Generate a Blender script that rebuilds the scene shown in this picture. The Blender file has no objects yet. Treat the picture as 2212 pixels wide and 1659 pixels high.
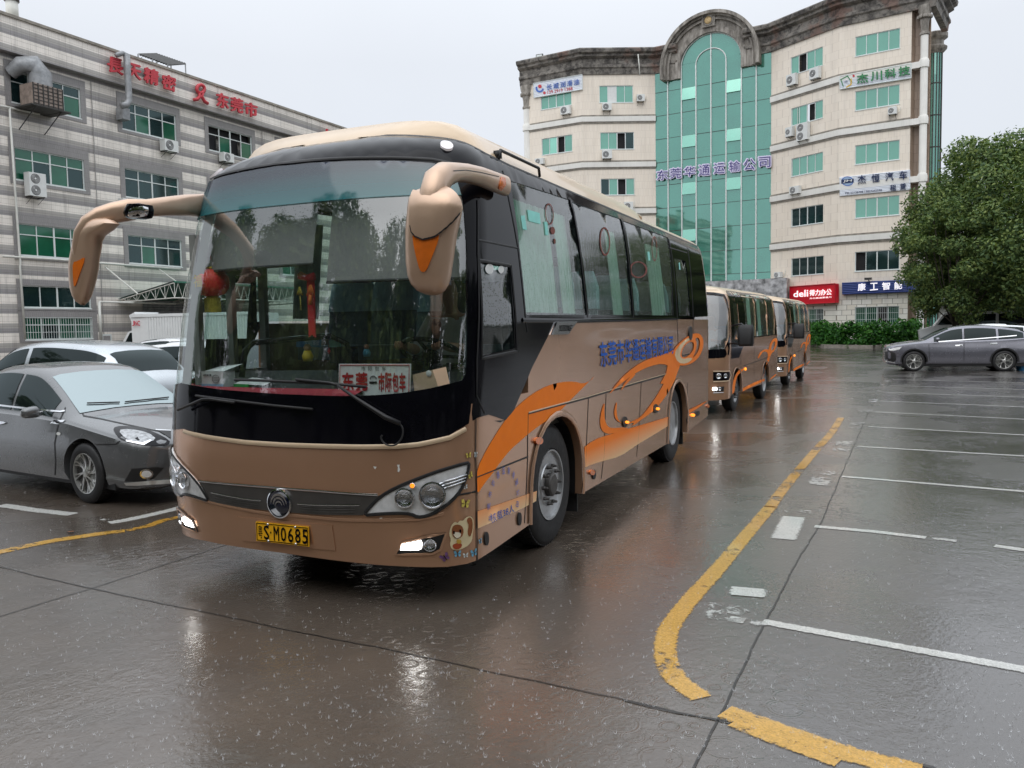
import bpy, bmesh, math, random
import numpy as np
from mathutils import Vector, Matrix, geometry
from mathutils.bvhtree import BVHTree
R = math.radians
random.seed(7)
scene = bpy.context.scene
COL = scene.collection

# ------------------------------------------------------------------ camera
FPX, CXP, CYP = 1765.5, 1106.0, 829.5          # focal length and centre in units of a 2212 px wide frame
CAM = Vector((2.3168, -4.2501, 1.7514))
YAW, PITCH, ROLL = 0.4185, -0.068, -0.0181
cyw, syw = math.cos(YAW), math.sin(YAW)
F_ = Vector((-syw * math.cos(PITCH), cyw * math.cos(PITCH), math.sin(PITCH)))
_r = Vector((cyw, syw, 0)); _u = _r.cross(F_)
R_ = math.cos(ROLL) * _r + math.sin(ROLL) * _u
U_ = -math.sin(ROLL) * _r + math.cos(ROLL) * _u
cd = bpy.data.cameras.new('camera'); cam = bpy.data.objects.new('camera', cd); COL.objects.link(cam)
M = Matrix((R_, U_, -F_)).transposed().to_4x4(); M.translation = CAM
cam.matrix_world = M
cd.sensor_width = 36; cd.lens = 36 * FPX / 2212; cd.clip_start = .05; cd.clip_end = 2000
scene.camera = cam

# ------------------------------------------------------------------ light: overcast, rain
SUN_EL, SUN_AZ = 52, 172        # azimuth of the sun's direction, degrees from +Y towards +X
w = bpy.data.worlds.new('World'); scene.world = w; w.use_nodes = True
nt = w.node_tree; nt.nodes.clear(); N = nt.nodes.new; LK = nt.links.new
out = N('ShaderNodeOutputWorld'); bg = N('ShaderNodeBackground'); LK(bg.outputs[0], out.inputs[0])
sky = N('ShaderNodeTexSky'); sky.sky_type = 'NISHITA'; sky.sun_disc = False
sky.sun_elevation = R(SUN_EL); sky.sun_rotation = R(SUN_AZ); sky.air_density = 1.5; sky.dust_density = 4
geo = N('ShaderNodeTexCoord'); sep = N('ShaderNodeSeparateXYZ'); LK(geo.outputs['Generated'], sep.inputs[0])
ramp = N('ShaderNodeValToRGB'); LK(sep.outputs[2], ramp.inputs[0])     # cloud deck: zenith brighter than horizon
e = ramp.color_ramp.elements
e[0].position = 0; e[0].color = (7.8, 8.3, 9.1, 1); e[1].position = 1; e[1].color = (21, 22, 23.4, 1)
for _p, _c in ((.30, (8.5, 8.9, 9.6, 1)), (.52, (11.0, 11.5, 12.2, 1))):
    _e = ramp.color_ramp.elements.new(_p); _e.color = _c
cn = N('ShaderNodeTexNoise'); cn.inputs['Scale'].default_value = 2.2; cn.inputs['Detail'].default_value = 6
LK(geo.outputs['Generated'], cn.inputs['Vector'])
mr = N('ShaderNodeMapRange'); mr.inputs[3].default_value = .94; mr.inputs[4].default_value = 1.07; LK(cn.outputs[0], mr.inputs[0])
mulc = N('ShaderNodeMix'); mulc.data_type = 'RGBA'; mulc.blend_type = 'MULTIPLY'; mulc.inputs[0].default_value = 1
LK(ramp.outputs[0], mulc.inputs[6]); LK(mr.outputs[0], mulc.inputs[7])
mx = N('ShaderNodeMix'); mx.data_type = 'RGBA'; mx.inputs[0].default_value = .93
LK(sky.outputs[0], mx.inputs[6]); LK(mulc.outputs[2], mx.inputs[7])
LK(mx.outputs[2], bg.inputs[0]); bg.inputs[1].default_value = .1
sd = bpy.data.lights.new('sun', 'SUN'); so = bpy.data.objects.new('sun', sd); COL.objects.link(so)
sd.energy = .75; sd.angle = R(75); sd.color = (1, .97, .93)
_d = Vector((math.sin(R(SUN_AZ)) * math.cos(R(SUN_EL)), math.cos(R(SUN_AZ)) * math.cos(R(SUN_EL)), math.sin(R(SUN_EL))))
so.rotation_euler = _d.to_track_quat('Z', 'Y').to_euler(); so.location = (0, -10, 30)
scene.view_settings.view_transform = 'Standard'; scene.view_settings.look = 'None'
scene.view_settings.exposure = 0; scene.view_settings.gamma = 1
scene.cycles.max_bounces = 8; scene.cycles.transparent_max_bounces = 24
scene.cycles.sample_clamp_indirect = 6; scene.cycles.use_denoising = True
scene.cycles.caustics_reflective = False; scene.cycles.caustics_refractive = False

# ------------------------------------------------------------------ rays through the photo
def ray(u, v): return (F_ + R_ * ((u - CXP) / FPX) - U_ * ((v - CYP) / FPX)).normalized()
def G(u, v, z=0.0):
    d = ray(u, v); return CAM + d * ((z - CAM.z) / d.z)
def PX(u, v, x): d = ray(u, v); return CAM + d * ((x - CAM.x) / d.x)
def PY(u, v, y): d = ray(u, v); return CAM + d * ((y - CAM.y) / d.y)
def PP(u, v, p0, n): d = ray(u, v); return CAM + d * ((Vector(p0) - CAM).dot(n) / d.dot(n))
ZM = {'A': (0, 0, 1), 'S': (972.1, 324, .3581), 'F': (324, 864.1, .415), 'W': (972.1, 810.1, .26856), 'T': (324, 270, .3905),
      'M': (810.1, 243, .2442), 'D': (378, 594, .17907), 'V': (702.05, 648.05, .21973), 'L': (108, 378, .19526),
      'B': (1512.1, 540, .22787), 'U': (1836.1, 486, .2278), 'E': (0, 648.05, .19526), 'I': (0, 0, .3418),
      'J': (1080.1, 0, .51172), 'K': (1350.1, 810.1, .51182), 'H': (0, 1026.1, .61035), 'C': (0, 567.04, .39063), 'P': (1458.1, 540, .34082)}
def q(k, pts):
    ox, oy, s = ZM[k]
    return [(ox + s * a, oy + s * b) for a, b in pts]

# ------------------------------------------------------------------ object helpers
def world_of(o):
    m = Matrix.Identity(4)
    while o is not None:
        m = Matrix.LocRotScale(o.location, o.rotation_euler, o.scale) @ m; o = o.parent
    return m
def tag(o, label=None, cat=None, group=None, kind=None):
    if label: o['label'] = label
    if cat: o['category'] = cat
    if group: o['group'] = group
    if kind: o['kind'] = kind
    return o
def thing(name, label, cat, loc=(0, 0, 0), rz=0, group=None):
    o = bpy.data.objects.new(name, None); o.empty_display_size = .2; COL.objects.link(o)
    o.location = loc; o.rotation_euler = (0, 0, rz)
    return tag(o, label, cat, group)
def mk(name, V, Fc, mat, parent=None, smooth=False, world=False, uv=None, mats=None, fm=None, ang=None):
    me = bpy.data.meshes.new(name)
    if world and parent is not None:
        inv = world_of(parent).inverted(); V = [inv @ Vector(v) for v in V]
    me.from_pydata([tuple(v) for v in V], [], [tuple(f) for f in Fc])
    for m in (mats or [mat]): me.materials.append(m)
    if fm is not None: me.polygons.foreach_set('material_index', fm)
    if uv is not None:
        l = me.uv_layers.new(name='UVMap')
        for lp in me.loops: l.data[lp.index].uv = uv[lp.vertex_index]
    if smooth: me.polygons.foreach_set('use_smooth', [True] * len(me.polygons))
    me.update()
    o = bpy.data.objects.new(name, me); COL.objects.link(o)
    if parent is not None: o.parent = parent
    if smooth and ang: me.set_sharp_from_angle(angle=R(ang))
    return o
def copy_tree(o, parent=None):
    c = o.copy(); COL.objects.link(c)
    if parent is not None: c.parent = parent
    for ch in [x for x in KIDS.get(o.name, [])]: copy_tree(ch, c)
    return c
KIDS = {}
def refresh_kids():
    KIDS.clear()
    for o in bpy.data.objects:
        if o.parent: KIDS.setdefault(o.parent.name, []).append(o)

class MB:
    """collects simple solids into one mesh"""
    def __init__(s): s.v = []; s.f = []; s.m = []
    def add(s, V, Fc, mi=0):
        b = len(s.v); s.v += [Vector(x) for x in V]; s.f += [tuple(b + i for i in f) for f in Fc]; s.m += [mi] * len(Fc); return s
    def box(s, a, b, mi=0, mat=None):
        x0, y0, z0 = a; x1, y1, z1 = b
        V = [Vector(p) for p in ((x0, y0, z0), (x1, y0, z0), (x1, y1, z0), (x0, y1, z0), (x0, y0, z1), (x1, y0, z1), (x1, y1, z1), (x0, y1, z1))]
        if mat is not None: V = [mat @ p for p in V]
        return s.add(V, ((0, 3, 2, 1), (4, 5, 6, 7), (0, 1, 5, 4), (1, 2, 6, 5), (2, 3, 7, 6), (3, 0, 4, 7)), mi)
    def tube(s, pts, r, n=8, mi=0, cap=True, up=Vector((0, 0, 1))):
        """r: number or list of numbers or list of (rx, ry)"""
        pts = [Vector(p) for p in pts]; rings = []; prev = None
        for i, p in enumerate(pts):
            t = (pts[min(i + 1, len(pts) - 1)] - pts[max(i - 1, 0)]).normalized()
            if prev is None:
                a = up.cross(t)
                if a.length < 1e-3: a = Vector((1, 0, 0)).cross(t)
            else: a = prev - t * prev.dot(t)
            a.normalize(); prev = a; b = t.cross(a)
            rr = r[i] if isinstance(r, (list, tuple)) else r
            rx, ry = rr if isinstance(rr, (list, tuple)) else (rr, rr)
            rings.append([p + a * rx * math.cos(2 * math.pi * k / n) + b * ry * math.sin(2 * math.pi * k / n) for k in range(n)])
        V = [x for rg in rings for x in rg]; Fc = []
        for i in range(len(pts) - 1):
            for k in range(n):
                Fc.append((i * n + k, i * n + (k + 1) % n, (i + 1) * n + (k + 1) % n, (i + 1) * n + k))
        if cap: Fc += [tuple(range(n - 1, -1, -1)), tuple((len(pts) - 1) * n + k for k in range(n))]
        return s.add(V, Fc, mi)
    def lathe(s, prof, n=24, mi=0, mat=None):
        """prof: (radius, height) list turned about local Z"""
        V = []; Fc = []
        for r, z in prof:
            for k in range(n):
                a = 2 * math.pi * k / n; V.append(Vector((r * math.cos(a), r * math.sin(a), z)))
        for i in range(len(prof) - 1):
            for k in range(n): Fc.append((i * n + k, i * n + (k + 1) % n, (i + 1) * n + (k + 1) % n, (i + 1) * n + k))
        Fc.append(tuple(range(n - 1, -1, -1))); Fc.append(tuple((len(prof) - 1) * n + k for k in range(n)))
        if mat is not None: V = [mat @ p for p in V]
        return s.add(V, Fc, mi)
    def prism(s, poly, a, b, mi=0):
        """poly: 2D list; a, b: functions 2D->3D for the two faces"""
        n = len(poly); V = [a(*p) for p in poly] + [b(*p) for p in poly]
        T = geometry.tessellate_polygon([[Vector((x, y, 0)) for x, y in poly]])
        Fc = [tuple(t) for t in T] + [tuple(n + i for i in reversed(t)) for t in T] + [(i, (i + 1) % n, n + (i + 1) % n, n + i) for i in range(n)]
        return s.add(V, Fc, mi)
    def build(s, name, mat, parent=None, smooth=False, world=False, mats=None, ang=None):
        o = mk(name, s.v, s.f, mat, parent, smooth, world, mats=mats, fm=s.m if mats else None, ang=ang)
        bm = bmesh.new(); bm.from_mesh(o.data); bmesh.ops.recalc_face_normals(bm, faces=bm.faces); bm.to_mesh(o.data); bm.free()
        return o

def inside(px, py, poly):
    c = False; n = len(poly); j = n - 1
    for i in range(n):
        xi, yi = poly[i]; xj, yj = poly[j]
        if (yi > py) != (yj > py) and px < (xj - xi) * (py - yi) / (yj - yi) + xi: c = not c
        j = i
    return c
def resample(poly, step):
    o = []; n = len(poly)
    for i in range(n):
        a, b = poly[i], poly[(i + 1) % n]; d = math.hypot(b[0] - a[0], b[1] - a[1]); k = max(1, int(d / step + .5))
        for t in range(k): o.append((a[0] + (b[0] - a[0]) * t / k, a[1] + (b[1] - a[1]) * t / k))
    return o
def smooth_loop(poly, it=2):
    """Chaikin corner cutting of a closed outline"""
    for _ in range(it):
        o = []; n = len(poly)
        for i in range(n):
            a, b = poly[i], poly[(i + 1) % n]
            o += [(a[0] * .75 + b[0] * .25, a[1] * .75 + b[1] * .25), (a[0] * .25 + b[0] * .75, a[1] * .25 + b[1] * .75)]
        poly = o
    return poly
def smooth_line(pts, it=2):
    for _ in range(it):
        o = [pts[0]]
        for a, b in zip(pts, pts[1:]):
            o += [tuple(x * .75 + y * .25 for x, y in zip(a, b)), tuple(x * .25 + y * .75 for x, y in zip(a, b))]
        o.append(pts[-1]); pts = o
    return pts
def tess(outer, holes=(), step=.1):
    loops = [resample(outer, step)] + [resample(h, step) for h in holes]
    V = []; E = []
    for lp in loops:
        b = len(V); V += lp; E += [(b + i, b + (i + 1) % len(lp)) for i in range(len(lp))]
    nb = len(V); B = np.array(V)
    x0, y0 = B.min(0); x1, y1 = B.max(0)
    gx = np.arange(x0 + step / 2, x1, step); gy = np.arange(y0 + step / 2, y1, step)
    for gi, x in enumerate(gx):
        for y in gy:
            yy = y + (step / 2 if gi % 2 else 0)
            if not inside(x, yy, loops[0]) or any(inside(x, yy, h) for h in loops[1:]): continue
            if np.min((B[:, 0] - x) ** 2 + (B[:, 1] - yy) ** 2) < (.45 * step) ** 2: continue
            V.append((float(x), float(yy)))
    r = geometry.delaunay_2d_cdt([Vector(v) for v in V], E, [], 0, 1e-6)
    vv = [(p.x, p.y) for p in r[0]]; Fc = []
    for f in r[2]:
        mx_ = sum(vv[i][0] for i in f) / len(f); my = sum(vv[i][1] for i in f) / len(f)
        if inside(mx_, my, loops[0]) and not any(inside(mx_, my, h) for h in loops[1:]): Fc.append(tuple(f))
    return vv, Fc
def interp(tab, x):
    if x <= tab[0][0]: return tab[0][1]
    for (a, fa), (b, fb) in zip(tab, tab[1:]):
        if x <= b: return fa + (fb - fa) * (x - a) / (b - a)
    return tab[-1][1]

# text as a flat mesh in a 1 x 1 box
_tc = {}
def text_mesh(s, bold=.012, sx=1.0):
    k = s
    if k in _tc: return _tc[k]
    cu = bpy.data.curves.new('t', 'FONT'); cu.body = s; cu.size = 1; cu.resolution_u = 2
    ob = bpy.data.objects.new('t', cu); COL.objects.link(ob)
    dg = bpy.context.evaluated_depsgraph_get(); me = bpy.data.meshes.new_from_object(ob.evaluated_get(dg))
    V = [(v.co.x, v.co.y) for v in me.vertices]; Fc = [tuple(p.vertices) for p in me.polygons]
    bpy.data.objects.remove(ob); bpy.data.meshes.remove(me)
    a = np.array(V); lo = a.min(0); hi = a.max(0); V = [tuple((p - lo) / (hi - lo)) for p in a]
    _tc[k] = (V, Fc, float((hi - lo)[0] / (hi - lo)[1])); return _tc[k]
def quadmap(TL, TR, BR, BL):
    TL, TR, BR, BL = map(Vector, (TL, TR, BR, BL))
    return lambda a, b: (BL * (1 - a) + BR * a) * (1 - b) + (TL * (1 - a) + TR * a) * b
def text_on(name, s, quad, nrm, mat, parent, depth=.0, off=.004, bold=.012, world=True):
    """text stretched over a quad (TL,TR,BR,BL), raised by off and extruded by depth along nrm; bold strokes = shifted copies"""
    V, Fc, asp = text_mesh(s, bold); qm = quadmap(*quad); nrm = Vector(nrm).normalized(); nch = max(1, len(s.replace(' ', '')))
    sx = bold / nch; n = len(V); AV = []; AF = []; cnt = {(a, b) for f in Fc for a, b in zip(f, f[1:] + f[:1])}
    sh = [(0, 0)] + ([(math.cos(a) * sx, math.sin(a) * bold) for a in np.linspace(0, 2 * math.pi, 5 if bold < .04 else 9)[:-1]] if bold > .013 else [])
    for i, (dx, dy) in enumerate(sh):
        top = [qm(a + dx, b + dy) + nrm * (off + depth + i * 3e-4) for a, b in V]; b0 = len(AV); AV += top; AF += [tuple(b0 + k for k in f) for f in Fc]
        if depth > 0:
            AV += [p - nrm * depth for p in top]; AF += [(b0 + b, b0 + a, b0 + n + a, b0 + n + b) for (a, b) in cnt if (b, a) not in cnt]
    return mk(name, AV, AF, mat, parent, world=world)

# ------------------------------------------------------------------ materials
def srgb(r, g, b):
    f = lambda c: ((c / 255 + .055) / 1.055) ** 2.4 if c > 10.3 else c / 255 / 12.92
    return (f(r), f(g), f(b), 1)
class NT:
    def __init__(s, name):
        s.m = bpy.data.materials.new(name); s.m.use_nodes = True; s.t = s.m.node_tree
        s.b = s.t.nodes['Principled BSDF']; s.o = s.t.nodes['Material Output']
    def n(s, t, **kw):
        x = s.t.nodes.new('ShaderNode' + t)
        for k, v in kw.items():
            if k.startswith('i_'):
                kk = k[2:]; x.inputs[int(kk) if kk.isdigit() else kk].default_value = v
            else: setattr(x, k, v)
        return x
    def l(s, a, b): s.t.links.new(a, b)
    def math(s, op, a, b=None, c=None, clamp=False):
        x = s.n('Math', operation=op, use_clamp=clamp)
        for i, y in enumerate((a, b, c)):
            if y is None: continue
            if isinstance(y, (int, float)): x.inputs[i].default_value = y
            else: s.l(y, x.inputs[i])
        return x.outputs[0]
    def mix(s, f, a, b, blend='MIX'):
        x = s.n('Mix', data_type='RGBA', blend_type=blend)
        for i, y in ((0, f), (6, a), (7, b)):
            if isinstance(y, (int, float, tuple)): x.inputs[i].default_value = y
            else: s.l(y, x.inputs[i])
        return x.outputs[2]
    def ramp(s, f, stops):
        x = s.n('ValToRGB'); s.l(f, x.inputs[0]); e = x.color_ramp.elements
        for i, (p, c) in enumerate(stops):
            if i < 2: e[i].position = p; e[i].color = c if isinstance(c, tuple) else (c, c, c, 1)
            else: k = e.new(p); k.color = c if isinstance(c, tuple) else (c, c, c, 1)
        return x.outputs[0]
    def noise(s, vec, sc, det=4, rough=.55, dist=0):
        x = s.n('TexNoise', i_Scale=sc, i_Detail=det, i_Roughness=rough, i_Distortion=dist)
        if vec is not None: s.l(vec, x.inputs['Vector'])
        return x.outputs[0]
    def bump(s, h, strength, dist=.01, prev=None):
        x = s.n('Bump', i_Strength=strength, i_Distance=dist); s.l(h, x.inputs['Height'])
        if prev is not None: s.l(prev, x.inputs['Normal'])
        return x.outputs[0]
def pm(name, col, rough=.5, metal=0, var=.12, vs=6, coat=0, bump=0, bs=60, spec=.5, streak=0):
    """principled paint with soft tonal variation, worn roughness and optional fine bump / rain streaks"""
    t = NT(name); tc = t.n('TexCoord').outputs['Object']
    nz = t.noise(tc, vs, 5)
    c1 = tuple(min(1, x * (1 + var)) for x in col[:3]) + (1,); c0 = tuple(x * (1 - var) for x in col[:3]) + (1,)
    c = t.ramp(nz, [(.3, c0), (.7, c1)])
    if streak:
        mp = t.n('Mapping', i_Scale=(5, 5, .25)); t.l(tc, mp.inputs[0]); st = t.noise(mp.outputs[0], 4, 5, .7)
        c = t.mix(t.ramp(st, [(.5, 0.), (.78, streak)]), c, tuple(x * .45 for x in col[:3]) + (1,))
    t.l(c, t.b.inputs['Base Color'])
    t.l(t.ramp(t.noise(tc, vs * 2.3, 4), [(.3, max(.02, rough * .92)), (.7, min(1., rough * 1.08))]), t.b.inputs['Roughness'])
    t.b.inputs['Metallic'].default_value = metal; t.b.inputs['Coat Weight'].default_value = coat
    t.b.inputs['Coat Roughness'].default_value = .05; t.b.inputs['Specular IOR Level'].default_value = spec
    if bump: t.l(t.bump(t.noise(tc, bs, 3), bump, .004), t.b.inputs['Normal'])
    return t.m
def glassm(name, tint, refl=1.0, rough=.02, base=.04, drops=0, body=None, bodyf=0., pw=3.5):
    """thin tinted glazing: Fresnel reflection over coloured transparency, with rain drops as bump; bodyf = share of a diffuse film colour"""
    t = NT(name); t.t.nodes.remove(t.b)
    tr = t.n('BsdfTransparent', i_0=tint); gl = t.n('BsdfGlossy', i_Roughness=rough); gl.inputs[0].default_value = (1, 1, 1, 1)
    fr = t.n('LayerWeight', i_Blend=.5); tc = t.n('TexCoord').outputs['Object']
    f = t.math('POWER', fr.outputs['Facing'], pw); f = t.math('MULTIPLY_ADD', f, .9 * refl, base * refl, clamp=True)
    a = tr.outputs[0]
    if bodyf:
        df = t.n('BsdfDiffuse', i_0=body); m0 = t.n('MixShader')
        if drops:
            mp = t.n('Mapping', i_Scale=(3, 3, .35)); t.l(tc, mp.inputs[0])
            t.l(t.ramp(t.noise(mp.outputs[0], 9, 5, .7), [(.3, bodyf * .5), (.75, min(1., bodyf * 1.6))]), m0.inputs[0])
        else: m0.inputs[0].default_value = bodyf
        t.l(a, m0.inputs[1]); t.l(df.outputs[0], m0.inputs[2]); a = m0.outputs[0]
    ms = t.n('MixShader'); t.l(f, ms.inputs[0]); t.l(a, ms.inputs[1]); t.l(gl.outputs[0], ms.inputs[2])
    t.l(ms.outputs[0], t.o.inputs[0])
    if drops:
        vo = t.n('TexVoronoi', i_Scale=55.); t.l(tc, vo.inputs['Vector'])
        mp2 = t.n('Mapping', i_Scale=(14, 14, 1.2)); t.l(tc, mp2.inputs[0])
        h = t.math('ADD', t.ramp(vo.outputs['Distance'], [(.0, 1.), (.32, 0.)]), t.math('MULTIPLY', t.noise(mp2.outputs[0], 3, 3), .8))
        b = t.bump(h, drops, .0025); t.l(b, gl.inputs['Normal'])
    return t.m
def emis(name, col, s):
    t = NT(name); t.b.inputs['Base Color'].default_value = col; t.b.inputs['Emission Color'].default_value = col
    t.b.inputs['Emission Strength'].default_value = s; t.b.inputs['Roughness'].default_value = .3; return t.m

MT = {}
MT['gold'] = pm('gold_paint', srgb(200, 158, 128), .22, .6, .03, 3, .3, .0, 260)
MT['cream'] = pm('cream_paint', srgb(214, 190, 160), .3, .15, .05, 3, .3, .05, 200)
MT['mirror_gold'] = pm('mirror_shell_paint', srgb(208, 177, 152), .32, .5, .05, 5, .25, .05, 320)
MT['black'] = pm('black_gloss_paint', (.004, .004, .006, 1), .06, 0, .1, 4, 0, .03, 90, spec=.18)
MT['blackmatte'] = pm('black_plastic', (.012, .012, .013, 1), .5, 0, .2, 8, 0, .1, 200)
MT['rubber'] = pm('rubber', (.016, .016, .017, 1), .62, 0, .3, 12, 0, .25, 120)
MT['steel'] = pm('wheel_steel', (.46, .47, .48, 1), .36, .75, .22, 9, 0, .12, 90)
MT['steeldark'] = pm('dirty_steel', (.10, .095, .09, 1), .5, .6, .35, 14, 0, .2, 90)
MT['chrome'] = pm('chrome', (.8, .81, .83, 1), .1, 1, .04, 6)
MT['white'] = pm('white_paint', srgb(226, 228, 228), .3, 0, .03, 4, .3)
MT['whitep'] = pm('white_plastic', srgb(222, 224, 222), .45, 0, .05, 5, streak=.15)
MT['amber'] = pm('amber_lens', (.75, .17, .015, 1), .2, 0, .1, 20, .5)
MT['red'] = pm('red_plastic', (.5, .02, .02, 1), .3, 0, .1, 10, .3)
MT['seat'] = pm('seat_cloth', srgb(150, 178, 190), .9, 0, .1, 10)
MT['darkint'] = pm('dark_interior', (.02, .021, .023, 1), .6, 0, .2, 5)
MT['blueink'] = pm('blue_ink', srgb(40, 96, 190), .6, 0, .08, 14, 0, spec=.2)
MT['clear'] = glassm('lamp_cover', (.96, .97, .98, 1), .8, .02, .05)
# ------------------------------------------------------------------ ground
def ground_mat():
    t = NT('wet_concrete'); tc = t.n('TexCoord').outputs['Object']; sp = t.n('SeparateXYZ'); t.l(tc, sp.inputs[0])
    big = t.noise(tc, .22, 4, .6); mid = t.noise(tc, 1.6, 6, .65); fine = t.noise(tc, 26, 4, .7); grain = t.noise(tc, 160, 2, .6)
    c = t.ramp(big, [(.3, (.076, .059, .045, 1)), (.55, (.112, .088, .068, 1)), (.75, (.094, .079, .066, 1))])
    c = t.mix(t.ramp(mid, [(.35, 0.), (.7, .45)]), c, (.045, .038, .032, 1))
    c = t.mix(t.ramp(fine, [(.4, 0.), (.8, .35)]), c, (.12, .105, .09, 1))
    c = t.mix(t.ramp(grain, [(.55, 0.), (.75, .4)]), c, (.03, .027, .024, 1))
    # the parking bays on the right are greyer, smoother concrete
    bay = t.n('MapRange'); bay.inputs[1].default_value = 1.6; bay.inputs[2].default_value = 2.0; t.l(t.math('MULTIPLY_ADD', sp.outputs[1], .048, sp.outputs[0]), bay.inputs[0])
    c = t.mix(t.math('MULTIPLY', bay.outputs[0], .6), c, t.mix(mid, (.062, .062, .063, 1), (.09, .088, .086, 1)))
    t.l(c, t.b.inputs['Base Color'])
    # puddles: smooth film of water where the slab dips
    pud = t.noise(tc, .55, 5, .55, .4); wet = t.ramp(pud, [(.42, 0.), (.56, 1.)])
    t.l(t.math('MULTIPLY_ADD', wet, -.18, .33), t.b.inputs['Roughness'])
    t.b.inputs['Specular IOR Level'].default_value = .5
    t.b.inputs['Coat Weight'].default_value = .8; t.l(t.math('MULTIPLY_ADD', wet, -.10, .17), t.b.inputs['Coat Roughness']); t.b.inputs['Coat IOR'].default_value = 1.5
    # brushed grooves
    mp = t.n('Mapping', i_Rotation=(0, 0, R(20)), i_Scale=(1, 1, 1)); t.l(tc, mp.inputs[0])
    wv = t.n('TexWave', i_Scale=9.5, i_Distortion=.6); wv.bands_direction = 'X'; t.l(mp.outputs[0], wv.inputs['Vector'])
    # rain rings
    def rings(sc, seed):
        mp_ = t.n('Mapping', i_Location=(seed, seed * 1.7, 0)); t.l(tc, mp_.inputs[0]); vo = t.n('TexVoronoi', i_Scale=sc); vo.voronoi_dimensions = '2D'; t.l(mp_.outputs[0], vo.inputs['Vector'])
        d = vo.outputs['Distance']; cs = t.n('SeparateColor'); t.l(vo.outputs['Color'], cs.inputs[0])
        ph = t.math('MULTIPLY', cs.outputs[0], .42); g = t.math('SUBTRACT', d, ph); env = t.math('MULTIPLY', t.math('MULTIPLY', g, g), -220); env = t.math('EXPONENT', env)
        return t.math('MULTIPLY', t.math('SINE', t.math('MULTIPLY', g, 75)), env)
    h = t.math('ADD', t.math('MULTIPLY', fine, .9), t.math('MULTIPLY', t.noise(tc, 5, 4), 1.6))
    h = t.math('ADD', h, t.math('MULTIPLY', wv.outputs[0], .10))
    rg = t.math('ADD', rings(4.5, 0), rings(7, 3.3))
    wav = t.noise(tc, 11, 3, .5, .6)
    b1 = t.bump(h, .32, .006); 
    hw = t.math('ADD', t.math('MULTIPLY', rg, t.math('MULTIPLY', t.ramp(t.noise(tc, .8, 2), [(.45, 0.), (.65, 1.)]), .22)), t.math('MULTIPLY', wav, .8)); b2 = t.bump(t.math('ADD', hw, t.math('MULTIPLY', t.noise(tc, 34, 2, .5, .8), .55)), .50, .006)
    t.l(t.bump(t.math('ADD', h, hw), .38, .006), t.b.inputs['Normal']); t.l(b2, t.b.inputs['Coat Normal'])
    return t.m
MT['ground'] = ground_mat()
gv = [(-260, -160, 0), (260, -160, 0), (260, 400, 0), (-260, 400, 0)]
tag(mk('ground', gv, [(0, 1, 2, 3)], MT['ground']), kind='structure')

def line_mesh(name, line, w_, mat, z=.004, step=.12, wob=.0, kind='structure'):
    L_ = []
    line = [(p[0], p[1], w_ if len(p) < 3 else p[2]) for p in line]
    for a, b in zip(line, line[1:]):
        k = max(1, int(math.hypot(b[0] - a[0], b[1] - a[1]) / step)); L_ += [tuple(x + (y - x) * t / k for x, y in zip(a, b)) for t in range(k)]
    L_.append(line[-1]); V = []; uv = []; n = len(L_); s_ = 0; ph = random.random() * 9
    for i, p in enumerate(L_):
        a, b = L_[max(i - 1, 0)], L_[min(i + 1, n - 1)]; d = math.hypot(b[0] - a[0], b[1] - a[1]) or 1
        if i: s_ += math.hypot(p[0] - L_[i - 1][0], p[1] - L_[i - 1][1])
        nx, ny = -(b[1] - a[1]) / d, (b[0] - a[0]) / d; o = wob * (math.sin(s_ * 5 + ph) + .6 * math.sin(s_ * 13 + ph * 2) + .4 * math.sin(s_ * 31))
        for sg, vv in ((-1, 0), (1, 1)): V.append(Vector((p[0] + nx * (o + sg * p[2] / 2), p[1] + ny * (o + sg * p[2] / 2), z))); uv.append((s_, vv))
    o = mk(name, V, [(2 * i, 2 * i + 2, 2 * i + 3, 2 * i + 1) for i in range(n - 1)], mat, uv=uv)
    return tag(o, kind=kind)
def road_paint(name, col, wear):
    """worn road paint: chipped edges and flaked patches"""
    t = NT(name); uvn = t.n('UVMap').outputs[0]; sp = t.n('SeparateXYZ'); t.l(uvn, sp.inputs[0]); tc = t.n('TexCoord').outputs['Object']
    v = sp.outputs[1]; ed = t.math('MINIMUM', v, t.math('SUBTRACT', 1, v))
    n1 = t.noise(tc, 16, 6, .7, .5); n2 = t.noise(tc, 2.2, 5, .6); n3 = t.noise(tc, 60, 3, .6)
    a = t.math('SUBTRACT', t.math('MULTIPLY', ed, 2.6), t.math('MULTIPLY_ADD', t.noise(tc, 30, 6, .75), 1.1, -.34))
    a = t.math('MULTIPLY', a, 5, clamp=True)
    fl = t.math('MULTIPLY', t.math('SUBTRACT', wear, t.math('MULTIPLY_ADD', n2, 1., t.math('MULTIPLY', n1, .9))), 9, clamp=True)
    al = t.math('MULTIPLY', t.math('MULTIPLY', a, fl), t.ramp(t.noise(tc, 90, 3, .7), [(.3, 1.), (.72, .55)]))
    c = t.mix(t.ramp(n3, [(.3, 0.), (.8, .5)]), col, tuple(x * .62 for x in col[:3]) + (1,))
    c = t.mix(t.ramp(n2, [(.4, 0.), (.7, .3)]), c, tuple(x * .7 for x in col[:3]) + (1,))
    t.l(c, t.b.inputs['Base Color']); t.l(al, t.b.inputs['Alpha']); t.b.inputs['Roughness'].default_value = .3
    t.b.inputs['Coat Weight'].default_value = .5; t.l(t.bump(n1, .3, .004), t.b.inputs['Normal'])
    return t.m
MT['ypaint'] = road_paint('yellow_road_paint', srgb(222, 170, 62), 1.16); MT['yworn'] = road_paint('worn_yellow_paint', srgb(215, 160, 50), 1.08)
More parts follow.
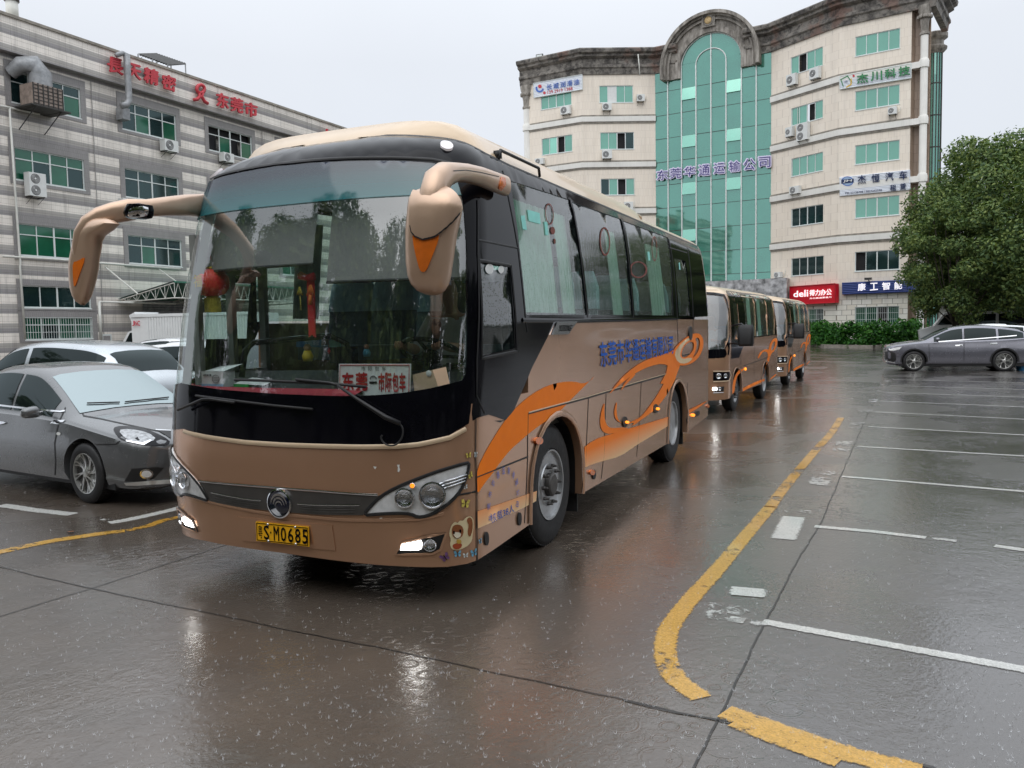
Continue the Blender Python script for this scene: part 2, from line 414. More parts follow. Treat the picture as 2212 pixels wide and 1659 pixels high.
MT['wpaint'] = road_paint('white_road_paint', srgb(222, 222, 216), 1.3); MT['wworn'] = road_paint('worn_white_paint', srgb(205, 205, 200), .97)
def gp(k, pts): return [tuple(G(*p)[:2]) for p in q(k, pts)]
def wpath(k, pts):
    """pts: (u, v, half width in zoom px across) -> centre line with width"""
    o = []
    for u, v, hw in pts:
        a = G(*q(k, [(u - hw, v)])[0]); b = G(*q(k, [(u + hw, v)])[0]); c = (a + b) / 2; o.append((c.x, c.y))
    return o
# yellow kerb-side line curving round the bays
yl = smooth_line(gp('K', [(615, 555), (560, 620), (500, 690), (440, 765), (370, 845), (300, 920), (225, 1010), (180, 1080), (168, 1150), (172, 1200), (195, 1265), (250, 1315), (325, 1365)]), 2)
line_mesh('yellow_line', yl, .155, MT['ypaint'])
line_mesh('yellow_line', smooth_line(gp('K', [(912, 180), (870, 250), (820, 300), (765, 365), (710, 430), (650, 505), (612, 560)]), 2), .15, MT['yworn'])
line_mesh('yellow_line', smooth_line(gp('K', [(420, 1422), (560, 1470), (700, 1520), (850, 1572), (1000, 1618), (1250, 1680)]), 1), .17, MT['ypaint'])
line_mesh('yellow_line', gp('K', [(455, 1470), (600, 1530), (750, 1585), (900, 1640)]), .10, MT['ypaint'], z=.0045)
line_mesh('yellow_line', smooth_line(gp('C', [(-40, 1612), (120, 1575), (280, 1542), (430, 1520), (560, 1500), (690, 1485)]), 1), .17, MT['ypaint'])
line_mesh('yellow_line', gp('C', [(700, 1484), (820, 1458), (900, 1428), (1010, 1405)]), .13, MT['yworn'])
# bay lines
st = [(1655, 1345), (1763, 1137), (1823, 1030), (1856, 965), (1878, 922), (1892.5, 890), (1901, 866.5), (1915, 848), (1923, 833), (1930, 820)]
g0 = G(*st[0]); g3 = G(*st[4]); dy = (g3 - g0) / 4
e0 = G(2212, 1447) - g0; e0.z = 0; e0.normalize(); rr_ = random.Random(3)
for i, s_ in enumerate(st):
    a = G(*s_); e_ = (G(2212, {0: 1447, 1: 1228, 2: 1062, 3: 985.5, 4: 940}.get(i, 0)) - a) if i < 5 and i != 1 else e0.copy(); e_.z = 0; e_ = e_.normalized()
    if i >= 5: e_ = (G(2212, 940) - G(1880, 920)); e_.z = 0; e_.normalize()
    pts = [(a.x + e_.x * d, a.y + e_.y * d) for d in (-.02, 1.5, 3, 5.2)]
    if i == 1: pts = gp('K', [(800, 640), (1050, 662), (1270, 688)]); line_mesh('white_bay_line', gp('K', [(1295, 690), (1400, 702)]), .10, MT['wworn']); line_mesh('white_bay_line', gp('K', [(1560, 722), (1684, 740), (1800, 756)]), .12, MT['wpaint'])
    line_mesh('white_bay_line', pts, .115, MT['wpaint'])
# worn dashes along the bay mouths
for pts, w_, m in (([(712, 600), (668, 694)], .25, 'wpaint'), ([(735, 570), (725, 585)], .3, 'wworn'), ([(520, 900), (513, 935)], .28, 'wpaint'), ([(440, 970), (425, 1010), (445, 1045)], .30, 'wworn'), ([(440, 1030), (505, 1040)], .12, 'wpaint'), ([(530, 1052), (600, 1050)], .08, 'wworn'),
                   ([(852, 405), (810, 465)], .28, 'wworn'), ([(930, 280), (910, 322)], .28, 'wworn'), ([(985, 200), (960, 228)], .28, 'wworn'), ([(1024, 145), (1008, 165)], .28, 'wworn'), ([(1052, 100), (1040, 116)], .25, 'wworn'), ([(1078, 65), (1064, 80)], .22, 'wworn'), ([(1095, 40), (1085, 52)], .22, 'wworn'), ([(1110, 20), (1100, 30)], .22, 'wworn'), ([(905, 425), (935, 430)], .1, 'wworn')):
    line_mesh('white_bay_mark', gp('K', pts), w_, MT[m], z=.0044, step=.05)
for pts, w_, m in (([(5, 1343), (90, 1355), (180, 1370), (290, 1382), (405, 1395)], .17, 'wpaint'), ([(560, 1422), (610, 1425)], .08, 'wworn'), ([(605, 1442), (690, 1428), (800, 1405), (940, 1372), (1100, 1330)], .17, 'wpaint'), ([(60, 1488), (98, 1487)], .06, 'wworn')):
    line_mesh('white_bay_mark', gp('C', pts), w_, MT[m], z=.0044, step=.05)
# slab joints
MT['joint'] = pm('slab_joint', (.026, .023, .020, 1), .35, 0, .4, 30)
def ext(pts, k0, k1):
    a, b = Vector(pts[0]), Vector(pts[1]); c, d = Vector(pts[-2]), Vector(pts[-1])
    return [tuple(a + (a - b).normalized() * k0)] + pts + [tuple(d + (d - c).normalized() * k1)]
line_mesh('slab_joint', ext(gp('K', [(290, 1659), (400, 1450), (460, 1310), (545, 1140), (640, 950), (700, 840), (740, 760), (820, 640), (905, 440), (1000, 220)]), 3, 16), .011, MT['joint'], z=.0032, wob=.003, step=.05)
line_mesh('slab_joint', ext(gp('H', [(100, 350), (330, 405), (600, 460), (1000, 545), (1500, 645), (2208, 798)]), 9, 1.3), .0095, MT['joint'], z=.0032, wob=.004, step=.05)
line_mesh('slab_joint', ext(gp('K', [(0, 1375), (215, 1430), (430, 1462), (640, 1500), (850, 1550), (1250, 1650)]), 0, 6), .0095, MT['joint'], z=.0033, wob=.003, step=.05)
line_mesh('slab_joint', ext(gp('H', [(-20, 508), (330, 400), (700, 280)]), 3, 12), .0095, MT['joint'], z=.0034, wob=.003, step=.05)
for i in (4, 8, 12): line_mesh('slab_joint', [(1.6 - .048 * (2 + i * 1.2) + .0, 2 + i * 2.2), (-30, 2 + i * 2.2 - 1.4)], .0095, MT['joint'], z=.0034, wob=.003, step=.1)
# ------------------------------------------------------------------ building materials
ZM.update({'R1': (1107.1, 81, .19531), 'R2': (1404.1, 0, .14649), 'R3': (1647.1, 0, .19531), 'R4': (1647.1, 297, .19531), 'R5': (1107.1, 351, .19531), 'R6': (1404.1, 216, .14649)})
def tile_wall(name, c1, c2, bw, bh, mort=.012, jcol=None, stain=.35, vert=True):
    """small facade tiles on a wall; object space: Y along the wall (or X), Z up"""
    t = NT(name); tc = t.n('TexCoord').outputs['Object']; sp = t.n('SeparateXYZ'); t.l(tc, sp.inputs[0])
    cb = t.n('CombineXYZ'); al = t.math('ADD', sp.outputs[1], sp.outputs[0]); t.l(al, cb.inputs[0]); t.l(sp.outputs[2], cb.inputs[1])
    br = t.n('TexBrick', i_Scale=1.); br.inputs['Brick Width'].default_value = bw; br.inputs['Row Height'].default_value = bh
    br.inputs['Mortar Size'].default_value = mort; br.inputs['Color1'].default_value = c1; br.inputs['Color2'].default_value = c2
    br.inputs['Mortar'].default_value = jcol or tuple(x * .55 for x in c1[:3]) + (1,); br.inputs['Bias'].default_value = -.2; t.l(cb.outputs[0], br.inputs['Vector'])
    c = br.outputs['Color']
    mp = t.n('Mapping', i_Scale=(1.6, 1.6, .16)); t.l(tc, mp.inputs[0]); st = t.noise(mp.outputs[0], 1.4, 6, .65); bl = t.noise(tc, .35, 5, .6)
    c = t.mix(t.ramp(st, [(.48, 0.), (.8, stain)]), c, tuple(x * .42 for x in c1[:3]) + (1,))
    c = t.mix(t.ramp(bl, [(.35, 0.), (.75, stain * .5)]), c, tuple(x * .62 for x in c1[:3]) + (1,))
    t.l(c, t.b.inputs['Base Color']); t.b.inputs['Roughness'].default_value = .42
    t.l(t.bump(br.outputs['Fac'], .25, -.01), t.b.inputs['Normal'])
    return t, c
MT['beige'] = tile_wall('beige_tiles', srgb(244, 233, 218), srgb(240, 228, 212), .30, .62, .006, srgb(214, 201, 186), .28)[0].m
MT['beigeband'] = pm('grey_moulding', srgb(150, 144, 134), .7, 0, .3, 3, streak=.5)
MT['whiteband'] = pm('white_band', srgb(238, 236, 230), .5, 0, .05, 1.5, streak=.3)
MT['stone'] = tile_wall('crazy_stone', srgb(246, 243, 234), srgb(228, 220, 204), .55, .38, .014, (.22, .19, .15, 1), .3)[0].m
def cornice_mat():
    t = NT('stained_cornice'); tc = t.n('TexCoord').outputs['Object']
    n1 = t.noise(tc, 1.0, 8, .72); n2 = t.noise(tc, 2.6, 6, .7, .5); n3 = t.noise(tc, .5, 4)
    c = t.ramp(n1, [(.30, (.02, .019, .018, 1)), (.43, (.11, .10, .09, 1)), (.54, (.25, .23, .205, 1)), (.72, (.33, .31, .28, 1))])
    c = t.mix(t.ramp(n3, [(.55, 0.), (.62, .55)]), c, (.16, .055, .03, 1))
    c = t.mix(t.ramp(n2, [(.5, 0.), (.62, .8)]), c, (.03, .028, .027, 1))
    t.l(c, t.b.inputs['Base Color']); t.b.inputs['Roughness'].default_value = .8; t.l(t.bump(n1, .8, .05), t.b.inputs['Normal']); return t.m
MT['cornice'] = cornice_mat()
def arch_mat():
    t = NT('weathered_plaster'); tc = t.n('TexCoord').outputs['Object']
    mp = t.n('Mapping', i_Scale=(1.5, 1.5, .5)); t.l(tc, mp.inputs[0]); n1 = t.noise(mp.outputs[0], 1.5, 8, .7)
    c = t.ramp(n1, [(.32, (.07, .062, .055, 1)), (.46, (.22, .20, .175, 1)), (.62, (.42, .39, .35, 1))])
    t.l(c, t.b.inputs['Base Color']); t.b.inputs['Roughness'].default_value = .75; t.l(t.bump(n1, .4, .03), t.b.inputs['Normal']); return t.m
MT['arch'] = arch_mat()
def opaque_glass(name, col, refl, rough=.06, tint=None, var=.15, wob=.02):
    t = NT(name); tc = t.n('TexCoord').outputs['Object']; n = t.noise(tc, .6, 4)
    c = t.ramp(n, [(.3, tuple(x * (1 - var) for x in col[:3]) + (1,)), (.7, tuple(min(1, x * (1 + var)) for x in col[:3]) + (1,))])
    df = t.n('BsdfDiffuse'); t.l(c, df.inputs[0]); gl = t.n('BsdfGlossy', i_Roughness=rough, i_0=tint or (1, 1, 1, 1))
    fr = t.n('LayerWeight', i_Blend=.5); f = t.math('MULTIPLY_ADD', t.math('POWER', fr.outputs['Facing'], 3.), .9 * (1 - refl), refl, clamp=True)
    ms = t.n('MixShader'); t.l(f, ms.inputs[0]); t.l(df.outputs[0], ms.inputs[1]); t.l(gl.outputs[0], ms.inputs[2]); t.l(ms.outputs[0], t.o.inputs[0])
    t.l(t.bump(t.noise(tc, .8, 2), wob, .05), gl.inputs['Normal']); t.t.nodes.remove(t.b); return t.m
MT['teal'] = opaque_glass('teal_glass', (.045, .205, .145, 1), .36, .03, (.48, .80, .72, 1), .15, .05)
MT['teallight'] = opaque_glass('pale_teal_glass', (.12, .48, .34, 1), .45, .1, (.62, 1, .86, 1))
MT['tealwin'] = opaque_glass('green_window_glass', (.10, .32, .235, 1), .26, .06, (.6, .9, .8, 1), .1)
MT['darkwin'] = opaque_glass('dark_window_glass', (.012, .028, .03, 1), .08, .04, (.6, .8, .8, 1), .3)
MT['greenwin'] = opaque_glass('curtained_green_glass', (.012, .10, .055, 1), .10, .05, (.6, .85, .75, 1), .35)
MT['void'] = pm('dark_room', (.012, .012, .014, 1), .8, 0, .5, 1)
MT['frame'] = pm('aluminium_frame', srgb(222, 228, 226), .4, .1, .05, 2)
MT['tinydark'] = pm('weathered_steel', (.06, .058, .055, 1), .6, .3, .3, 3)
MT['tube'] = pm('white_pipe', srgb(215, 215, 208), .5, 0, .08, 3, streak=.2)

def ac_unit(name_label, p, nrm, wdt, hgt, dep=.34, fans=1, group='outdoor air conditioner units on the office building', side_fan=-1, bracket=True, zs=1, pipe=0):
    """outdoor unit: p = centre of the front face, nrm = horizontal outward direction"""
    nrm = Vector((nrm[0], nrm[1], 0)).normalized(); rz = math.atan2(-nrm.x, nrm.y) + math.pi     # local -Y is outward
    o = thing('air_conditioner_unit', name_label, 'air conditioner', (p.x, p.y, p.z - hgt / 2), rz, group)
    h2 = wdt / 2
    MB().box((-h2, 0, 0), (h2, dep, hgt)).box((-h2 - .008, .02, hgt - .03), (h2 + .008, dep - .02, hgt + .012)).build('casing', MT['whitep'], o)
    fx = side_fan * wdt * .14; r = min(hgt / fans, wdt * .72) * .43
    for k in range(fans):
        fz = hgt * (k + .5) / fans; m = Matrix.Translation((fx, -.004, fz)) @ Matrix.Rotation(math.pi / 2, 4, 'X')
        g = MB(); g.lathe([(r, 0), (r * .98, .006), (r * .25, .006), (.002, .006)], 24, 0, m).build('fan_guard', MT['grillegrey'], o, True, ang=30)
        g = MB().lathe([(r * .22, .006), (r * .2, .014), (.002, .016)], 12, 0, m)
        for j in (.42, .62, .82): g.tube([m @ Vector((r * j * math.cos(a), r * j * math.sin(a), .01)) for a in np.linspace(0, 2 * math.pi, 21)], .006, 4, cap=False)
        g.build('fan_hub', MT['whitep'], o)
    if bracket:
        b = MB()
        for x in (-h2 * .7, h2 * .7): b.box((x - .015, -.03, -.05), (x + .015, dep + .16, -.005)); b.tube([(x, .02, -.04), (x, dep + .15, -.36)], .014, 4); b.box((x - .015, dep + .12, -.4), (x + .015, dep + .16, 0))
        b.build('bracket', MT['tinydark'], o)
    if pipe:
        MB().tube(smooth_line([(h2, dep * .6, hgt * .3), (h2 + .15, dep * .8, hgt * .2), (h2 + .2, dep + .1, -.1 if pipe < 0 else .5), (h2 + .16, dep + .14, pipe)], 1), .022, 5).build('pipe', MT['tube'], o, True)
    return o
MT['grillegrey'] = pm('fan_grey', (.12, .12, .125, 1), .6, 0, .2, 20)

class Seg:
    def __init__(s, A, B, root):
        s.A = Vector((A[0], A[1], 0)); d = Vector((B[0] - A[0], B[1] - A[1], 0)); s.len = d.length; s.t = d.normalized()
        s.n = Vector((s.t.y, -s.t.x, 0)); 
        if s.n.dot(CAM - s.A) < 0: s.n = -s.n
        s.root = root
    def W(s, u, v, off=0): 
        p = PP(u, v, s.A + s.n * off, s.n); return ((p - s.A).dot(s.t), p.z)
    def P(s, a, z, off=0): p = s.A + s.t * a + s.n * off; return Vector((p.x, p.y, z))
    def rect(s, k, pts, off=0):
        w_ = [s.W(*p, off) for p in q(k, pts)]; a0 = (w_[0][0] + w_[3][0]) / 2; a1 = (w_[1][0] + w_[2][0]) / 2; z1 = (w_[0][1] + w_[1][1]) / 2; z0 = (w_[2][1] + w_[3][1]) / 2
        return a0, a1, z0, z1
    def box(s, mb, a0, a1, z0, z1, o0, o1, mi=0):
        V = [s.P(a, z, o) for z in (z0, z1) for a, o in ((a0, o1), (a1, o1), (a1, o0), (a0, o0))]
        mb.add(V, ((0, 3, 2, 1), (4, 5, 6, 7), (0, 1, 5, 4), (1, 2, 6, 5), (2, 3, 7, 6), (3, 0, 4, 7)), mi)
    def window(s, r, panes, holes, cols=4, transom=None, rec=.10, name='window', bars=False):
        a0, a1, z0, z1 = r; holes.append([(a0, z0), (a1, z0), (a1, z1), (a0, z1)]); fr = .045; mb = MB()
        for x0, x1, y0, y1 in ((a0, a1, z0, z0 + fr), (a0, a1, z1 - fr, z1), (a0, a0 + fr, z0 + fr, z1 - fr), (a1 - fr, a1, z0 + fr, z1 - fr)): s.box(mb, x0, x1, y0, y1, -rec, -rec + .05)
        tz = z0 + (z1 - z0) * transom if transom else z1 - fr
        for k in range(1, cols):
            x = a0 + (a1 - a0) * k / cols; wd = fr * (.9 if k == cols // 2 else .5); s.box(mb, x - wd, x + wd, z0 + fr, z1 - fr, -rec, -rec + .048)
        if transom: s.box(mb, a0 + fr, a1 - fr, tz - fr * .5, tz + fr * .5, -rec, -rec + .052)
        s.box(mb, a0 - .03, a1 + .03, z0 - .05, z0, -rec, .04)
        for V, Q in (((a0, z0, a0, z1), 0), ((a1, z0, a1, z1), 0), ((a0, z1, a1, z1), 0)):      # reveals
            mb.add([s.P(V[0], V[1], 0), s.P(V[2], V[3], 0), s.P(V[2], V[3], -rec), s.P(V[0], V[1], -rec)], [(0, 1, 2, 3)], 0)
        fo = mb.build(name, MT['frame'], s.root, world=True)
        by = []
        for k in range(cols):
            x0 = a0 + (a1 - a0) * k / cols; x1 = a0 + (a1 - a0) * (k + 1) / cols
            for y0, y1, m in ([(z0, tz, panes[k % len(panes)]), (tz, z1, panes[(k + cols) % len(panes)] if len(panes) > cols else panes[0])] if transom else [(z0, z1, panes[k % len(panes)])]):
                d = -rec + .012 + (.004 if k % 2 else 0) - (.25 if m == 'void' else 0)
                if not by or by[-1][0] != m or transom is None and False: by.append((m, MB()))
                by[-1][1].add([s.P(x0, y0, d), s.P(x1, y0, d), s.P(x1, y1, d), s.P(x0, y1, d)], [(0, 1, 2, 3)])
        for m, b in by: b.build({'void': 'open_pane', 'white': 'open_pane'}.get(m, 'pane'), MT[m], fo, world=True)
        if bars:
            b = MB(); n_ = int((a1 - a0) / .13)
            for k in range(n_ + 1): x = a0 + (a1 - a0) * k / n_; s.box(b, x - .008, x + .008, z0, z1, .02, .035)
            for f in (0, .33, .66, 1): z = z0 + (z1 - z0) * f; s.box(b, a0, a1, z - .01, z + .01, .018, .038)
            b.build('window_bars', MT['frame'], fo, world=True)
        return fo
    def wall(s, outer, holes, mat, name='wall', off=0, step=50):
        V, Fc = tess(outer, holes, step); return mk(name, [s.P(a, z, off) for a, z in V], Fc, mat, s.root, world=True)
    def text(s, name, st, k, quad, mat, parent, off, depth=.06, bold=.012):
        P4 = [s.P(*s.W(*p, off), off) for p in q(k, quad)]
        return text_on(name, st, P4, s.n, mat, parent, depth=depth, off=0, bold=bold)
    def sign(s, label, k, quad, mat, off=.12, th=.10, corr=0, cat='sign', name='shop_sign', group=None, edge=None):
        P4 = [s.P(*s.W(*p, off), off) for p in q(k, quad)]; c = sum(P4, Vector()) / 4
        o = thing(name, label, cat, (c.x, c.y, min(p.z for p in P4)), 0, group); TL, TR, BR, BL = P4; mb = MB(); n_ = s.n
        if corr:
            N_ = corr; V = []
            for i in range(2 * N_ + 1):
                f = i / (2 * N_); d = n_ * (.03 if i % 2 else 0); V += [TL.lerp(BL, f) + d, TR.lerp(BR, f) + d]
            mb.add(V, [(2 * i, 2 * i + 1, 2 * i + 3, 2 * i + 2) for i in range(2 * N_)])
        else: mb.add(P4, [(0, 1, 2, 3)])
        mb.add([p for p in P4] + [p - n_ * th for p in P4], [(4, 7, 6, 5), (0, 4, 5, 1), (1, 5, 6, 2), (2, 6, 7, 3), (3, 7, 4, 0)])
        mb.build('board', mat, o, world=True)
        if edge:
            e_ = MB()
            for a, b in ((TL, TR), (TR, BR), (BR, BL), (BL, TL)): e_.tube([a + n_ * .03, b + n_ * .03], .035, 4)
            e_.build('board_frame', edge, o, world=True)
        return o
def sheet_mat(name, col, rgh=.5): return pm(name, col, rgh, 0, .05, 2, streak=.15)

# ------------------------------------------------------------------ the office building with the glass centre
ZA, ZB, ZC, ZD = 19.8, 15.93, 11.94, 8.12
def bandpt(u, v): p = G(u, v, ZA); return (p.x, p.y)
PL = [bandpt(1133.5, 273.4), bandpt(1257.5, 252.9), bandpt(1415.7, 250.9), bandpt(1666, 210.9), bandpt(1813.1, 165), bandpt(1968.4, 136.7)]
print('plan', [tuple(round(x, 1) for x in p) for p in PL])
OB = thing('office_building', 'beige tiled six storey office building with green glass centre bay under a stone arch', 'building', (PL[3][0], PL[3][1], 0))
L1, L2, GC, R1s, R2s = [Seg(PL[i], PL[i + 1], OB) for i in range(5)]
ZR = 23.7
H = {id(s): [] for s in (L1, L2, GC, R1s, R2s)}
T, D_, O_ = 'tealwin', 'darkwin', 'void'
for s, k, pts, panes in (
    (R1s, 'R3', [(310, 640), (667, 512), (667, 720), (316, 835)], [T, O_, T, T]), (R1s, 'R3', [(315, 1205), (668, 1095), (668, 1300), (322, 1395)], [T, T, O_, T]),
    (R1s, 'R4', [(318, 238), (668, 155), (668, 360), (322, 438)], [T, T, T, T]), (R1s, 'R4', [(318, 795), (672, 730), (672, 935), (320, 992)], [D_, D_, D_, D_]), (R1s, 'R4', [(318, 1340), (675, 1303), (675, 1505), (320, 1535)], [D_]),
    (R2s, 'R3', [(1025, 400), (1525, 315), (1520, 540), (1029, 617)], [T]), (R2s, 'R3', [(1022, 1005), (1520, 935), (1515, 1155), (1028, 1218)], [T]),
    (R2s, 'R4', [(1022, 85), (1518, 27), (1515, 245), (1026, 297)], [T]), (R2s, 'R4', [(1022, 682), (1515, 635), (1515, 855), (1026, 892)], [T]), (R2s, 'R4', [(1022, 1265), (1515, 1238), (1515, 1455), (1022, 1483)], [O_, D_, D_, D_]),
    (L1, 'R1', [(312, 650), (652, 600), (652, 745), (316, 800)], [T]), (L1, 'R1', [(322, 1120), (660, 1070), (660, 1260), (326, 1300)], [T, 'teallight', O_, T]),
    (L2, 'R1', [(958, 530), (1335, 532), (1332, 720), (962, 718)], [T, 'whitep', T, T]), (L2, 'R1', [(968, 1048), (1345, 1048), (1343, 1235), (972, 1235)], [T, T, O_, D_]), (L2, 'R5', [(975, 178), (1350, 178), (1350, 360), (979, 358)], [D_, T, O_, T])):
    s.window(s.rect(k, pts), panes, H[id(s)])
R2s.window(R2s.rect('U', [(48, 778), (465, 768), (465, 955), (48, 952)]), ['greenwin', 'greenwin', O_, 'greenwin'], H[id(R2s)], bars=True)
g1 = R1s.rect('B', [(1030, 560), (1170, 556), (1168, 705), (1030, 710)]); R1s.window((g1[0] - 1.4, g1[1], g1[2], g1[3]), ['greenwin', D_], H[id(R1s)], bars=True)
ZS = 3.75
for s in (L1, L2): s.wall([(0, 0), (s.len, 0), (s.len, ZR), (0, ZR)], H[id(s)], MT['beige'])
for s in (R1s, R2s):
    up = [h for h in H[id(s)] if h[0][1] > ZS]; lo = [h for h in H[id(s)] if h[0][1] < ZS]
    s.wall([(0, ZS), (s.len, ZS), (s.len, ZR), (0, ZR)], up, MT['beige']); s.wall([(0, 0), (s.len, 0), (s.len, ZS), (0, ZS)], lo, MT['stone'], 'stone_base')
# string courses: white band with patterned grey courses
def sweep(name, segs, prof, mat, closed=False):
    """prof: (outward, z) swept along a chain of segments, mitred"""
    mb = MB(); rings = []
    for i in range(len(segs) + 1):
        if i == 0: n_ = segs[0].n; p = segs[0].A
        elif i == len(segs): n_ = segs[-1].n; p = segs[-1].P(segs[-1].len, 0)
        else: n_ = (segs[i - 1].n + segs[i].n); n_ = n_ / (n_.length ** 2) * 2; p = segs[i].A
        rings.append([Vector((p.x + n_.x * o, p.y + n_.y * o, z)) for o, z in prof])
    m = len(prof); V = [x for r in rings for x in r]
    mb.add(V, [(i * m + k, i * m + (k + 1) % m, (i + 1) * m + (k + 1) % m, (i + 1) * m + k) for i in range(len(rings) - 1) for k in range(m)] + [tuple(range(m)), tuple((len(rings) - 1) * m + k for k in range(m))])
    return mb.build(name, mat, OB, world=True)
for z in (ZA, ZB, ZC, ZD):
    for sg in ((L1, L2), (R1s, R2s)):
        sweep('string_course', sg, [(.0, z - .42), (.14, z - .42), (.16, z), (.0, z)], MT['whiteband'])
        for z0, z1 in ((z, z + .14), (z - .58, z - .42)): sweep('patterned_course', sg, [(0, z0), (.06, z0), (.09, z1), (0, z1)], MT['beigeband'])
corn = [(0, 23.35), (.12, 23.35), (.18, 23.8), (.3, 23.9), (.3, 24.1), (.16, 24.2), (.16, 24.62), (.5, 24.78), (.5, 24.95), (.72, 25.05), (.78, 25.3), (.7, 25.4), (0, 25.4), (-.3, 25.4), (-.3, 23.35)]
ga0, _ = GC.W(*q('R2', [(235, 760)])[0]); ga1, _ = GC.W(*q('R2', [(1600, 500)])[0])
gL, gR = GC.W(*q('R2', [(462, 1010)])[0]), GC.W(*q('R2', [(1350, 830)])[0]); gc = (gL[0] + gR[0]) / 2; gz = (gL[1] + gR[1]) / 2; ri = (gR[0] - gL[0]) / 2
_, gtop = GC.W(*q('R2', [(960, 478)])[0]); _, otop = GC.W(*q('R2', [(1040, 165)])[0]); print('arch', gc, gz, ri, gtop, otop, ga0, ga1, GC.len)
GA = Seg(GC.P(0, 0), GC.P(gc - ri - .25, 0), OB); GB = Seg(GC.P(gc + ri + .25, 0), GC.P(GC.len, 0), OB)
sweep('cornice', (L1, L2, GA), corn, MT['cornice']); sweep('cornice', (GB, R1s, R2s), corn, MT['cornice'])
# roof slab and side walls
RSV = [R2s.P(R2s.len, 0)]; back = Vector((-.35, 1, 0)).normalized() * 16
pts = [s.P(0, ZR + .9, -.2) for s in (L1, L2, GC, R1s, R2s)] + [R2s.P(R2s.len, ZR + .9, -.2)]
mb = MB(); mb.add(pts + [p + Vector((0, 14, 0)) for p in pts], [tuple(range(6)) + tuple(range(11, 5, -1))]); mb.build('roof', MT['cornice'], OB, world=True)
mb = MB()
a = L1.P(0, 0); b = a + Vector((-1, 14, 0)); mb.add([a, b, b + Vector((0, 0, ZR + 1)), a + Vector((0, 0, ZR + 1))], [(0, 1, 2, 3)]); mb.build('side_wall', MT['beige'], OB, world=True); mb = MB()
a = R2s.P(R2s.len + 1.1, 0, -.5); b = a + ((a - CAM).to_2d().normalized().to_3d() * 12 + Vector((-1.2, 0, 0))); mb.add([a, b, b + Vector((0, 0, ZR + 1.2)), a + Vector((0, 0, ZR + 1.2))], [(0, 1, 2, 3)])
mb.build('side_wall', MT['beigedark'] if 'beigedark' in MT else MT['beige'], OB, world=True)
# recess and corner column at the right end, and the one on the left
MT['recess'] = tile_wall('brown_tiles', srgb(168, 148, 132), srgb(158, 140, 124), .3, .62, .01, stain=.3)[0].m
E2 = R2s.len; cu0, _ = R2s.W(*q('R3', [(1742, 700)])[0]); cu1, _ = R2s.W(*q('R3', [(1828, 700)])[0]); cr = (cu1 - cu0) / 2; cc = (cu0 + cu1) / 2
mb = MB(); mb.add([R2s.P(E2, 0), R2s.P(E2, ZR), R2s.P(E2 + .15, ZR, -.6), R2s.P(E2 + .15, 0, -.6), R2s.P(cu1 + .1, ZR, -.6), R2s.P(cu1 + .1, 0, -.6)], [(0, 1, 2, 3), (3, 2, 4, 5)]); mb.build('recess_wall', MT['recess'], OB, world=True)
def column(seg, a, r, z0, z1, off=.0):
    m = Matrix.Translation(seg.P(a, 0, off)); o = MB().lathe([(r * 1.15, z0), (r * 1.15, z0 + .5), (r, z0 + .6), (r, z1 - 2.0)], 24, 0, m)
    col_ = o.build('corner_column', MT['whiteband'], OB, True, world=True, ang=40)
    c = MB().lathe([(r, z1 - 2.0), (r * 1.28, z1 - 1.95), (r * 1.28, z1 - 1.8), (r * 1.0, z1 - 1.75), (r * 1.05, z1 - 1.3), (r * 1.35, z1 - .8), (r * 1.3, z1 - .7), (r * 1.7, z1 - .35), (r * 1.8, z1 - .1), (r * 1.8, z1)], 20, 0, m)
    for k in range(8):
        an = 2 * math.pi * k / 8; p = m @ Vector((r * 1.45 * math.cos(an), r * 1.45 * math.sin(an), z1 - .75)); c.lathe([(.01, -.16), (.14, -.1), (.17, 0), (.14, .1), (.01, .16)], 8, 0, Matrix.Translation(p))
    c.build('column_capital', MT['arch'], col_, True, world=True, ang=40)
    for z in (ZA, ZB, ZC, ZD): MB().lathe([(r * 1.3, z - .42), (r * 1.35, z), (r * 1.2, z + .14), (r, z + .16)], 24, 0, m).build('column_ring', MT['whiteband'], col_, True, world=True, ang=40)
column(R2s, cc, cr, 0, 23.55, -.1)
sweep('cornice', (Seg(R2s.P(E2, 0), R2s.P(cu1 + .35, 0), OB), Seg(R2s.P(cu1 + .35, 0), R2s.P(cu1 + .35, 0, -6), OB)), corn, MT['cornice'])
for z in (ZA, ZB, ZC, ZD): mb = MB(); R2s.box(mb, E2, cc, z - .42, z, -.6, .12); mb.build('string_course', MT['whiteband'], OB, world=True)
lc0 = L1.W(*q('R1', [(120, 800)])[0])[0]; lc1 = L1.W(*q('R1', [(188, 800)])[0])[0]; column(L1, (lc0 + lc1) / 2, (lc1 - lc0) / 2, 0, 23.3, -.1)
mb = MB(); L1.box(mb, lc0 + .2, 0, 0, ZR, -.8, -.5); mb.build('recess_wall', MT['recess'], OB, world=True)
sweep('cornice', (Seg(L1.P(lc0 - .25, 0), L1.P(0, 0), OB),), corn, MT['cornice'])
for z in (ZA, ZB): mb = MB(); L1.box(mb, (lc0 + lc1) / 2, 0, z - .42, z, -.6, .12); mb.build('string_course', MT['whiteband'], OB, world=True)

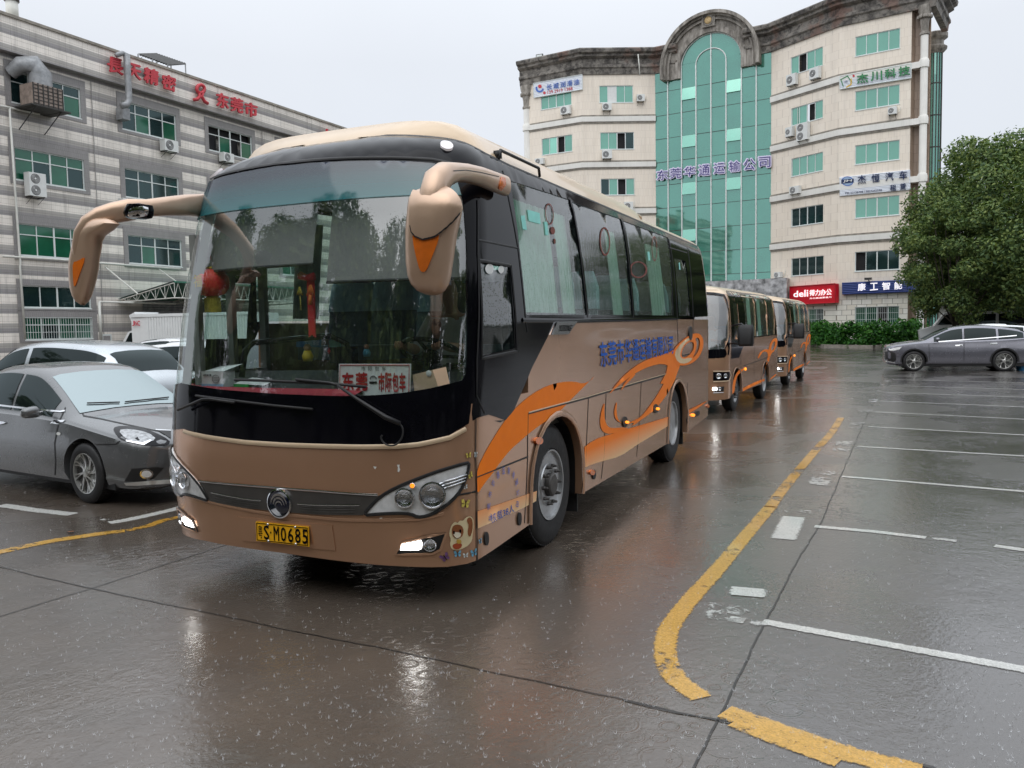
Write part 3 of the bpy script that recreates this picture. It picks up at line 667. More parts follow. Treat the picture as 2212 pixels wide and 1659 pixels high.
# curtain wall
zt = GC.W(*q('R2', [(460, 1035)])[0])[1]; zbt = 4.6
ths = np.linspace(math.pi, 0, 25); archin = [(gc + ri * math.cos(a), gz + (gtop - gz) * math.sin(a)) for a in ths]
xm = [GC.W(*q('R6', [(x, 600)])[0])[0] for x in (268, 470, 683, 903, 1125, 1350, 1568)]; zh = sorted([GC.W(*q('R6', [(90, y)])[0])[1] for y in (245, 595, 940, 1275, 1610)])
sp_ = (zh[-1] - zh[0]) / 4; zz = [zh[0] + sp_ * k for k in range(-8, 8)]; print('curtain', [round(x, 2) for x in xm], [round(z, 2) for z in zh], gz, zt)
zz = [z for z in zz if zbt < z < gtop]
cols = [0] + xm + [GC.len]; vents = {(3, 'a'): []}
cw = MB(); gl_ = MB(); vt = MB(); rr2 = random.Random(5)
ztop_col = lambda x: (gz + (gtop - gz) * math.sqrt(max(0, 1 - ((x - gc) / ri) ** 2))) if abs(x - gc) < ri else ZR - .3
curtain_root = mk('curtain_wall', [GC.P(a, z, -.06) for a, z in [(0, zbt), (GC.len, zbt), (GC.len, ZR - .25), (gc + ri, ZR - .25)] + list(reversed(archin)) + [(gc - ri, ZR - .25), (0, ZR - .25)]], [tuple(range(4 + len(archin) + 2))], MT['void'], OB, world=True)
ventset = {}
def ventcell(k, pts):
    for p in q(k, pts): a, z = GC.W(*p); c = max(i for i in range(8) if cols[i] <= a); ventset.setdefault(c, []).append(z)
ventcell('R2', [(1240, 1310), (570, 1400)]); ventcell('R6', [(1240, 520), (580, 610), (580, 1310), (1250, 1230)]); ventcell('R5', [(1960, 280), (1960, 800)])
for c in range(8):
    x0, x1 = cols[c] + .0, cols[c + 1]; lv = [zbt] + zz + [99]
    for j in range(len(lv) - 1):
        z0, z1 = lv[j], lv[j + 1]
        if z0 >= min(ztop_col(x0 + .01), ztop_col(x1 - .01), 99) and z0 >= max(ztop_col(x0 + .01), ztop_col(x1 - .01)): continue
        poly = [(x0, z0), (x1, z0)] + [(x1 + (x0 - x1) * f, min(z1, ztop_col(x1 + (x0 - x1) * f - (.01 if f < .5 else -.01)))) for f in np.linspace(0, 1, 7 if z1 > gz - 3 else 2)]
        poly = [(x, max(z, z0)) for x, z in poly]
        vz = [z for z in ventset.get(c, []) if z0 < z < z1]
        j1 = rr2.uniform(-.010, .010); j2 = rr2.uniform(-.008, .008)
        gl_.add([GC.P(x, z, j1 * ((x - x0) / (x1 - x0) - .5) + j2 * (z - z0)) for x, z in poly], [tuple(range(len(poly)))])
        if vz:      # top-hung vent, slightly open
            h = (z1 - z0) * .5; MB().add([GC.P(x0 + .05, z1, .03), GC.P(x1 - .05, z1, .03), GC.P(x1 - .05, z1 - h, .03 + .10), GC.P(x0 + .05, z1 - h, .13), GC.P(x0 + .05, z1 - h, .05), GC.P(x1 - .05, z1 - h, .05)], [(0, 1, 2, 3), (3, 2, 5, 4)]).build('open_vent', MT['teallight'], curtain_root, world=True)
gl_.build('glass_panels', MT['teal'], curtain_root, world=True)
mu = MB()
for i, x in enumerate(xm): GC.box(mu, x - .045, x + .045, zbt, (gz if i in (2, 4) else ztop_col(x + (0.02 if x < gc else -.02))) , 0, .10)
n_ = 24; rin = (xm[4] - xm[2]) / 2; cin = (xm[4] + xm[2]) / 2; itop = GC.W(*q('R2', [(950, 705)])[0])[1]
mu.tube([GC.P(cin + rin * math.cos(a), gz + (itop - gz) * math.sin(a), .06) for a in np.linspace(0, math.pi, 21)], .05, 6)
mu.tube([GC.P(a, z, .04) for a, z in archin], .06, 6)
mu.build('mullions', MT['frame'], curtain_root, world=True)
tr2 = MB()
for z in zz: 
    if z < gz + .2: GC.box(tr2, 0 if z < ZR - .3 else gc - ri, GC.len if z < ZR - .3 else gc + ri, z - .018, z + .018, 0, .022)
tr2.build('joints', MT['tinydark'], curtain_root, world=True)
# stone arch: stepped rings
def ringm(r0, r1, o0, o1, mb, leg=.9):
    k0 = (gtop - gz) / ri; ang = list(np.linspace(math.pi, 0, 41)); V = []
    def pt_a(r, a): return (gc + r * math.cos(a), gz + (r - ri + (gtop - gz)) * math.sin(a))
    prof = []
    for a in [None] + ang + [None]: prof.append(a)
    for i, a in enumerate(prof):
        if a is None:
            sg = -1 if i == 0 else 1; q4 = [(gc + sg * r, gz - leg) for r in (r0, r1)]
        else: q4 = [pt_a(r, a) for r in (r0, r1)]
        V += [GC.P(*q4[0], o0), GC.P(*q4[0], o1), GC.P(*q4[1], o1), GC.P(*q4[1], o0)]
    m = len(prof); mb.add(V, [(4 * i + k, 4 * i + (k + 1) % 4, 4 * i + 4 + (k + 1) % 4, 4 * i + 4 + k) for i in range(m - 1) for k in range(4)] + [(0, 1, 2, 3), (4 * m - 4, 4 * m - 3, 4 * m - 2, 4 * m - 1)])
ro = otop - gtop + ri; am = MB()
ringm(ri + .02, ri + .45, -.3, .30, am); ringm(ri + .45, ri + .95, -.3, .22, am); ringm(ri + .95, ri + 1.08, -.3, .42, am); ringm(ri + 1.08, ri + 1.22, -.3, .34, am); ringm(ri + 1.22, ro - .25, -.3, .55, am); ringm(ro - .25, ro, -.3, .85, am)
ar = am.build('stone_arch', MT['arch'], OB, world=True)
ma, mz = GC.W(*q('R2', [(885, 325)])[0]); mm_ = Matrix.Translation(GC.P(ma, mz, .5)) @ GC.n.to_track_quat('Z', 'Y').to_matrix().to_4x4()
med = MB().lathe([(.42, -.2), (.42, .04), (.34, .06), (.33, .02), (.01, .02)], 28, 0, mm_).box((-.55, -.5, -.2), (.55, .3, -.02), 0, mm_).build('medallion', MT['arch'], ar, world=True)
MB().lathe([(.31, .02), (.28, .07), (.01, .09)], 24, 0, mm_).build('medallion_face', pm('gilt', srgb(205, 178, 130), .5, .2, .15, 10), med, True, world=True)
# lettering on the glass
MT['lilac'] = pm('lilac_backing', srgb(225, 220, 245), .5, 0, .03, 3); MT['purple'] = pm('purple_letters', srgb(66, 56, 130), .5, 0, .05, 3)
sgn = thing('building_sign', 'big purple company lettering with pale outline fixed across the green glass', 'sign', tuple(GC.P(0, zh[1], .2)))
chars = '东莞华通运输公司'; cx_ = [(105, 262, 1030, 1182), (298, 462, 1000, 1160), (505, 665, 975, 1132), (722, 880, 950, 1118), (945, 1100, 925, 1090), (1170, 1328, 895, 1060), (1385, 1550, 862, 1040), (1605, 1775, 832, 1000)]
for ch, (a, b, t0, t1) in zip(chars, cx_):
    sl = (b - a) * .14; qd = [(a, t0 + sl * .6), (b, t0), (b, t1 - sl * .6), (a, t1)]
    bk = GC.text('letter_backing', ch, 'R6', [(a - 4, t0 + sl * .6 - 4), (b + 4, t0 - 4), (b + 4, t1 - sl * .6 + 4), (a - 4, t1 + 4)], MT['lilac'], sgn, .20, .06, .075); GC.text('letter', ch, 'R6', qd, MT['purple'], bk, .272, .012, .012)
# tower of green glass behind the right end
tw = MB(); tc0 = PP(*q('R3', [(1905, 800)])[0], R2s.P(E2, 0, -7), R2s.n); tr_ = abs((PP(*q('R3', [(1985, 800)])[0], R2s.P(E2, 0, -7), R2s.n) - tc0).dot(R2s.t)); tcz = Matrix.Translation((tc0.x, tc0.y, 0))
tzt = PP(*q('R3', [(1920, 600)])[0], R2s.P(E2, 0, -7), R2s.n).z; tzc = PP(*q('R3', [(1950, 365)])[0], R2s.P(E2, 0, -7), R2s.n).z
tw.lathe([(tr_, 0), (tr_, tzt)], 14, 0, tcz); two = tw.build('glass_tower', MT['teal'], OB, world=True)
for v_ in two.data.vertices: pass
h_ = tzc - tzt
MB().lathe([(tr_ * 1.05, tzt), (tr_ * 1.65, tzt + .2 * h_), (tr_ * 1.7, tzt + .3 * h_), (tr_ * 1.2, tzt + .42 * h_), (tr_ * 1.2, tzt + .62 * h_), (tr_ * 1.75, tzt + .75 * h_), (tr_ * 1.75, tzt + .95 * h_), (tr_ * 1.6, tzt + h_)], 28, 0, tcz).build('tower_crown', MT['arch'], two, True, world=True, ang=40)
tb = MB()
for k in range(9): z = 3 + k * 2.4; tb.lathe([(tr_ * 1.01, z), (tr_ * 1.03, z + .02), (tr_ * 1.03, z + .08), (tr_ * 1.01, z + .1)], 14, 0, tcz)
for k in range(14): an = 2 * math.pi * (k + .0) / 14; p = tcz @ Vector((tr_ * math.cos(an), tr_ * math.sin(an), 0)); tb.box((p.x - .04, p.y - .04, 0), (p.x + .04, p.y + .04, tzt))
tb.build('tower_mullions', MT['tinydark'], two, world=True)
# entrance canopy clad in granite
MT['granite'] = pm('white_veined_granite', (.36, .36, .37, 1), .35, 0, .75, 2.5, .2)
ca0 = GC.W(*q('B', [(260, 290)])[0])[0]; cz1 = G(*q('B', [(420, 268)])[0], 0) ; pc = PP(*q('B', [(830, 265)])[0], GC.P(GC.len, 0, 1.6), GC.n); cb_ = MB()
aR = (pc - GC.A).dot(GC.t); GC.box(cb_, -1, aR, pc.z - 1.6, pc.z, .12, 1.9); GC.box(cb_, 1, 1.6, 0, pc.z - 1.6, 1.0, 1.7); GC.box(cb_, aR - .8, aR - .2, 0, pc.z - 1.6, 1.0, 1.7)
cb_.build('entrance_canopy', MT['granite'], OB, world=True); mb = MB(); GC.box(mb, 0, GC.len, 0, zbt, -.4, -.1); mb.build('entrance_hall', MT['darkwin'], OB, world=True)

# signs
WB = sheet_mat('white_corrugated', srgb(225, 230, 238)); ink = lambda n, c: pm(n, srgb(*c), .5, 0, .05, 5)
s1 = L1.sign('white corrugated board with blue lettering and phone number under the left cornice', 'R1', [(232, 508), (770, 410), (773, 575), (237, 668)], WB, corr=10, edge=MT['frame'])
bl_ = ink('sign_blue', (70, 110, 190)); rd_ = ink('sign_red', (200, 60, 70)); gn_ = ink('sign_green', (50, 130, 80)); nv_ = ink('sign_navy', (30, 48, 90)); yl_ = ink('sign_yellow', (225, 180, 50))
for i, ch in enumerate('长城润滑油'): x = 375 + i * 75; y = 512 - i * 13.5; L1.text('letter', ch, 'R1', [(x, y + 8), (x + 60, y - 2), (x + 62, y + 62), (x + 3, y + 72)], bl_, s1, .17, .03, .01)
L1.text('phone_number', '139 2919 1388', 'R1', [(385, 590), (663, 546), (665, 580), (388, 624)], rd_, s1, .16, .01, .012)
def logo_ring(seg, k, c, r0, r1, mat, parent, off, a0=0, a1=6.283, n=24, ys=1):
    pts = []
    for rr, A_ in ((r1, np.linspace(a0, a1, n)), (r0, np.linspace(a1, a0, n))): pts += [(c[0] + rr * math.cos(a), c[1] + rr * ys * math.sin(a)) for a in A_]
    V = [seg.P(*seg.W(*p, off), off) for p in q(k, pts)]; T_ = [(i, i + 1, 2 * n - 2 - i, 2 * n - 1 - i) for i in range(n - 1)]
    return mk('logo', V, T_, mat, parent, world=True)
logo_ring(L1, 'R1', (300, 562), 26, 46, bl_, s1, .17, .1, 3.6); logo_ring(L1, 'R1', (302, 540), 0, 20, rd_, s1, .17)
logo_ring(L1, 'R1', (352, 612), 0, 15, rd_, s1, .17)
s2 = R2s.sign('white corrugated board with green lettering and hexagon logo above the fifth floor windows', 'R3', [(852, 848), (1645, 705), (1643, 865), (857, 988)], WB, corr=9, edge=MT['frame'])
for i, ch in enumerate('杰川科技'): x = 1045 + i * 154; y = 828 - i * 28; R2s.text('letter', ch, 'R3', [(x, y), (x + 122, y - 18), (x + 124, y + 82), (x + 3, y + 98)], gn_, s2, .2, .06, .022)
logo_ring(R2s, 'R3', (925, 902), 56, 70, gn_, s2, .17, -4.2, .1, 4); logo_ring(R2s, 'R3', (925, 902), 56, 70, yl_, s2, .175, -.5236, 1.57, 3); R2s.text('logo_letters', 'EE', 'R3', [(910, 893), (940, 888), (940, 908), (910, 913)], nv_, s2, .17, .01)
logo_ring(R2s, 'R3', (1008, 838), 0, 13, rd_, s2, .17)
s3 = R2s.sign('large white corrugated board with dark lettering and oval logo above the third floor windows', 'R4', [(850, 440), (1632, 355), (1635, 578), (855, 650)], WB, corr=14)
for i, ch in enumerate('杰恒汽车'): x = 1055 + i * 152; y = 418 - i * 16; R2s.text('letter', ch, 'R4', [(x, y + 4), (x + 88, y - 4), (x + 88, y + 88), (x + 2, y + 98)], nv_, s3, .19, .04, .014)
for i, ch in enumerate('租赁'): x = 1412 + i * 108; y = 524 - i * 12; R2s.text('letter', ch, 'R4', [(x, y), (x + 66, y - 5), (x + 66, y + 64), (x, y + 68)], nv_, s3, .19, .04, .014)
R2s.text('phone_number', 'TEL:23136798 13827242598', 'R4', [(910, 606), (1320, 570), (1320, 592), (910, 628)], nv_, s3, .17, .01)
logo_ring(R2s, 'R4', (940, 483), 0, 67, pm('logo_blue', srgb(150, 175, 205), .5), s3, .165, ys=.8); logo_ring(R2s, 'R4', (940, 483), 58, 67, bl_, s3, .17, ys=.8); mbx = [R2s.P(*R2s.W(*p, .175), .175) for p in q('R4', [(872, 468), (1008, 455), (1008, 498), (872, 512)])]; mk('logo_bar', mbx, [(0, 1, 2, 3)], nv_, s3, world=True)
R2s.text('logo_letters', 'JH', 'R4', [(895, 472), (990, 462), (985, 492), (890, 502)], MT['whitep'], s3, .19, .01, .03)
RDM = sheet_mat('red_sign_board', srgb(205, 18, 40), .35); s4 = R1s.sign('red shop sign with white lettering above the stone base, behind the second minibus', 'B', [(853, 350), (1285, 318), (1285, 500), (853, 520)], RDM, off=.5, th=.4, edge=sheet_mat('red_frame', srgb(170, 15, 32)))
LWm = emis('sign_white', (1, .96, .98, 1), .55)
R1s.text('letter', 'deli', 'B', [(888, 393), (1025, 376), (1025, 440), (888, 447)], LWm, s4, .56, .03, .03)
for i, ch in enumerate('得力办公'): x = 1040 + i * 53; R1s.text('letter', ch, 'B', [(x, 380 - i * 3), (x + 48, 377 - i * 3), (x + 48, 431 - i * 2), (x, 436 - i * 2)], LWm, s4, .56, .03, .02)
R1s.text('small_lettering', '办公直选更省力', 'B', [(1040, 452), (1246, 438), (1246, 454), (1040, 467)], LWm, s4, .55, .01, .015)
s5 = R2s.sign('long blue corrugated shop sign with white lettering, partly behind the tree', 'P', [(1058, 207), (1620, 180), (1620, 262), (1060, 283)], sheet_mat('blue_corrugated', srgb(24, 52, 120)), off=.35, th=.25, corr=7)
for i, ch in enumerate('康工智能'): x = 1160 + i * 77; R2s.text('letter', ch, 'P', [(x, 213 - i * 3.2), (x + 48, 211 - i * 3.2), (x + 48, 255 - i * 3.2), (x, 260 - i * 3.2)], LWm, s5, .42, .04, .02)

# air conditioners of the office building
GRP = 'outdoor air conditioner units on the office building'
for s, k, (x0, y0, x1, y1), fans, lab, pp in (
    (L1, 'R1', (520, 757, 640, 845), 1, 'white outdoor air conditioner under the window below the corner sign', 0), (L2, 'R1', (988, 725, 1105, 800), 1, 'outdoor air conditioner under the top floor window with a white open pane', 0),
    (L2, 'R1', (1372, 628, 1470, 700), 1, 'outdoor air conditioner right of the top floor window, next to the glass bay', .9), (L2, 'R1', (985, 1245, 1110, 1335), 1, 'outdoor air conditioner under the fifth floor window with ceiling lights inside', 0),
    (L1, 'R1', (238, 1335, 345, 1400), 1, 'outdoor air conditioner low on the left corner just above the coach roof', 0), (L2, 'R5', (1228, 435, 1345, 525), 1, 'outdoor air conditioner with a long white pipe, above the coach roof beside the glass bay', 2.6),
    (R1s, 'R3', (252, 820, 372, 940), 1, 'lower left unit of the pair under the top floor window right of the glass', 0), (R1s, 'R3', (507, 745, 628, 868), 1, 'upper right unit of the pair under the top floor window right of the glass', 0),
    (R1s, 'R3', (245, 1408, 330, 1508), 1, 'small grey outdoor unit left of the tall twin-fan unit', 2.4), (R1s, 'R3', (362, 1360, 505, 1550), 2, 'tall twin-fan outdoor unit under the fifth floor window', 0),
    (R2s, 'R3', (1378, 1180, 1490, 1260), 1, 'outdoor unit with a looping pipe under the fifth floor window of the right wing', .6), (R1s, 'R4', (285, 540, 408, 622), 1, 'outdoor unit set on the string course under the fourth floor window', 0),
    (R1s, 'R4', (120, 1490, 200, 1550), 1, 'outdoor unit just above the granite canopy', 1.4), (R1s, 'B', (1058, 760, 1138, 820), 1, 'outdoor unit standing at the left end of the hedge', 0), (R2s, 'U', (455, 978, 562, 1035), 1, 'outdoor unit standing at the right end of the hedge', 0)):
    off = .42 if k != 'U' and k != 'B' else .9
    a, b = [s.W(*p, off) for p in q(k, [(x0, (y0 + y1) / 2), (x1, (y0 + y1) / 2)])]; zt_ = s.W(*q(k, [((x0 + x1) / 2, y0)])[0], off)[1]; zb_2 = s.W(*q(k, [((x0 + x1) / 2, y1)])[0], off)[1]
    wd = (b[0] - a[0]) * .86; ht = zt_ - zb_2
    o_ = ac_unit(lab, s.P((a[0] + b[0]) / 2, (zt_ + zb_2) / 2, off), s.n, wd, ht, .34, fans, GRP, pipe=pp, bracket=(k not in ('U', 'B')))
# floodlight, roof wire and wall pipe
fl = thing('floodlight', 'small square floodlight on the left end of the stained cornice', 'floodlight', tuple(L1.P(*L1.W(*q('R1', [(310, 262)])[0]), 0)))
p = L1.P(*L1.W(*q('R1', [(300, 222)])[0]), 0); MB().box((p.x - .32, p.y - .08, p.z - .28), (p.x + .32, p.y + .08, p.z + .28)).build('lamp_box', MT['tinydark'], fl, world=True); MB().box((p.x - .26, p.y - .1, p.z - .22), (p.x + .26, p.y - .082, p.z + .22)).build('lamp_glass', MT['frame'], fl, world=True)
MB().tube([(p.x, p.y, p.z - .6), (p.x, p.y, p.z - .2)], .04, 6).build('stand', MT['tinydark'], fl, world=True)
wp = MB(); wp.tube([L2.P(*L2.W(*pp_, .8), .8) for pp_ in q('R1', [(1388, 185), (1400, 300), (1408, 415)])], .05, 6); wp.build('drain_pipe', MT['tube'], OB, True, world=True)
cm = thing('security_camera', 'small dark camera on a bracket above the blue shop sign', 'camera', tuple(R2s.P(*R2s.W(*q('U', [(175, 525)])[0], .3), .3)))
p = R2s.P(*R2s.W(*q('U', [(172, 510)])[0], .6), .6); MB().box((p.x - .25, p.y - .15, p.z - .08), (p.x + .25, p.y + .15, p.z + .08)).build('camera_body', MT['tinydark'], cm, world=True); MB().tube([p, R2s.P(*R2s.W(*q('U', [(182, 535)])[0], .05), .05)], .04, 6).build('camera_arm', MT['tinydark'], cm, world=True)

# ------------------------------------------------------------------ the striped factory building on the left
LY = -.04; lt = Vector((-math.sin(LY), math.cos(LY), 0)); ln = Vector((math.cos(LY), math.sin(LY), 0)); l0 = Vector((-34, 25, 0)); l0 = l0 - lt * l0.dot(lt)
FB = thing('factory_building', 'grey and cream striped four storey factory building with green curtained windows', 'building', tuple(l0 + lt * 30), LY)
LS = Seg((l0 + lt * 0).to_2d(), (l0 + lt * 66).to_2d(), FB); LS.n = ln
def stripe_mat(name, flip=0):
    t = NT(name); tc = t.n('TexCoord').outputs['Object']; sp = t.n('SeparateXYZ'); t.l(tc, sp.inputs[0])
    cb = t.n('CombineXYZ'); t.l(sp.outputs[1], cb.inputs[0]); t.l(sp.outputs[2], cb.inputs[1])
    fz = t.math('FRACT', t.math('MULTIPLY_ADD', sp.outputs[2], 1 / .90, .34 + flip))
    br = t.n('TexBrick', i_Scale=1.); br.inputs['Brick Width'].default_value = .9; br.inputs['Row Height'].default_value = .225; br.inputs['Mortar Size'].default_value = .006; br.offset = 0
    for k, v in (('Color1', (1, 1, 1, 1)), ('Color2', (.93, .93, .93, 1)), ('Mortar', (.55, .53, .5, 1))): br.inputs[k].default_value = v
    t.l(cb.outputs[0], br.inputs['Vector'])
    br2 = t.n('TexBrick', i_Scale=1.); br2.inputs['Brick Width'].default_value = .10; br2.inputs['Row Height'].default_value = .225; br2.inputs['Mortar Size'].default_value = .004; br2.offset = 0
    for k, v in (('Color1', (1, 1, 1, 1)), ('Color2', (.96, .96, .96, 1)), ('Mortar', (.8, .79, .77, 1))): br2.inputs[k].default_value = v
    t.l(cb.outputs[0], br2.inputs['Vector'])
    c = t.ramp(fz, [(0., srgb(250, 243, 234)), (.5, srgb(160, 157, 157)), (.75, srgb(184, 180, 175))])
    for nd in [n for n in t.t.nodes if n.type == 'VALTORGB']: nd.color_ramp.interpolation = 'CONSTANT'
    c = t.mix(1., c, br.outputs['Color'], 'MULTIPLY'); c = t.mix(1., c, br2.outputs['Color'], 'MULTIPLY')
    mp = t.n('Mapping', i_Scale=(1.2, 1.2, .12)); t.l(tc, mp.inputs[0]); st = t.noise(mp.outputs[0], 2.2, 7, .7); bl = t.noise(tc, .4, 5, .6)
    r1 = t.n('ValToRGB'); t.l(st, r1.inputs[0]); r1.color_ramp.elements[0].position = .5; r1.color_ramp.elements[0].color = (0, 0, 0, 1); r1.color_ramp.elements[1].position = .78; r1.color_ramp.elements[1].color = (.5, .5, .5, 1)
    c = t.mix(r1.outputs[0], c, (.07, .062, .055, 1)); r2 = t.n('ValToRGB'); t.l(bl, r2.inputs[0]); r2.color_ramp.elements[0].position = .4; r2.color_ramp.elements[0].color = (0, 0, 0, 1); r2.color_ramp.elements[1].position = .8; r2.color_ramp.elements[1].color = (.25, .25, .25, 1)
    c = t.mix(r2.outputs[0], c, (.16, .13, .10, 1))
    t.l(c, t.b.inputs['Base Color']); t.b.inputs['Roughness'].default_value = .4; return t.m
MT['stripe'] = stripe_mat('striped_tiles'); MT['surround'] = tile_wall('dark_grey_tiles', srgb(154, 151, 150), srgb(148, 145, 144), .1, .225, .004, stain=.35)[0].m
hs = []; rowz = [(1.62, 2.68), (3.14, 4.17), (5.57, 7.05), (9.05, 10.54), (12.57, 14.02)]; rrl = random.Random(11)
pal = {0: ['greenwin', D_, 'greenwin', 'greenwin'], 1: [D_], 2: ['greenwin', 'greenwin', 'greenwin', D_], 3: ['greenwin', D_, 'greenwin', D_], 4: [D_, D_, D_, 'greenwin']}
sur = MB()
for c in range(-1, 7):
    y0 = 20.22 + c * 5.88; y1 = y0 + 3.52
    for r, (z0, z1) in enumerate(rowz):
        if r == 2 and c >= 1: z0 = 5.57
        if r < 2 and c >= 1: continue
        pn = pal[r][:]; pn2 = [rrl.choice(('greenwin', D_, D_)) for _ in range(4)] if c else pn
        if c == 2: pn2 = [O_, 'greenwin', O_, 'greenwin']
        LS.window((y0, y1, z0, z1), pn2, hs, 4, .66 if r != 1 else None, .09, bars=(r == 0))
        e_ = .28
        for a0, a1, b0, b1 in ((y0 - e_, y1 + e_, z1, z1 + (.42 if r > 1 else .3)), (y0 - e_, y1 + e_, z0 - (.2 if r > 1 else .12), z0), (y0 - e_, y0, z0, z1), (y1, y1 + e_, z0, z1)): LS.box(sur, a0, a1, b0, b1, .0, .035 + .001 * (a1 - a0 > 1))
LS.wall([(8, 0), (62, 0), (62, 14.7), (8, 14.7)], hs, MT['stripe']); sur.build('window_surround', MT['surround'], FB, world=True)
mb = MB(); LS.box(mb, 8, 62, 14.7, 16.25, -.3, .42); mb.build('parapet', MT['stripe'], FB, world=True); mb = MB(); LS.box(mb, 8, 62, 16.25, 16.38, -.4, .50); mb.build('parapet_coping', MT['beigeband'], FB, world=True)
mb = MB(); LS.box(mb, 8, 62, 0, 16.0, -16, -.6); mb.build('building_body', MT['stripe'], FB, world=True)
for a in (24.35, 26.0 + 5.9 * 2 - 1.4, 45): MB().tube([LS.P(a, .2, .05), LS.P(a, 14.6, .05)], .02, 5).build('downpipe', MT['surround'], FB, world=True)
# ledge, downpipes and cable trays
def lspt(k, p, off=.2): return LS.P(*LS.W(*q(k, [p])[0], off), off)
pipes = MB(); pipes.tube([lspt('I', (60, 680)), lspt('I', (95, 1200)), lspt('I', (128, 1659)), lspt('C', (110, 20)), lspt('C', (140, 425))], .05, 6); pipes.tube([lspt('I', (-40, 660)), lspt('I', (60, 680)), lspt('I', (200, 712)), lspt('I', (250, 722))], .05, 6)
pipes.tube([lspt('L', (-520, 900)), lspt('L', (0, 930)), lspt('L', (560, 975)), lspt('L', (1440, 1040))], .055, 6); pipes.build('wall_pipe', MT['tube'], FB, True, world=True)
# hung lettering
def cjk(seg, sign_o, s_, k, boxes, mat, off=.62, bold=.03, depth=.1):
    for ch, (x0, y0, x1, y1, sk) in zip(s_, boxes): seg.text('letter', ch, k, [(x0, y0), (x1, y0 + sk), (x1, y1 + sk), (x0, y1)], mat, sign_o, off, depth, bold)
RL = ink('red_letters', (198, 62, 72))
sg1 = thing('wall_sign', 'four faded red characters on the parapet left of the rooftop shelter, behind a duct', 'sign', tuple(LS.P(29, 14.7, .6)), LY); cjk(LS, sg1, '長天精密', 'I', [(678, 355, 772, 450, 28), (800, 395, 885, 485, 24), (908, 425, 995, 520, 24), (1022, 468, 1104, 560, 22)], RL)
sg2 = thing('wall_sign', 'three red characters farther right on the parapet of the striped building', 'sign', tuple(LS.P(35, 14.7, .6)), LY); cjk(LS, sg2, '东莞市', 'I', [(1366, 583, 1438, 672, 20), (1456, 612, 1530, 700, 20), (1546, 642, 1620, 726, 20)], RL)
sg3 = thing('wall_sign', 'red figure-shaped logo between the two groups of red characters', 'sign', tuple(LS.P(33, 14.7, .6)), LY)
b = MB(); b.tube([lspt('I', (1268 + 24 * math.cos(a), 562 + 26 * math.sin(a)), .6) for a in np.linspace(0, 2 * math.pi, 17)], .10, 6, cap=False); b.tube([lspt('I', p, .6) for p in ((1258, 588), (1262, 612), (1245, 628), (1226, 630))], .10, 6); b.tube([lspt('I', p, .6) for p in ((1280, 586), (1275, 610), (1292, 640), (1314, 655))], .10, 6); b.tube([lspt('I', p, .6) for p in ((1262, 612), (1275, 612))], .1, 6); b.build('logo', RL, sg3, True, world=True)
sg4 = thing('wall_sign', 'red lettering at the far end of the parapet, just above the coach roof', 'sign', tuple(LS.P(44, 14.7, .6)), LY); cjk(LS, sg4, '长', 'I', [(2046, 812, 2110, 880, 18)], RL)
# units on the striped building
GL = 'outdoor units and coolers on the striped building'
for k, (x0, y0, x1, y1), fans, lab, pp in (('I', (1035, 885, 1135, 955), 1, 'white outdoor unit under the middle top window of the striped building', 0), ('I', (1410, 968, 1485, 1022), 1, 'outdoor unit under the third top window of the striped building', 0),
    ('I', (178, 1095, 302, 1240), 2, 'twin-fan outdoor unit hung below the left window, pipe curling left', 0), ('L', (800, 262, 920, 305), 1, 'outdoor unit half hidden behind the far mirror arm', 0)):
    off = .5; a, b = [LS.W(*p, off) for p in q(k, [(x0, (y0 + y1) / 2), (x1, (y0 + y1) / 2)])]; zt_ = LS.W(*q(k, [((x0 + x1) / 2, y0)])[0], off)[1]; zb_2 = LS.W(*q(k, [((x0 + x1) / 2, y1)])[0], off)[1]
    ac_unit(lab, LS.P((a[0] + b[0]) / 2, (zt_ + zb_2) / 2, off), ln, (b[0] - a[0]) * .85, zt_ - zb_2, .4, fans, GL, pipe=pp)
ec = thing('evaporative_cooler', 'weathered cooler box with a metal elbow duct hung outside the top left window', 'cooler', tuple(lspt('I', (300, 690), .9)), LY)
a0, z0 = LS.W(*q('I', [(205, 660)])[0], 1.2); a1, z1 = LS.W(*q('I', [(385, 590)])[0], 1.2); mb = MB(); LS.box(mb, a0, a1, z0, z1 + .15, .35, 1.3); mb.build('cooler_box', pm('louvred_plastic', srgb(150, 135, 125), .6, 0, .3, 6, streak=.5), ec, world=True)
mb = MB()
for i in range(6): z = z0 + (z1 + .15 - z0) * (i + .5) / 6; LS.box(mb, a0 + .05, a1 - .05, z - .012, z + .012, 1.3, 1.33)
for i in range(7): a = a0 + (a1 - a0) * i / 6; LS.box(mb, a - .02, a + .02, z0, z1 + .15, 1.3, 1.34)
mb.build('louvre', MT['tinydark'], ec, world=True)
MT['galv'] = pm('galvanised_sheet', (.30, .31, .32, 1), .5, .3, .25, 5)
am_ = (a0 + a1) / 2; mb = MB(); mb.tube([LS.P(am_, z1 + .1, .8), LS.P(am_, z1 + .75, .8), LS.P(am_ - .25, z1 + 1.15, .75), LS.P(am_ - .7, z1 + 1.05, .5), LS.P(am_ - .9, z1 + .7, .05)], [(.55, .42), (.55, .42), (.5, .4), (.4, .35), (.35, .3)], 12); mb.build('duct', MT['galv'], ec, True, world=True, ang=50)
mb = MB()
for a in (a0 + .1, a1 - .1): mb.tube([LS.P(a, z0 - .05, 1.35), LS.P(a, z0 - .05, 0)], .03, 4); mb.tube([LS.P(a, z0 - .05, 1.3), LS.P(a, z0 - .95, 0)], .03, 4)
LS.box(mb, a0 - .2, a1 + .3, z0 - .06, z0, 0, 1.45); mb.build('bracket', MT['tinydark'], ec, world=True)
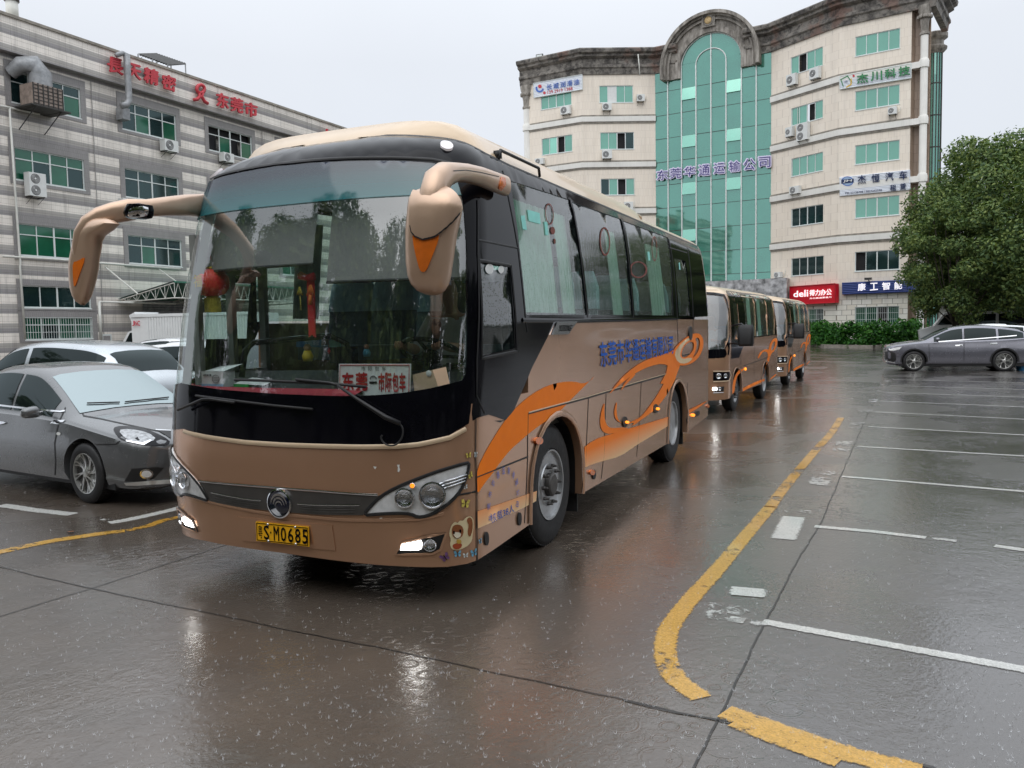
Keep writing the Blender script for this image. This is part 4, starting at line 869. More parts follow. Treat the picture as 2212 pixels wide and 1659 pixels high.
du = thing('exhaust_duct', 'tall galvanised duct rising past the red characters to the roof', 'duct', tuple(lspt('I', (790, 660), .7)), LY)
mb = MB(); mb.tube([lspt('I', p, .95) for p in ((770, 668), (800, 662), (815, 635), (812, 560), (805, 440), (800, 345))], .17, 10); mb.tube([lspt('I', p, .9) for p in ((806, 352), (775, 335), (735, 350))], .12, 8); mb.build('duct_pipe', MT['galv'], du, True, world=True)
mb = MB(); a0, z0 = LS.W(*q('I', [(768, 750)])[0], .5); a1, z1 = LS.W(*q('I', [(812, 690)])[0], .5); LS.box(mb, a0, a1, z0, z1, .1, .6); mb.build('fan_box', MT['galv'], du, world=True)
sh = thing('rooftop_shelter', 'corrugated shelter roof on thin posts above the red characters', 'shelter', tuple(LS.P(30, 16.38, -2)), LY)
def rp(x, y, off): return LS.P(*LS.W(*q('I', [(x, y)])[0], off), off)
A1, A2, A3, A4 = rp(868, 340, -.8), rp(1062, 410, -.8), rp(985, 337, -3.2), rp(1175, 402, -3.2); N_ = 24; V = []
for i in range(N_ + 1):
    d = Vector((0, 0, .05 if i % 2 else 0)); V += [A1.lerp(A2, i / N_) + d, A3.lerp(A4, i / N_) + d]
mb = MB().add(V, [(2 * i, 2 * i + 2, 2 * i + 3, 2 * i + 1) for i in range(N_)]); V2 = [v - Vector((0, 0, .06)) for v in V]; mb.add(V2, [(2 * i, 2 * i + 1, 2 * i + 3, 2 * i + 2) for i in range(N_)]); mb.build('corrugated_roof', MT['tinydark'], sh, world=True)
mb = MB()
for f in (.02, .48, .98):
    p = A1.lerp(A2, f); mb.tube([p, Vector((p.x, p.y, 16.3))], .04, 5); p2 = A3.lerp(A4, f); mb.tube([p2, Vector((p2.x, p2.y, 16))], .04, 5); mb.tube([Vector((p.x, p.y, 16.6)), A1.lerp(A2, min(1, f + .12)) - Vector((0, 0, .1))], .03, 4)
mb.build('posts', MT['galv'], sh, world=True)
tk = thing('water_tank', 'dark rounded water tank under the rooftop shelter', 'tank', tuple(rp(955, 430, -1.6)), LY); p = rp(955, 432, -1.6)
MB().lathe([(.55, -.9), (.6, -.2), (.5, .15), (.2, .3), (.05, .3)], 20, 0, Matrix.Translation(p)).build('tank_body', MT['blackmatte'], tk, True, world=True, ang=50)
ch_ = thing('roof_flue', 'white round flue standing on the far left end of the parapet', 'flue', tuple(rp(78, 120, -1)), LY); p = rp(80, 125, -1); p2 = rp(72, 8, -1); MB().tube([p, Vector((p.x, p.y, p2.z))], .27, 16).build('flue_pipe', MT['tube'], ch_, True, world=True); MB().tube([Vector((p.x, p.y, p2.z)), Vector((p.x, p.y, p2.z + .15))], .33, 16).build('flue_cap', MT['tinydark'], ch_, True, world=True)
# loading canopy with trusses, roller shutter
cn_ = thing('loading_canopy', 'green sheet canopy on white steel trusses over the roller shutter', 'canopy', tuple(lspt('L', (1100, 1370), 2)), LY)
ca, zi = LS.W(*q('C', [(655, 205)])[0], .1); OW = 4.2; zo = LS.W(*q('C', [(975, 108)])[0], OW)[1]; cb2 = ca + 11; cz = zi
GRN = pm('green_sheet', srgb(60, 120, 100), .4, 0, .2, 3, streak=.3)
mb = MB(); mb.add([LS.P(ca, zi, .05), LS.P(cb2, zi, .05), LS.P(cb2, zo, OW), LS.P(ca, zo, OW)], [(0, 1, 2, 3)]); mb.add([LS.P(ca, zi + .05, .05), LS.P(cb2, zi + .05, .05), LS.P(cb2, zo + .05, OW), LS.P(ca, zo + .05, OW)], [(3, 2, 1, 0)]); LS.box(mb, ca, cb2, zo - .03, zo + .05, OW, OW + .04); mb.build('canopy_sheet', GRN, cn_, world=True)
mb = MB(); zlo = zi - .14
for j in range(4):
    a = ca + .02 + j * 3.5; mb.tube([LS.P(a, zlo, .1), LS.P(a, zlo + .1, OW)], .035, 5); mb.tube([LS.P(a, zi - .04, .1), LS.P(a, zo - .04, OW)], .035, 5)
    for i in range(6):
        o0, o1, o2 = (.1 + (OW - .1) * f / 6 for f in (i, i + .5, i + 1)); zz_ = lambda o: zi - .04 + (zo - zi) * o / OW
        mb.tube([LS.P(a, zlo + .1 * o0 / OW, o0), LS.P(a, zz_(o1), o1), LS.P(a, zlo + .1 * o2 / OW, o2), LS.P(a, zz_(o2), o2)], .02, 4)
for i in range(22): a = ca + i * .5; mb.tube([LS.P(a, zlo + .1, OW), LS.P(a + .25, zo - .04, OW), LS.P(a + .5, zlo + .1, OW)], .02, 4)
mb.tube([LS.P(ca, zlo + .1, OW), LS.P(cb2, zlo + .1, OW)], .035, 5); mb.build('truss', MT['tube'], cn_, world=True)
mb = MB(); a_, z_ = LS.W(*q('L', [(612, 1018)])[0], .1); mb.tube([LS.P(a_, z_, .1), lspt('L', (975, 1318), 2.6)], .04, 5); mb.build('tie_rod', MT['tube'], cn_, world=True); mb = MB(); mb.tube([lspt('L', (1205, 1042), .1), lspt('L', (1400, 1180), 2.2)], .03, 5); mb.build('tie_rod', MT['tube'], cn_, world=True)
sa0, sz0 = LS.W(*q('C', [(787, 228)])[0], .02); mb = MB()
for i in range(26): z = i * .14; 
n_s = 28; V = []
for i in range(2 * n_s + 1): z = 4.0 * i / (2 * n_s); V += [LS.P(sa0, z, .03 + (.05 if i % 2 else 0)), LS.P(sa0 + 7, z, .03 + (.05 if i % 2 else 0))]
mb.add(V, [(2 * i, 2 * i + 1, 2 * i + 3, 2 * i + 2) for i in range(2 * n_s)]); mb.build('roller_shutter', MT['galv'], FB, world=True)
gp_ = MB(); gp_.tube([lspt('C', (548, 218), 1.2), lspt('C', (560, 435), 1.2)], .07, 6); gp_.tube([lspt('C', (548, 218), 1.2), lspt('C', (970, 228), 1.2)], .06, 6); gp_.build('gas_pipe', MT['tube'], FB, True, world=True)
nb = thing('notice_board', 'small framed notice board on the wall beside the box truck', 'notice board', tuple(lspt('C', (594, 437), .3)), LY)
a0, z0 = LS.W(*q('C', [(568, 438)])[0], .3); a1, z1 = LS.W(*q('C', [(620, 396)])[0], .3); mb = MB(); LS.box(mb, a0, a1, z0, z1, .15, .25); mb.build('board_frame', MT['frame'], nb, world=True); mb = MB(); LS.box(mb, a0 + .08, a1 - .08, z0 + .05, z1 - .08, .25, .26); mb.build('board_face', MT['surround'], nb, world=True)
# ------------------------------------------------------------------ shells (bus bodies)
class Shell:
    def __init__(s, xc, W, L, nd, nexp, lean, tumb, rr=.35, fade=1.2, M=None):
        s.xc, s.W, s.L, s.nd, s.lean, s.tumb, s.fade, s.M = xc, W, L, nd, lean, tumb, fade, M
        pts = []
        for i in range(81):
            a = i / 80 * math.pi / 2; x = W * math.sin(a) ** (2 / nexp); y = nd * (1 - math.cos(a)); pts.append((x, y))
        pts.append((W, L - rr))
        for i in range(1, 13):
            a = i / 12 * math.pi / 2; pts.append((W - rr * (1 - math.cos(a)) * .8, L - rr + rr * math.sin(a)))
        pts.append((0, L + .02))
        P = np.array(pts); s.P = P; d = np.r_[0, np.cumsum(np.hypot(*(P[1:] - P[:-1]).T))]; s.S_ = d
        s.smax = d[-1]; s.scorner = float(d[80])
        s.bvh = None
    def loc(s, t, z):
        a = abs(t); xo = float(np.interp(a, s.S_, s.P[:, 0])); yb = float(np.interp(a, s.S_, s.P[:, 1]))
        w_ = min(1, max(0, 1 - (yb - s.nd) / s.fade)); w_ = w_ * w_ * (3 - 2 * w_)
        x = math.copysign(xo, t) * (1 - interp(s.tumb, z) / s.W)
        return Vector((s.xc + x, yb + interp(s.lean, z) * w_, z))
    def pt(s, t, z, off=0):
        p = s.loc(t, z)
        if off:
            e_ = .01; n = (s.loc(t + e_, z) - s.loc(t - e_, z)).cross(s.loc(t, z + e_) - s.loc(t, z - e_))
            p = p + n.normalized() * off
        return p
    def sy(s, y, side=1):
        i = 80; return side * float(s.S_[80] + (y - s.P[80, 1]))
    def grid(s, z0, z1):
        ts = np.linspace(-s.smax, s.smax, 260); zs = np.linspace(z0, z1, 60)
        V = [s.loc(t, z) for z in zs for t in ts]; n = len(ts)
        Fc = [(j * n + i, j * n + i + 1, (j + 1) * n + i + 1, (j + 1) * n + i) for j in range(len(zs) - 1) for i in range(n - 1)]
        s.bvh = BVHTree.FromPolygons([tuple((s.M @ v) if s.M else v) for v in V], Fc)
    def inv(s, P):
        if s.M: P = s.M.inverted() @ P
        sc = 1 - interp(s.tumb, P.z) / s.W
        w_ = np.clip(1 - (s.P[:, 1] - s.nd) / s.fade, 0, 1); w_ = w_ * w_ * (3 - 2 * w_)
        xs = s.P[:, 0] * sc; ys = s.P[:, 1] + interp(s.lean, P.z) * w_
        ax = abs(P.x - s.xc); best = (1e9, 0)
        A = np.stack([xs, ys], 1); d = A[1:] - A[:-1]; r = np.array([ax, P.y]) - A[:-1]
        k = np.clip((r * d).sum(1) / np.maximum((d * d).sum(1), 1e-12), 0, 1); e_ = ((r - d * k[:, None]) ** 2).sum(1); i = int(e_.argmin())
        return math.copysign(float(s.S_[i] + (s.S_[i + 1] - s.S_[i]) * k[i]), P.x - s.xc), P.z
    def hit(s, u, v):
        h = s.bvh.ray_cast(CAM, ray(u, v), 200)
        if h[0] is None: return None
        return s.inv(h[0])
    def px(s, zm, pts):
        o = [s.hit(*p) for p in q(zm, pts)]
        miss = [p for p, h in zip(pts, o) if h is None]
        if miss: print('MISS', zm, miss)
        return [h for h in o if h is not None]
    def patch(s, name, outer, mat, parent, holes=(), off=0, step=.08, skirt=0, smooth=True):
        V, Fc = tess(outer, holes, step); P = [s.pt(a, b, off) for a, b in V]
        if Fc:
            f = Fc[0]; nn = (P[f[1]] - P[f[0]]).cross(P[f[2]] - P[f[0]]); c = s.pt(*V[f[0]], off + .05) - P[f[0]]
            if nn.dot(c) < 0: Fc = [tuple(reversed(f)) for f in Fc]
        if skirt:
            cnt = {(a, b) for f in Fc for a, b in zip(f, f[1:] + f[:1])}; n0 = len(P); mp = {}
            for a, b in list(cnt):
                if (b, a) not in cnt:
                    for k in (a, b):
                        if k not in mp: mp[k] = len(P); P.append(s.pt(*V[k], off - skirt))
                    Fc.append((b, a, mp[a], mp[b]))
        return mk(name, P, Fc, mat, parent, smooth, ang=40 if skirt else None)
    def strip(s, name, line, w_, mat, parent, off=.004, step=.06):
        L_ = []
        for a, b in zip(line, line[1:]):
            k = max(1, int(math.hypot(b[0] - a[0], b[1] - a[1]) / step)); L_ += [(a[0] + (b[0] - a[0]) * t / k, a[1] + (b[1] - a[1]) * t / k) for t in range(k)]
        L_.append(line[-1]); V = []; n = len(L_)
        for i, p in enumerate(L_):
            a, b = L_[max(i - 1, 0)], L_[min(i + 1, n - 1)]; d = math.hypot(b[0] - a[0], b[1] - a[1]) or 1
            nx, ny = -(b[1] - a[1]) / d * w_ / 2, (b[0] - a[0]) / d * w_ / 2
            V += [s.pt(p[0] + nx, p[1] + ny, off), s.pt(p[0], p[1], off + w_ * .25), s.pt(p[0] - nx, p[1] - ny, off)]
        return mk(name, V, [(3 * i + k, 3 * i + k + 1, 3 * i + k + 4, 3 * i + k + 3) for i in range(n - 1) for k in (0, 1)], mat, parent, True)

def wheel(parent, c, r, w_, rimr, kind, side=1, name='wheel'):
    """wheel > tyre, rim; axis along X, outer face on +X if side=1; centre c in parent space"""
    root = bpy.data.objects.new(name, None); COL.objects.link(root); root.parent = parent; root.location = c
    root.empty_display_size = .1
    if side < 0: root.rotation_euler = (0, 0, math.pi)
    A = Matrix(((0, 0, 1, 0), (1, 0, 0, 0), (0, 1, 0, 0), (0, 0, 0, 1)))      # local Z -> X
    b = MB(); s_ = (r - rimr)
    b.lathe([(rimr * .98, -w_), (r * .93, -w_), (r, -w_ * .86), (r, -.14 * w_), (r * .975, -.05 * w_), (r * .93, 0), (r - s_ * .6, .012), (rimr * 1.04, .004), (rimr * .98, -.03)], 48, 0, A)
    for k in range(64):                                                       # tread blocks
        a = 2 * math.pi * k / 64
        for x0, x1 in ((-.84, -.6), (-.55, -.33), (-.28, -.08)):
            m = Matrix.Rotation(a + (.02 if x0 > -.5 else 0), 4, 'X'); b.box((x0 * w_, -r * .036, r * .985), (x1 * w_, r * .03, r * 1.012), 0, m)
    b.build('tyre', MT['rubber'], root, True, ang=35)
    b = MB()
    if kind == 'truck':
        pr = [(rimr, -.02), (rimr * 1.0, .006), (rimr * .95, .004), (rimr * .93, -.05), (rimr * .90, -.10), (rimr * .86, -.115), (rimr * .66, -.04), (rimr * .60, -.012), (rimr * .50, -.01), (rimr * .40, -.012), (rimr * .36, -.03), (.02, -.03)]
        b.lathe(pr, 48, 0, A)
        rim = b.build('rim', MT['steel'], root, True, ang=30)
        h = MB()
        for k in range(10):
            a = 2 * math.pi * (k + .5) / 10; p = Vector((-.085, math.cos(a) * rimr * .78, math.sin(a) * rimr * .78))
            m = Matrix.Translation(p + Vector((.012, 0, 0))) @ Matrix.Rotation(a, 4, 'X') @ Matrix.Rotation(.28, 4, 'Z')
            h.add([m @ Vector((0, math.cos(t) * rimr * .085, math.sin(t) * rimr * .12)) for t in np.linspace(0, 2 * math.pi, 17)[:-1]], [tuple(range(16))], 0)
        h.build('vent_hole', MT['blackmatte'], rim)
        h = MB()
        for k in range(10):
            a = 2 * math.pi * k / 10; m = Matrix.Translation((-.012, math.cos(a) * rimr * .54, math.sin(a) * rimr * .54))
            h.lathe([(.016, -.01), (.016, .02), (.012, .024), (.010, .045), (.006, .05)], 6, 0, m @ A)
        h.build('wheel_nut', MT['steeldark'], rim)
        h = MB().lathe([(rimr * .34, -.03), (rimr * .33, .02), (rimr * .28, .03), (.02, .032)], 20, 0, A); h.build('hub_cap', MT['steeldark'], rim, True, ang=30)
    elif kind == 'truckin':   # rear axle: deep dished rim
        pr = [(rimr, -.02), (rimr, .006), (rimr * .95, .004), (rimr * .92, -.06), (rimr * .88, -.14), (rimr * .8, -.17), (rimr * .62, -.175), (rimr * .5, -.18), (rimr * .36, -.16), (rimr * .34, -.06), (rimr * .28, -.04), (.02, -.04)]
        b.lathe(pr, 40, 0, A); rim = b.build('rim', MT['steel'], root, True, ang=30)
        h = MB()
        for k in range(10):
            a = 2 * math.pi * k / 10; m = Matrix.Translation((-.18, math.cos(a) * rimr * .58, math.sin(a) * rimr * .58)); h.lathe([(.02, 0), (.018, .04)], 6, 0, m @ A)
        h.build('wheel_nut', MT['steeldark'], rim)
    else:                     # alloy: kind = (spokes, split, material key, dark backing)
        ns, split, mk_, tw = kind
        b.lathe([(rimr, -.03), (rimr, .006), (rimr * .955, .004), (rimr * .93, -.05), (rimr * .92, -.14)], 40, 0, A)
        rim = b.build('rim', MT[mk_], root, True, ang=30)
        MB().lathe([(rimr * .92, -.13), (.01, -.13)], 24, 0, A).build('brake_disc', MT['steeldark'], rim)
        sp = MB()
        for k in range(ns):
            for sg in ((-1, 1) if split else (0,)):
                a0 = 2 * math.pi * k / ns; path = []; rad = []
                for t in np.linspace(0, 1, 6):
                    rr = rimr * (.14 + .80 * t); a = a0 + tw * t + sg * split * t ** 1.3
                    path.append((-.012 - .02 * math.sin(t * 3.1), math.cos(a) * rr, math.sin(a) * rr)); rad.append((rimr * (.085 if split else .12) * (1.1 - .25 * t), .014))
                # flat spokes: width across, thin along axis
                for i in range(len(path) - 1):
                    p, q_ = Vector(path[i]), Vector(path[i + 1]); d = (q_ - p).normalized(); sd_ = d.cross(Vector((1, 0, 0))).normalized()
                    w0, w1 = rad[i][0], rad[i + 1][0]; X_ = Vector((.014, 0, 0))
                    sp.add([p - sd_ * w0 * .5 - X_, p + sd_ * w0 * .5 - X_, p + sd_ * w0 * .42 + X_, p - sd_ * w0 * .42 + X_, q_ - sd_ * w1 * .5 - X_, q_ + sd_ * w1 * .5 - X_, q_ + sd_ * w1 * .42 + X_, q_ - sd_ * w1 * .42 + X_],
                           ((0, 1, 5, 4), (1, 2, 6, 5), (2, 3, 7, 6), (3, 0, 4, 7), (0, 3, 2, 1), (4, 5, 6, 7)))
        sp.lathe([(rimr * .22, -.03), (rimr * .2, 0), (rimr * .12, .006), (.01, .006)], 20, 0, A)
        sp.build('spokes', MT[mk_], rim, ang=30)
    return root

def lamp_bowl(name, S, t, z, r, parent, off=.004, mat='chrome', lit=None):
    """a round reflector bowl with a lens, facing out of the shell"""
    p = S.pt(t, z, off); n = (S.pt(t, z, .1) - S.pt(t, z, 0)).normalized()
    m = Matrix.Translation(p) @ n.to_track_quat('Z', 'Y').to_matrix().to_4x4()
    o = MB().lathe([(r, -.01), (r, .012), (r * .9, .014), (r * .82, .004), (r * .45, -.004), (.004, -.005)], 24, 0, m).build(name, MT[mat], parent, True, ang=35)
    MB().lathe([(r * .62, 0), (r * .58, r * .12), (r * .4, r * .26), (r * .15, r * .32), (.002, r * .33)], 20, 0, m).build('lens', lit or MT['clear'], o, True)
    return o
# ------------------------------------------------------------------ the coach
def livery(name, c_top, c_bot, z0, z1):
    t = NT(name); tc = t.n('TexCoord').outputs['Object']; sp = t.n('SeparateXYZ'); t.l(tc, sp.inputs[0])
    f = t.n('MapRange'); f.inputs[1].default_value = z0; f.inputs[2].default_value = z1; t.l(sp.outputs[2], f.inputs[0])
    return t, f.outputs[0], sp
def orange_mat():
    """printed film: orange that fades to cream along its lower edge (the print itself)"""
    t = NT('orange_film'); tc = t.n('TexCoord').outputs['Object']; sp = t.n('SeparateXYZ'); t.l(tc, sp.inputs[0])
    # distance above the skirt line, which dips between the wheels
    lo = t.math('MULTIPLY_ADD', t.math('ABSOLUTE', t.math('SUBTRACT', sp.outputs[1], 5.2)), -.0, .43)
    f = t.n('MapRange'); t.l(sp.outputs[2], f.inputs[0]); t.l(lo, f.inputs[1]); t.l(t.math('ADD', lo, .24), f.inputs[2])
    n = t.noise(tc, 9, 3)
    a = t.mix(n, srgb(255, 126, 20), srgb(255, 138, 34))
    t.l(t.mix(f.outputs[0], srgb(244, 214, 170), a), t.b.inputs['Base Color'])
    t.b.inputs['Roughness'].default_value = .42; t.b.inputs['Specular IOR Level'].default_value = .2
    return t.m
MT['orange'] = orange_mat()
MT['orange2'] = pm('orange_film_plain', srgb(255, 130, 24), .42, 0, .05, 8, 0, spec=.2)
MT['palefilm'] = pm('pale_film', srgb(244, 214, 170), .3, 0, .05, 8, .3)
MT['wind'] = glassm('windshield_glass', (.84, .90, .89, 1), 1.0, .012, .20, .06, (.55, .62, .64, 1), .012, pw=9)
MT['sideglass'] = glassm('green_tinted_glass', (.60, .78, .71, 1), 1, .03, .06, .4, (.4, .5, .48, 1), .04)
MT['darkglass'] = glassm('dark_tinted_glass', (.05, .06, .06, 1), 1, .03, .05, .3, (.2, .22, .22, 1), .02)

C_ = thing('coach', 'large gold and black coach with swan-neck mirrors at the head of the line', 'coach', (-1.25, 4.0, 0))
SH = Shell(-1.25, 1.25, 8.55, .40, 2.7,
           [(0, .03), (.3, .01), (.55, -.02), (.95, -.03), (1.3, 0), (1.66, .07), (2.1, .145), (2.5, .225), (2.7, .27), (2.9, .33), (2.97, .39), (3.03, .48), (3.1, .64), (3.16, .98), (3.3, 1.25)],
           [(0, .02), (.25, .01), (.6, 0), (1.85, 0), (2.1, .015), (2.5, .05), (2.78, .09), (2.9, .125), (2.97, .18), (3.03, .27), (3.08, .39), (3.12, .56), (3.15, .80), (3.17, 1.1), (3.3, 1.25)], .25)
SH.xc = -1.25; SH.grid(.15, 3.165)
SO = world_of(C_)
class PShell:      # same shell, meshes stored in the coach's own space
    pass
_pt = SH.pt
SH.pt0 = _pt; SH.pt = lambda t, z, off=0, f=_pt: f(t, z, off) - C_.location
sy = SH.sy
def sh_pt(t, z, off=0): return SH.pt0(t, z, off)

bot = [(-sy(8.3), .33), (-sy(6.65), .31)]
for a in range(0, 181, 15): bot.append((-sy(6.15 - .56 * math.cos(R(180 - a))), .40 + .60 * math.sin(R(a))))
arch = lambda yc, rw, h, sg: [(sg * sy(yc - rw), .30)] + [(sg * sy(yc - rw * math.cos(R(a))), .42 + (h - .42) * math.sin(R(a)) ** .8) for a in range(0, 181, 12)] + [(sg * sy(yc + rw), .30)]
YF, YR, WR = 1.85, 6.22, .485
front_low = SH.px('F', [(1700, 835), (1650, 852), (1550, 868), (1300, 865), (1100, 850), (700, 797), (300, 735), (160, 690)])
left_side_bottom = [(-sy(.6), .26)] + [(-a, b) for a, b in arch(YF, .58, 1.04, 1)] + [(-a, b) for a, b in arch(YR, .56, 1.03, 1)] + [(-sy(8.3), .33)]
right_bottom = [(sy(8.3), .36)] + list(reversed(arch(YR, .56, 1.03, 1))) + list(reversed(arch(YF, .58, 1.04, 1))) + [(sy(.6), .27)]
outer = right_bottom + front_low + [(-1.35, .27)] + left_side_bottom + [(-SH.smax, .36), (-SH.smax, 1.83), (-sy(1.25), 1.83), (-sy(1.25), 1.28), (sy(1.25), 1.28), (sy(1.25), 1.83), (SH.smax, 1.83), (SH.smax, .36)]
SH.patch('lower_body', outer, MT['gold'], C_, step=.10, skirt=.06)

# black upper shell with the window openings
Wn = {
 'w1': SH.px('S', [(412, 207), (772, 322), (838, 995), (478, 995)]),
 'w2': SH.px('S', [(786, 335), (1056, 428), (1108, 997), (852, 996)]),
 'w3': SH.px('S', [(1070, 438), (1322, 532), (1350, 998), (1120, 997)]),
 'w4': SH.px('S', [(1358, 655), (1424, 672), (1452, 1000), (1382, 1000)]),
 'w5': SH.px('S', [(1442, 605), (1522, 640), (1549, 862), (1464, 852)]),
 'w6': SH.px('S', [(1468, 882), (1552, 890), (1557, 1003), (1472, 1003)]),
 'dw': SH.px('M', [(925, 1325), (1210, 1372), (1245, 2085), (945, 2150)]),
}
wind_px = [(312, 350), (330, 320), (400, 292), (480, 270), (700, 232), (900, 212), (1100, 202), (1350, 200), (1560, 212), (1680, 245), (1730, 420),
           (1752, 700), (1752, 1000), (1745, 1380), (1725, 1412), (1600, 1447), (1400, 1482), (1200, 1499), (1000, 1499), (700, 1487), (400, 1464), (250, 1442), (175, 1428)]
wr = SH.px('T', wind_px)
# close the screen round the far corner, mirrored from the near one
wl = [(-1.60, 1.36), (-1.63, 1.6), (-1.63, 2.2), (-1.60, 2.75)]
wl_y = wr[:]
wind = [p for p in wr if p[0] > -1.2]
wind = wind + [(-1.3, 1.37), (-1.55, 1.42), (-1.60, 1.6), (-1.60, 2.3), (-1.56, 2.8), (-1.3, 2.93)]
lef = lambda k: [(-a, b) for a, b in Wn[k]]
def doorpx(pts): return [(-sy(min(1.16, max(.56, p.y))), p.z) for p in (PX(u, v, -2.46) for u, v in pts)]
door_up = doorpx([(430, 606), (536, 612), (536, 731), (427, 733)]); door_lo = doorpx([(424, 770), (543, 768), (543, 815), (424, 818)]); print('door', door_up, door_lo, 'pillar', SH.hit(402, 700), SH.hit(388, 700), SH.hit(420, 640))
band_low = SH.px('F', [(1845, 105), (1790, 85), (1760, 76), (1700, 92), (1640, 132), (1560, 180), (1400, 218), (1300, 229), (1100, 232), (900, 228), (700, 221), (500, 208), (300, 180), (180, 150)])
diag = SH.px('S', [(1372, 1016), (1100, 1024), (900, 1030), (775, 1032), (655, 1036), (500, 1310), (380, 1572), (335, 1625), (300, 1643), (265, 1633)])
top_z = 2.955
front_top = []
outer = [(SH.smax, 2.93), (SH.smax, 1.88)] + [(sy(8.3), 1.88)] + diag + [p for p in band_low if p[0] > -1.25] + [(-1.4, 1.03), (-1.62, 1.05), (-sy(.75), 1.1), (-sy(1.3), 1.88), (-SH.smax, 1.88), (-SH.smax, 2.93), (-sy(1.3), 2.95), (-sy(.75), 2.98), (-1.35, 3.03), (-.9, 3.085), (-.3, 3.11), (.3, 3.11), (.8, 3.09), (1.1, 3.05), (1.35, 3.0), (1.6, 2.96), (sy(1.3), 2.945), (sy(8.3), 2.93)]
holes = [wind] + [Wn[k] for k in ('w1', 'w2', 'w3', 'w4', 'w5', 'w6', 'dw')] + [lef(k) for k in ('w1', 'w2', 'w3', 'w5')] + [door_up]
SH.patch('upper_body', outer, MT['black'], C_, holes=holes, off=.004, step=.09, skirt=.03)

# roof cap
zs = [2.93, 2.97, 3.0, 3.03, 3.055, 3.08, 3.1, 3.12, 3.135, 3.15, 3.16, 3.17]
ts = np.linspace(-SH.smax, SH.smax, 220); V = []; Fc = []
for z in zs: V += [SH.pt(t, z, -.03 if abs(t) < sy(1.0) else 0) for t in ts]
n = len(ts)
for j in range(len(zs) - 1): Fc += [(j * n + i, j * n + i + 1, (j + 1) * n + i + 1, (j + 1) * n + i) for i in range(n - 1)]
b0 = (len(zs) - 1) * n; m0 = len(V)
for i in range(n): p = V[b0 + i].copy(); p.x = p.x * .3; p.z += .012; V.append(p)
for i in range(n - 1): Fc.append((b0 + i, b0 + i + 1, m0 + i + 1, m0 + i))
Fc += [(m0 + i, m0 + i + 1, m0 + n - 2 - i, m0 + n - 1 - i) for i in range(n // 2 - 1)]
mk('roof', V, Fc, MT['cream'], C_, True)

# front roof fairing and the long air-conditioning cowl
def cowl(name, y0, y1, hw0, hw1, z0, h, mat, nose=.5, tail=.5):
    V = []; Fc = []; K = 17; ys = np.linspace(y0, y1, 40)
    for y in ys:
        a = min(1, (y - y0) / nose); b = min(1, (y1 - y) / tail); e_ = max(.02, math.sin(a * math.pi / 2)) * max(.02, math.sin(b * math.pi / 2))
        hw = hw0 + (hw1 - hw0) * a ** .6; hw *= (.75 + .25 * max(.02, math.sin(b * math.pi / 2)))
        for k in range(K):
            t = -1 + 2 * k / (K - 1); V.append(Vector((-1.25 + hw * math.copysign(abs(t) ** .8, t), y + .28 * (abs(t) ** 2) * (1 - a), z0 + h * e_ * (1 - abs(t) ** 5.5))) - C_.location)
    for j in range(len(ys) - 1): Fc += [(j * K + k, j * K + k + 1, (j + 1) * K + k + 1, (j + 1) * K + k) for k in range(K - 1)]
    return mk(name, V, Fc, mat, C_, True)
cowl('roof_fairing', .52, 5.9, .78, 1.10, 2.93, .31, MT['cream'], .36, .8)
gap = [(-1.02, 3.035), (-.6, 3.085), (0, 3.10), (.6, 3.085), (.95, 3.05)]
SH.strip('roof_seal', [(-1.30, 3.035), (-.9, 3.092), (-.3, 3.117), (.3, 3.117), (.8, 3.097), (1.1, 3.06), (1.35, 3.01), (1.6, 2.966), (sy(1.3), 2.95), (sy(8.25), 2.935)], .022, MT['blackmatte'], C_, .004)
b = MB()
for y0, y1, x in ((.95, 1.9, -.33), (2.0, 5.6, -.30)):
    b.tube([(x, y0, 3.0), (x, y0 + .05, 3.075), (x, y1 - .05, 3.075), (x, y1, 3.0)], .016, 6)
b.build('roof_rail', MT['cream'], C_, True, world=True)
b = MB().tube([sh_pt(sy(.95), 2.96, .01), sh_pt(sy(1.0), 2.985, .06), sh_pt(sy(1.9), 2.975, .06), sh_pt(sy(1.95), 2.96, .01)], .012, 6)
b.box(sh_pt(sy(.98), 2.98, .02) - Vector((.02, .03, .02)), sh_pt(sy(.98), 2.98, .02) + Vector((.02, .03, .03)))
b.build('roof_hinge', MT['blackmatte'], C_, True, world=True)

# glass
def lit_white(s): return emis('lamp_white_%d' % s, (1, .98, .94, 1), s)
LW = lit_white(9); LA = emis('lamp_amber', (1, .30, .02, 1), 1.6)
SH.patch('windshield', wind, MT['wind'], C_, off=-.006, step=.07)
for k in ('w1', 'w2', 'w3', 'w5', 'w6', 'w4'): SH.patch('side_window', Wn[k], MT['sideglass'], C_, off=-.004, step=.15)
for k in ('w1', 'w2', 'w3'): SH.patch('side_window', lef(k), MT['sideglass'], C_, off=-.004, step=.15)
SH.patch('door_window', door_up, MT['sideglass'], C_, off=-.004, step=.15)
SH.patch('driver_window', Wn['dw'], MT['sideglass'], C_, off=-.004, step=.15)
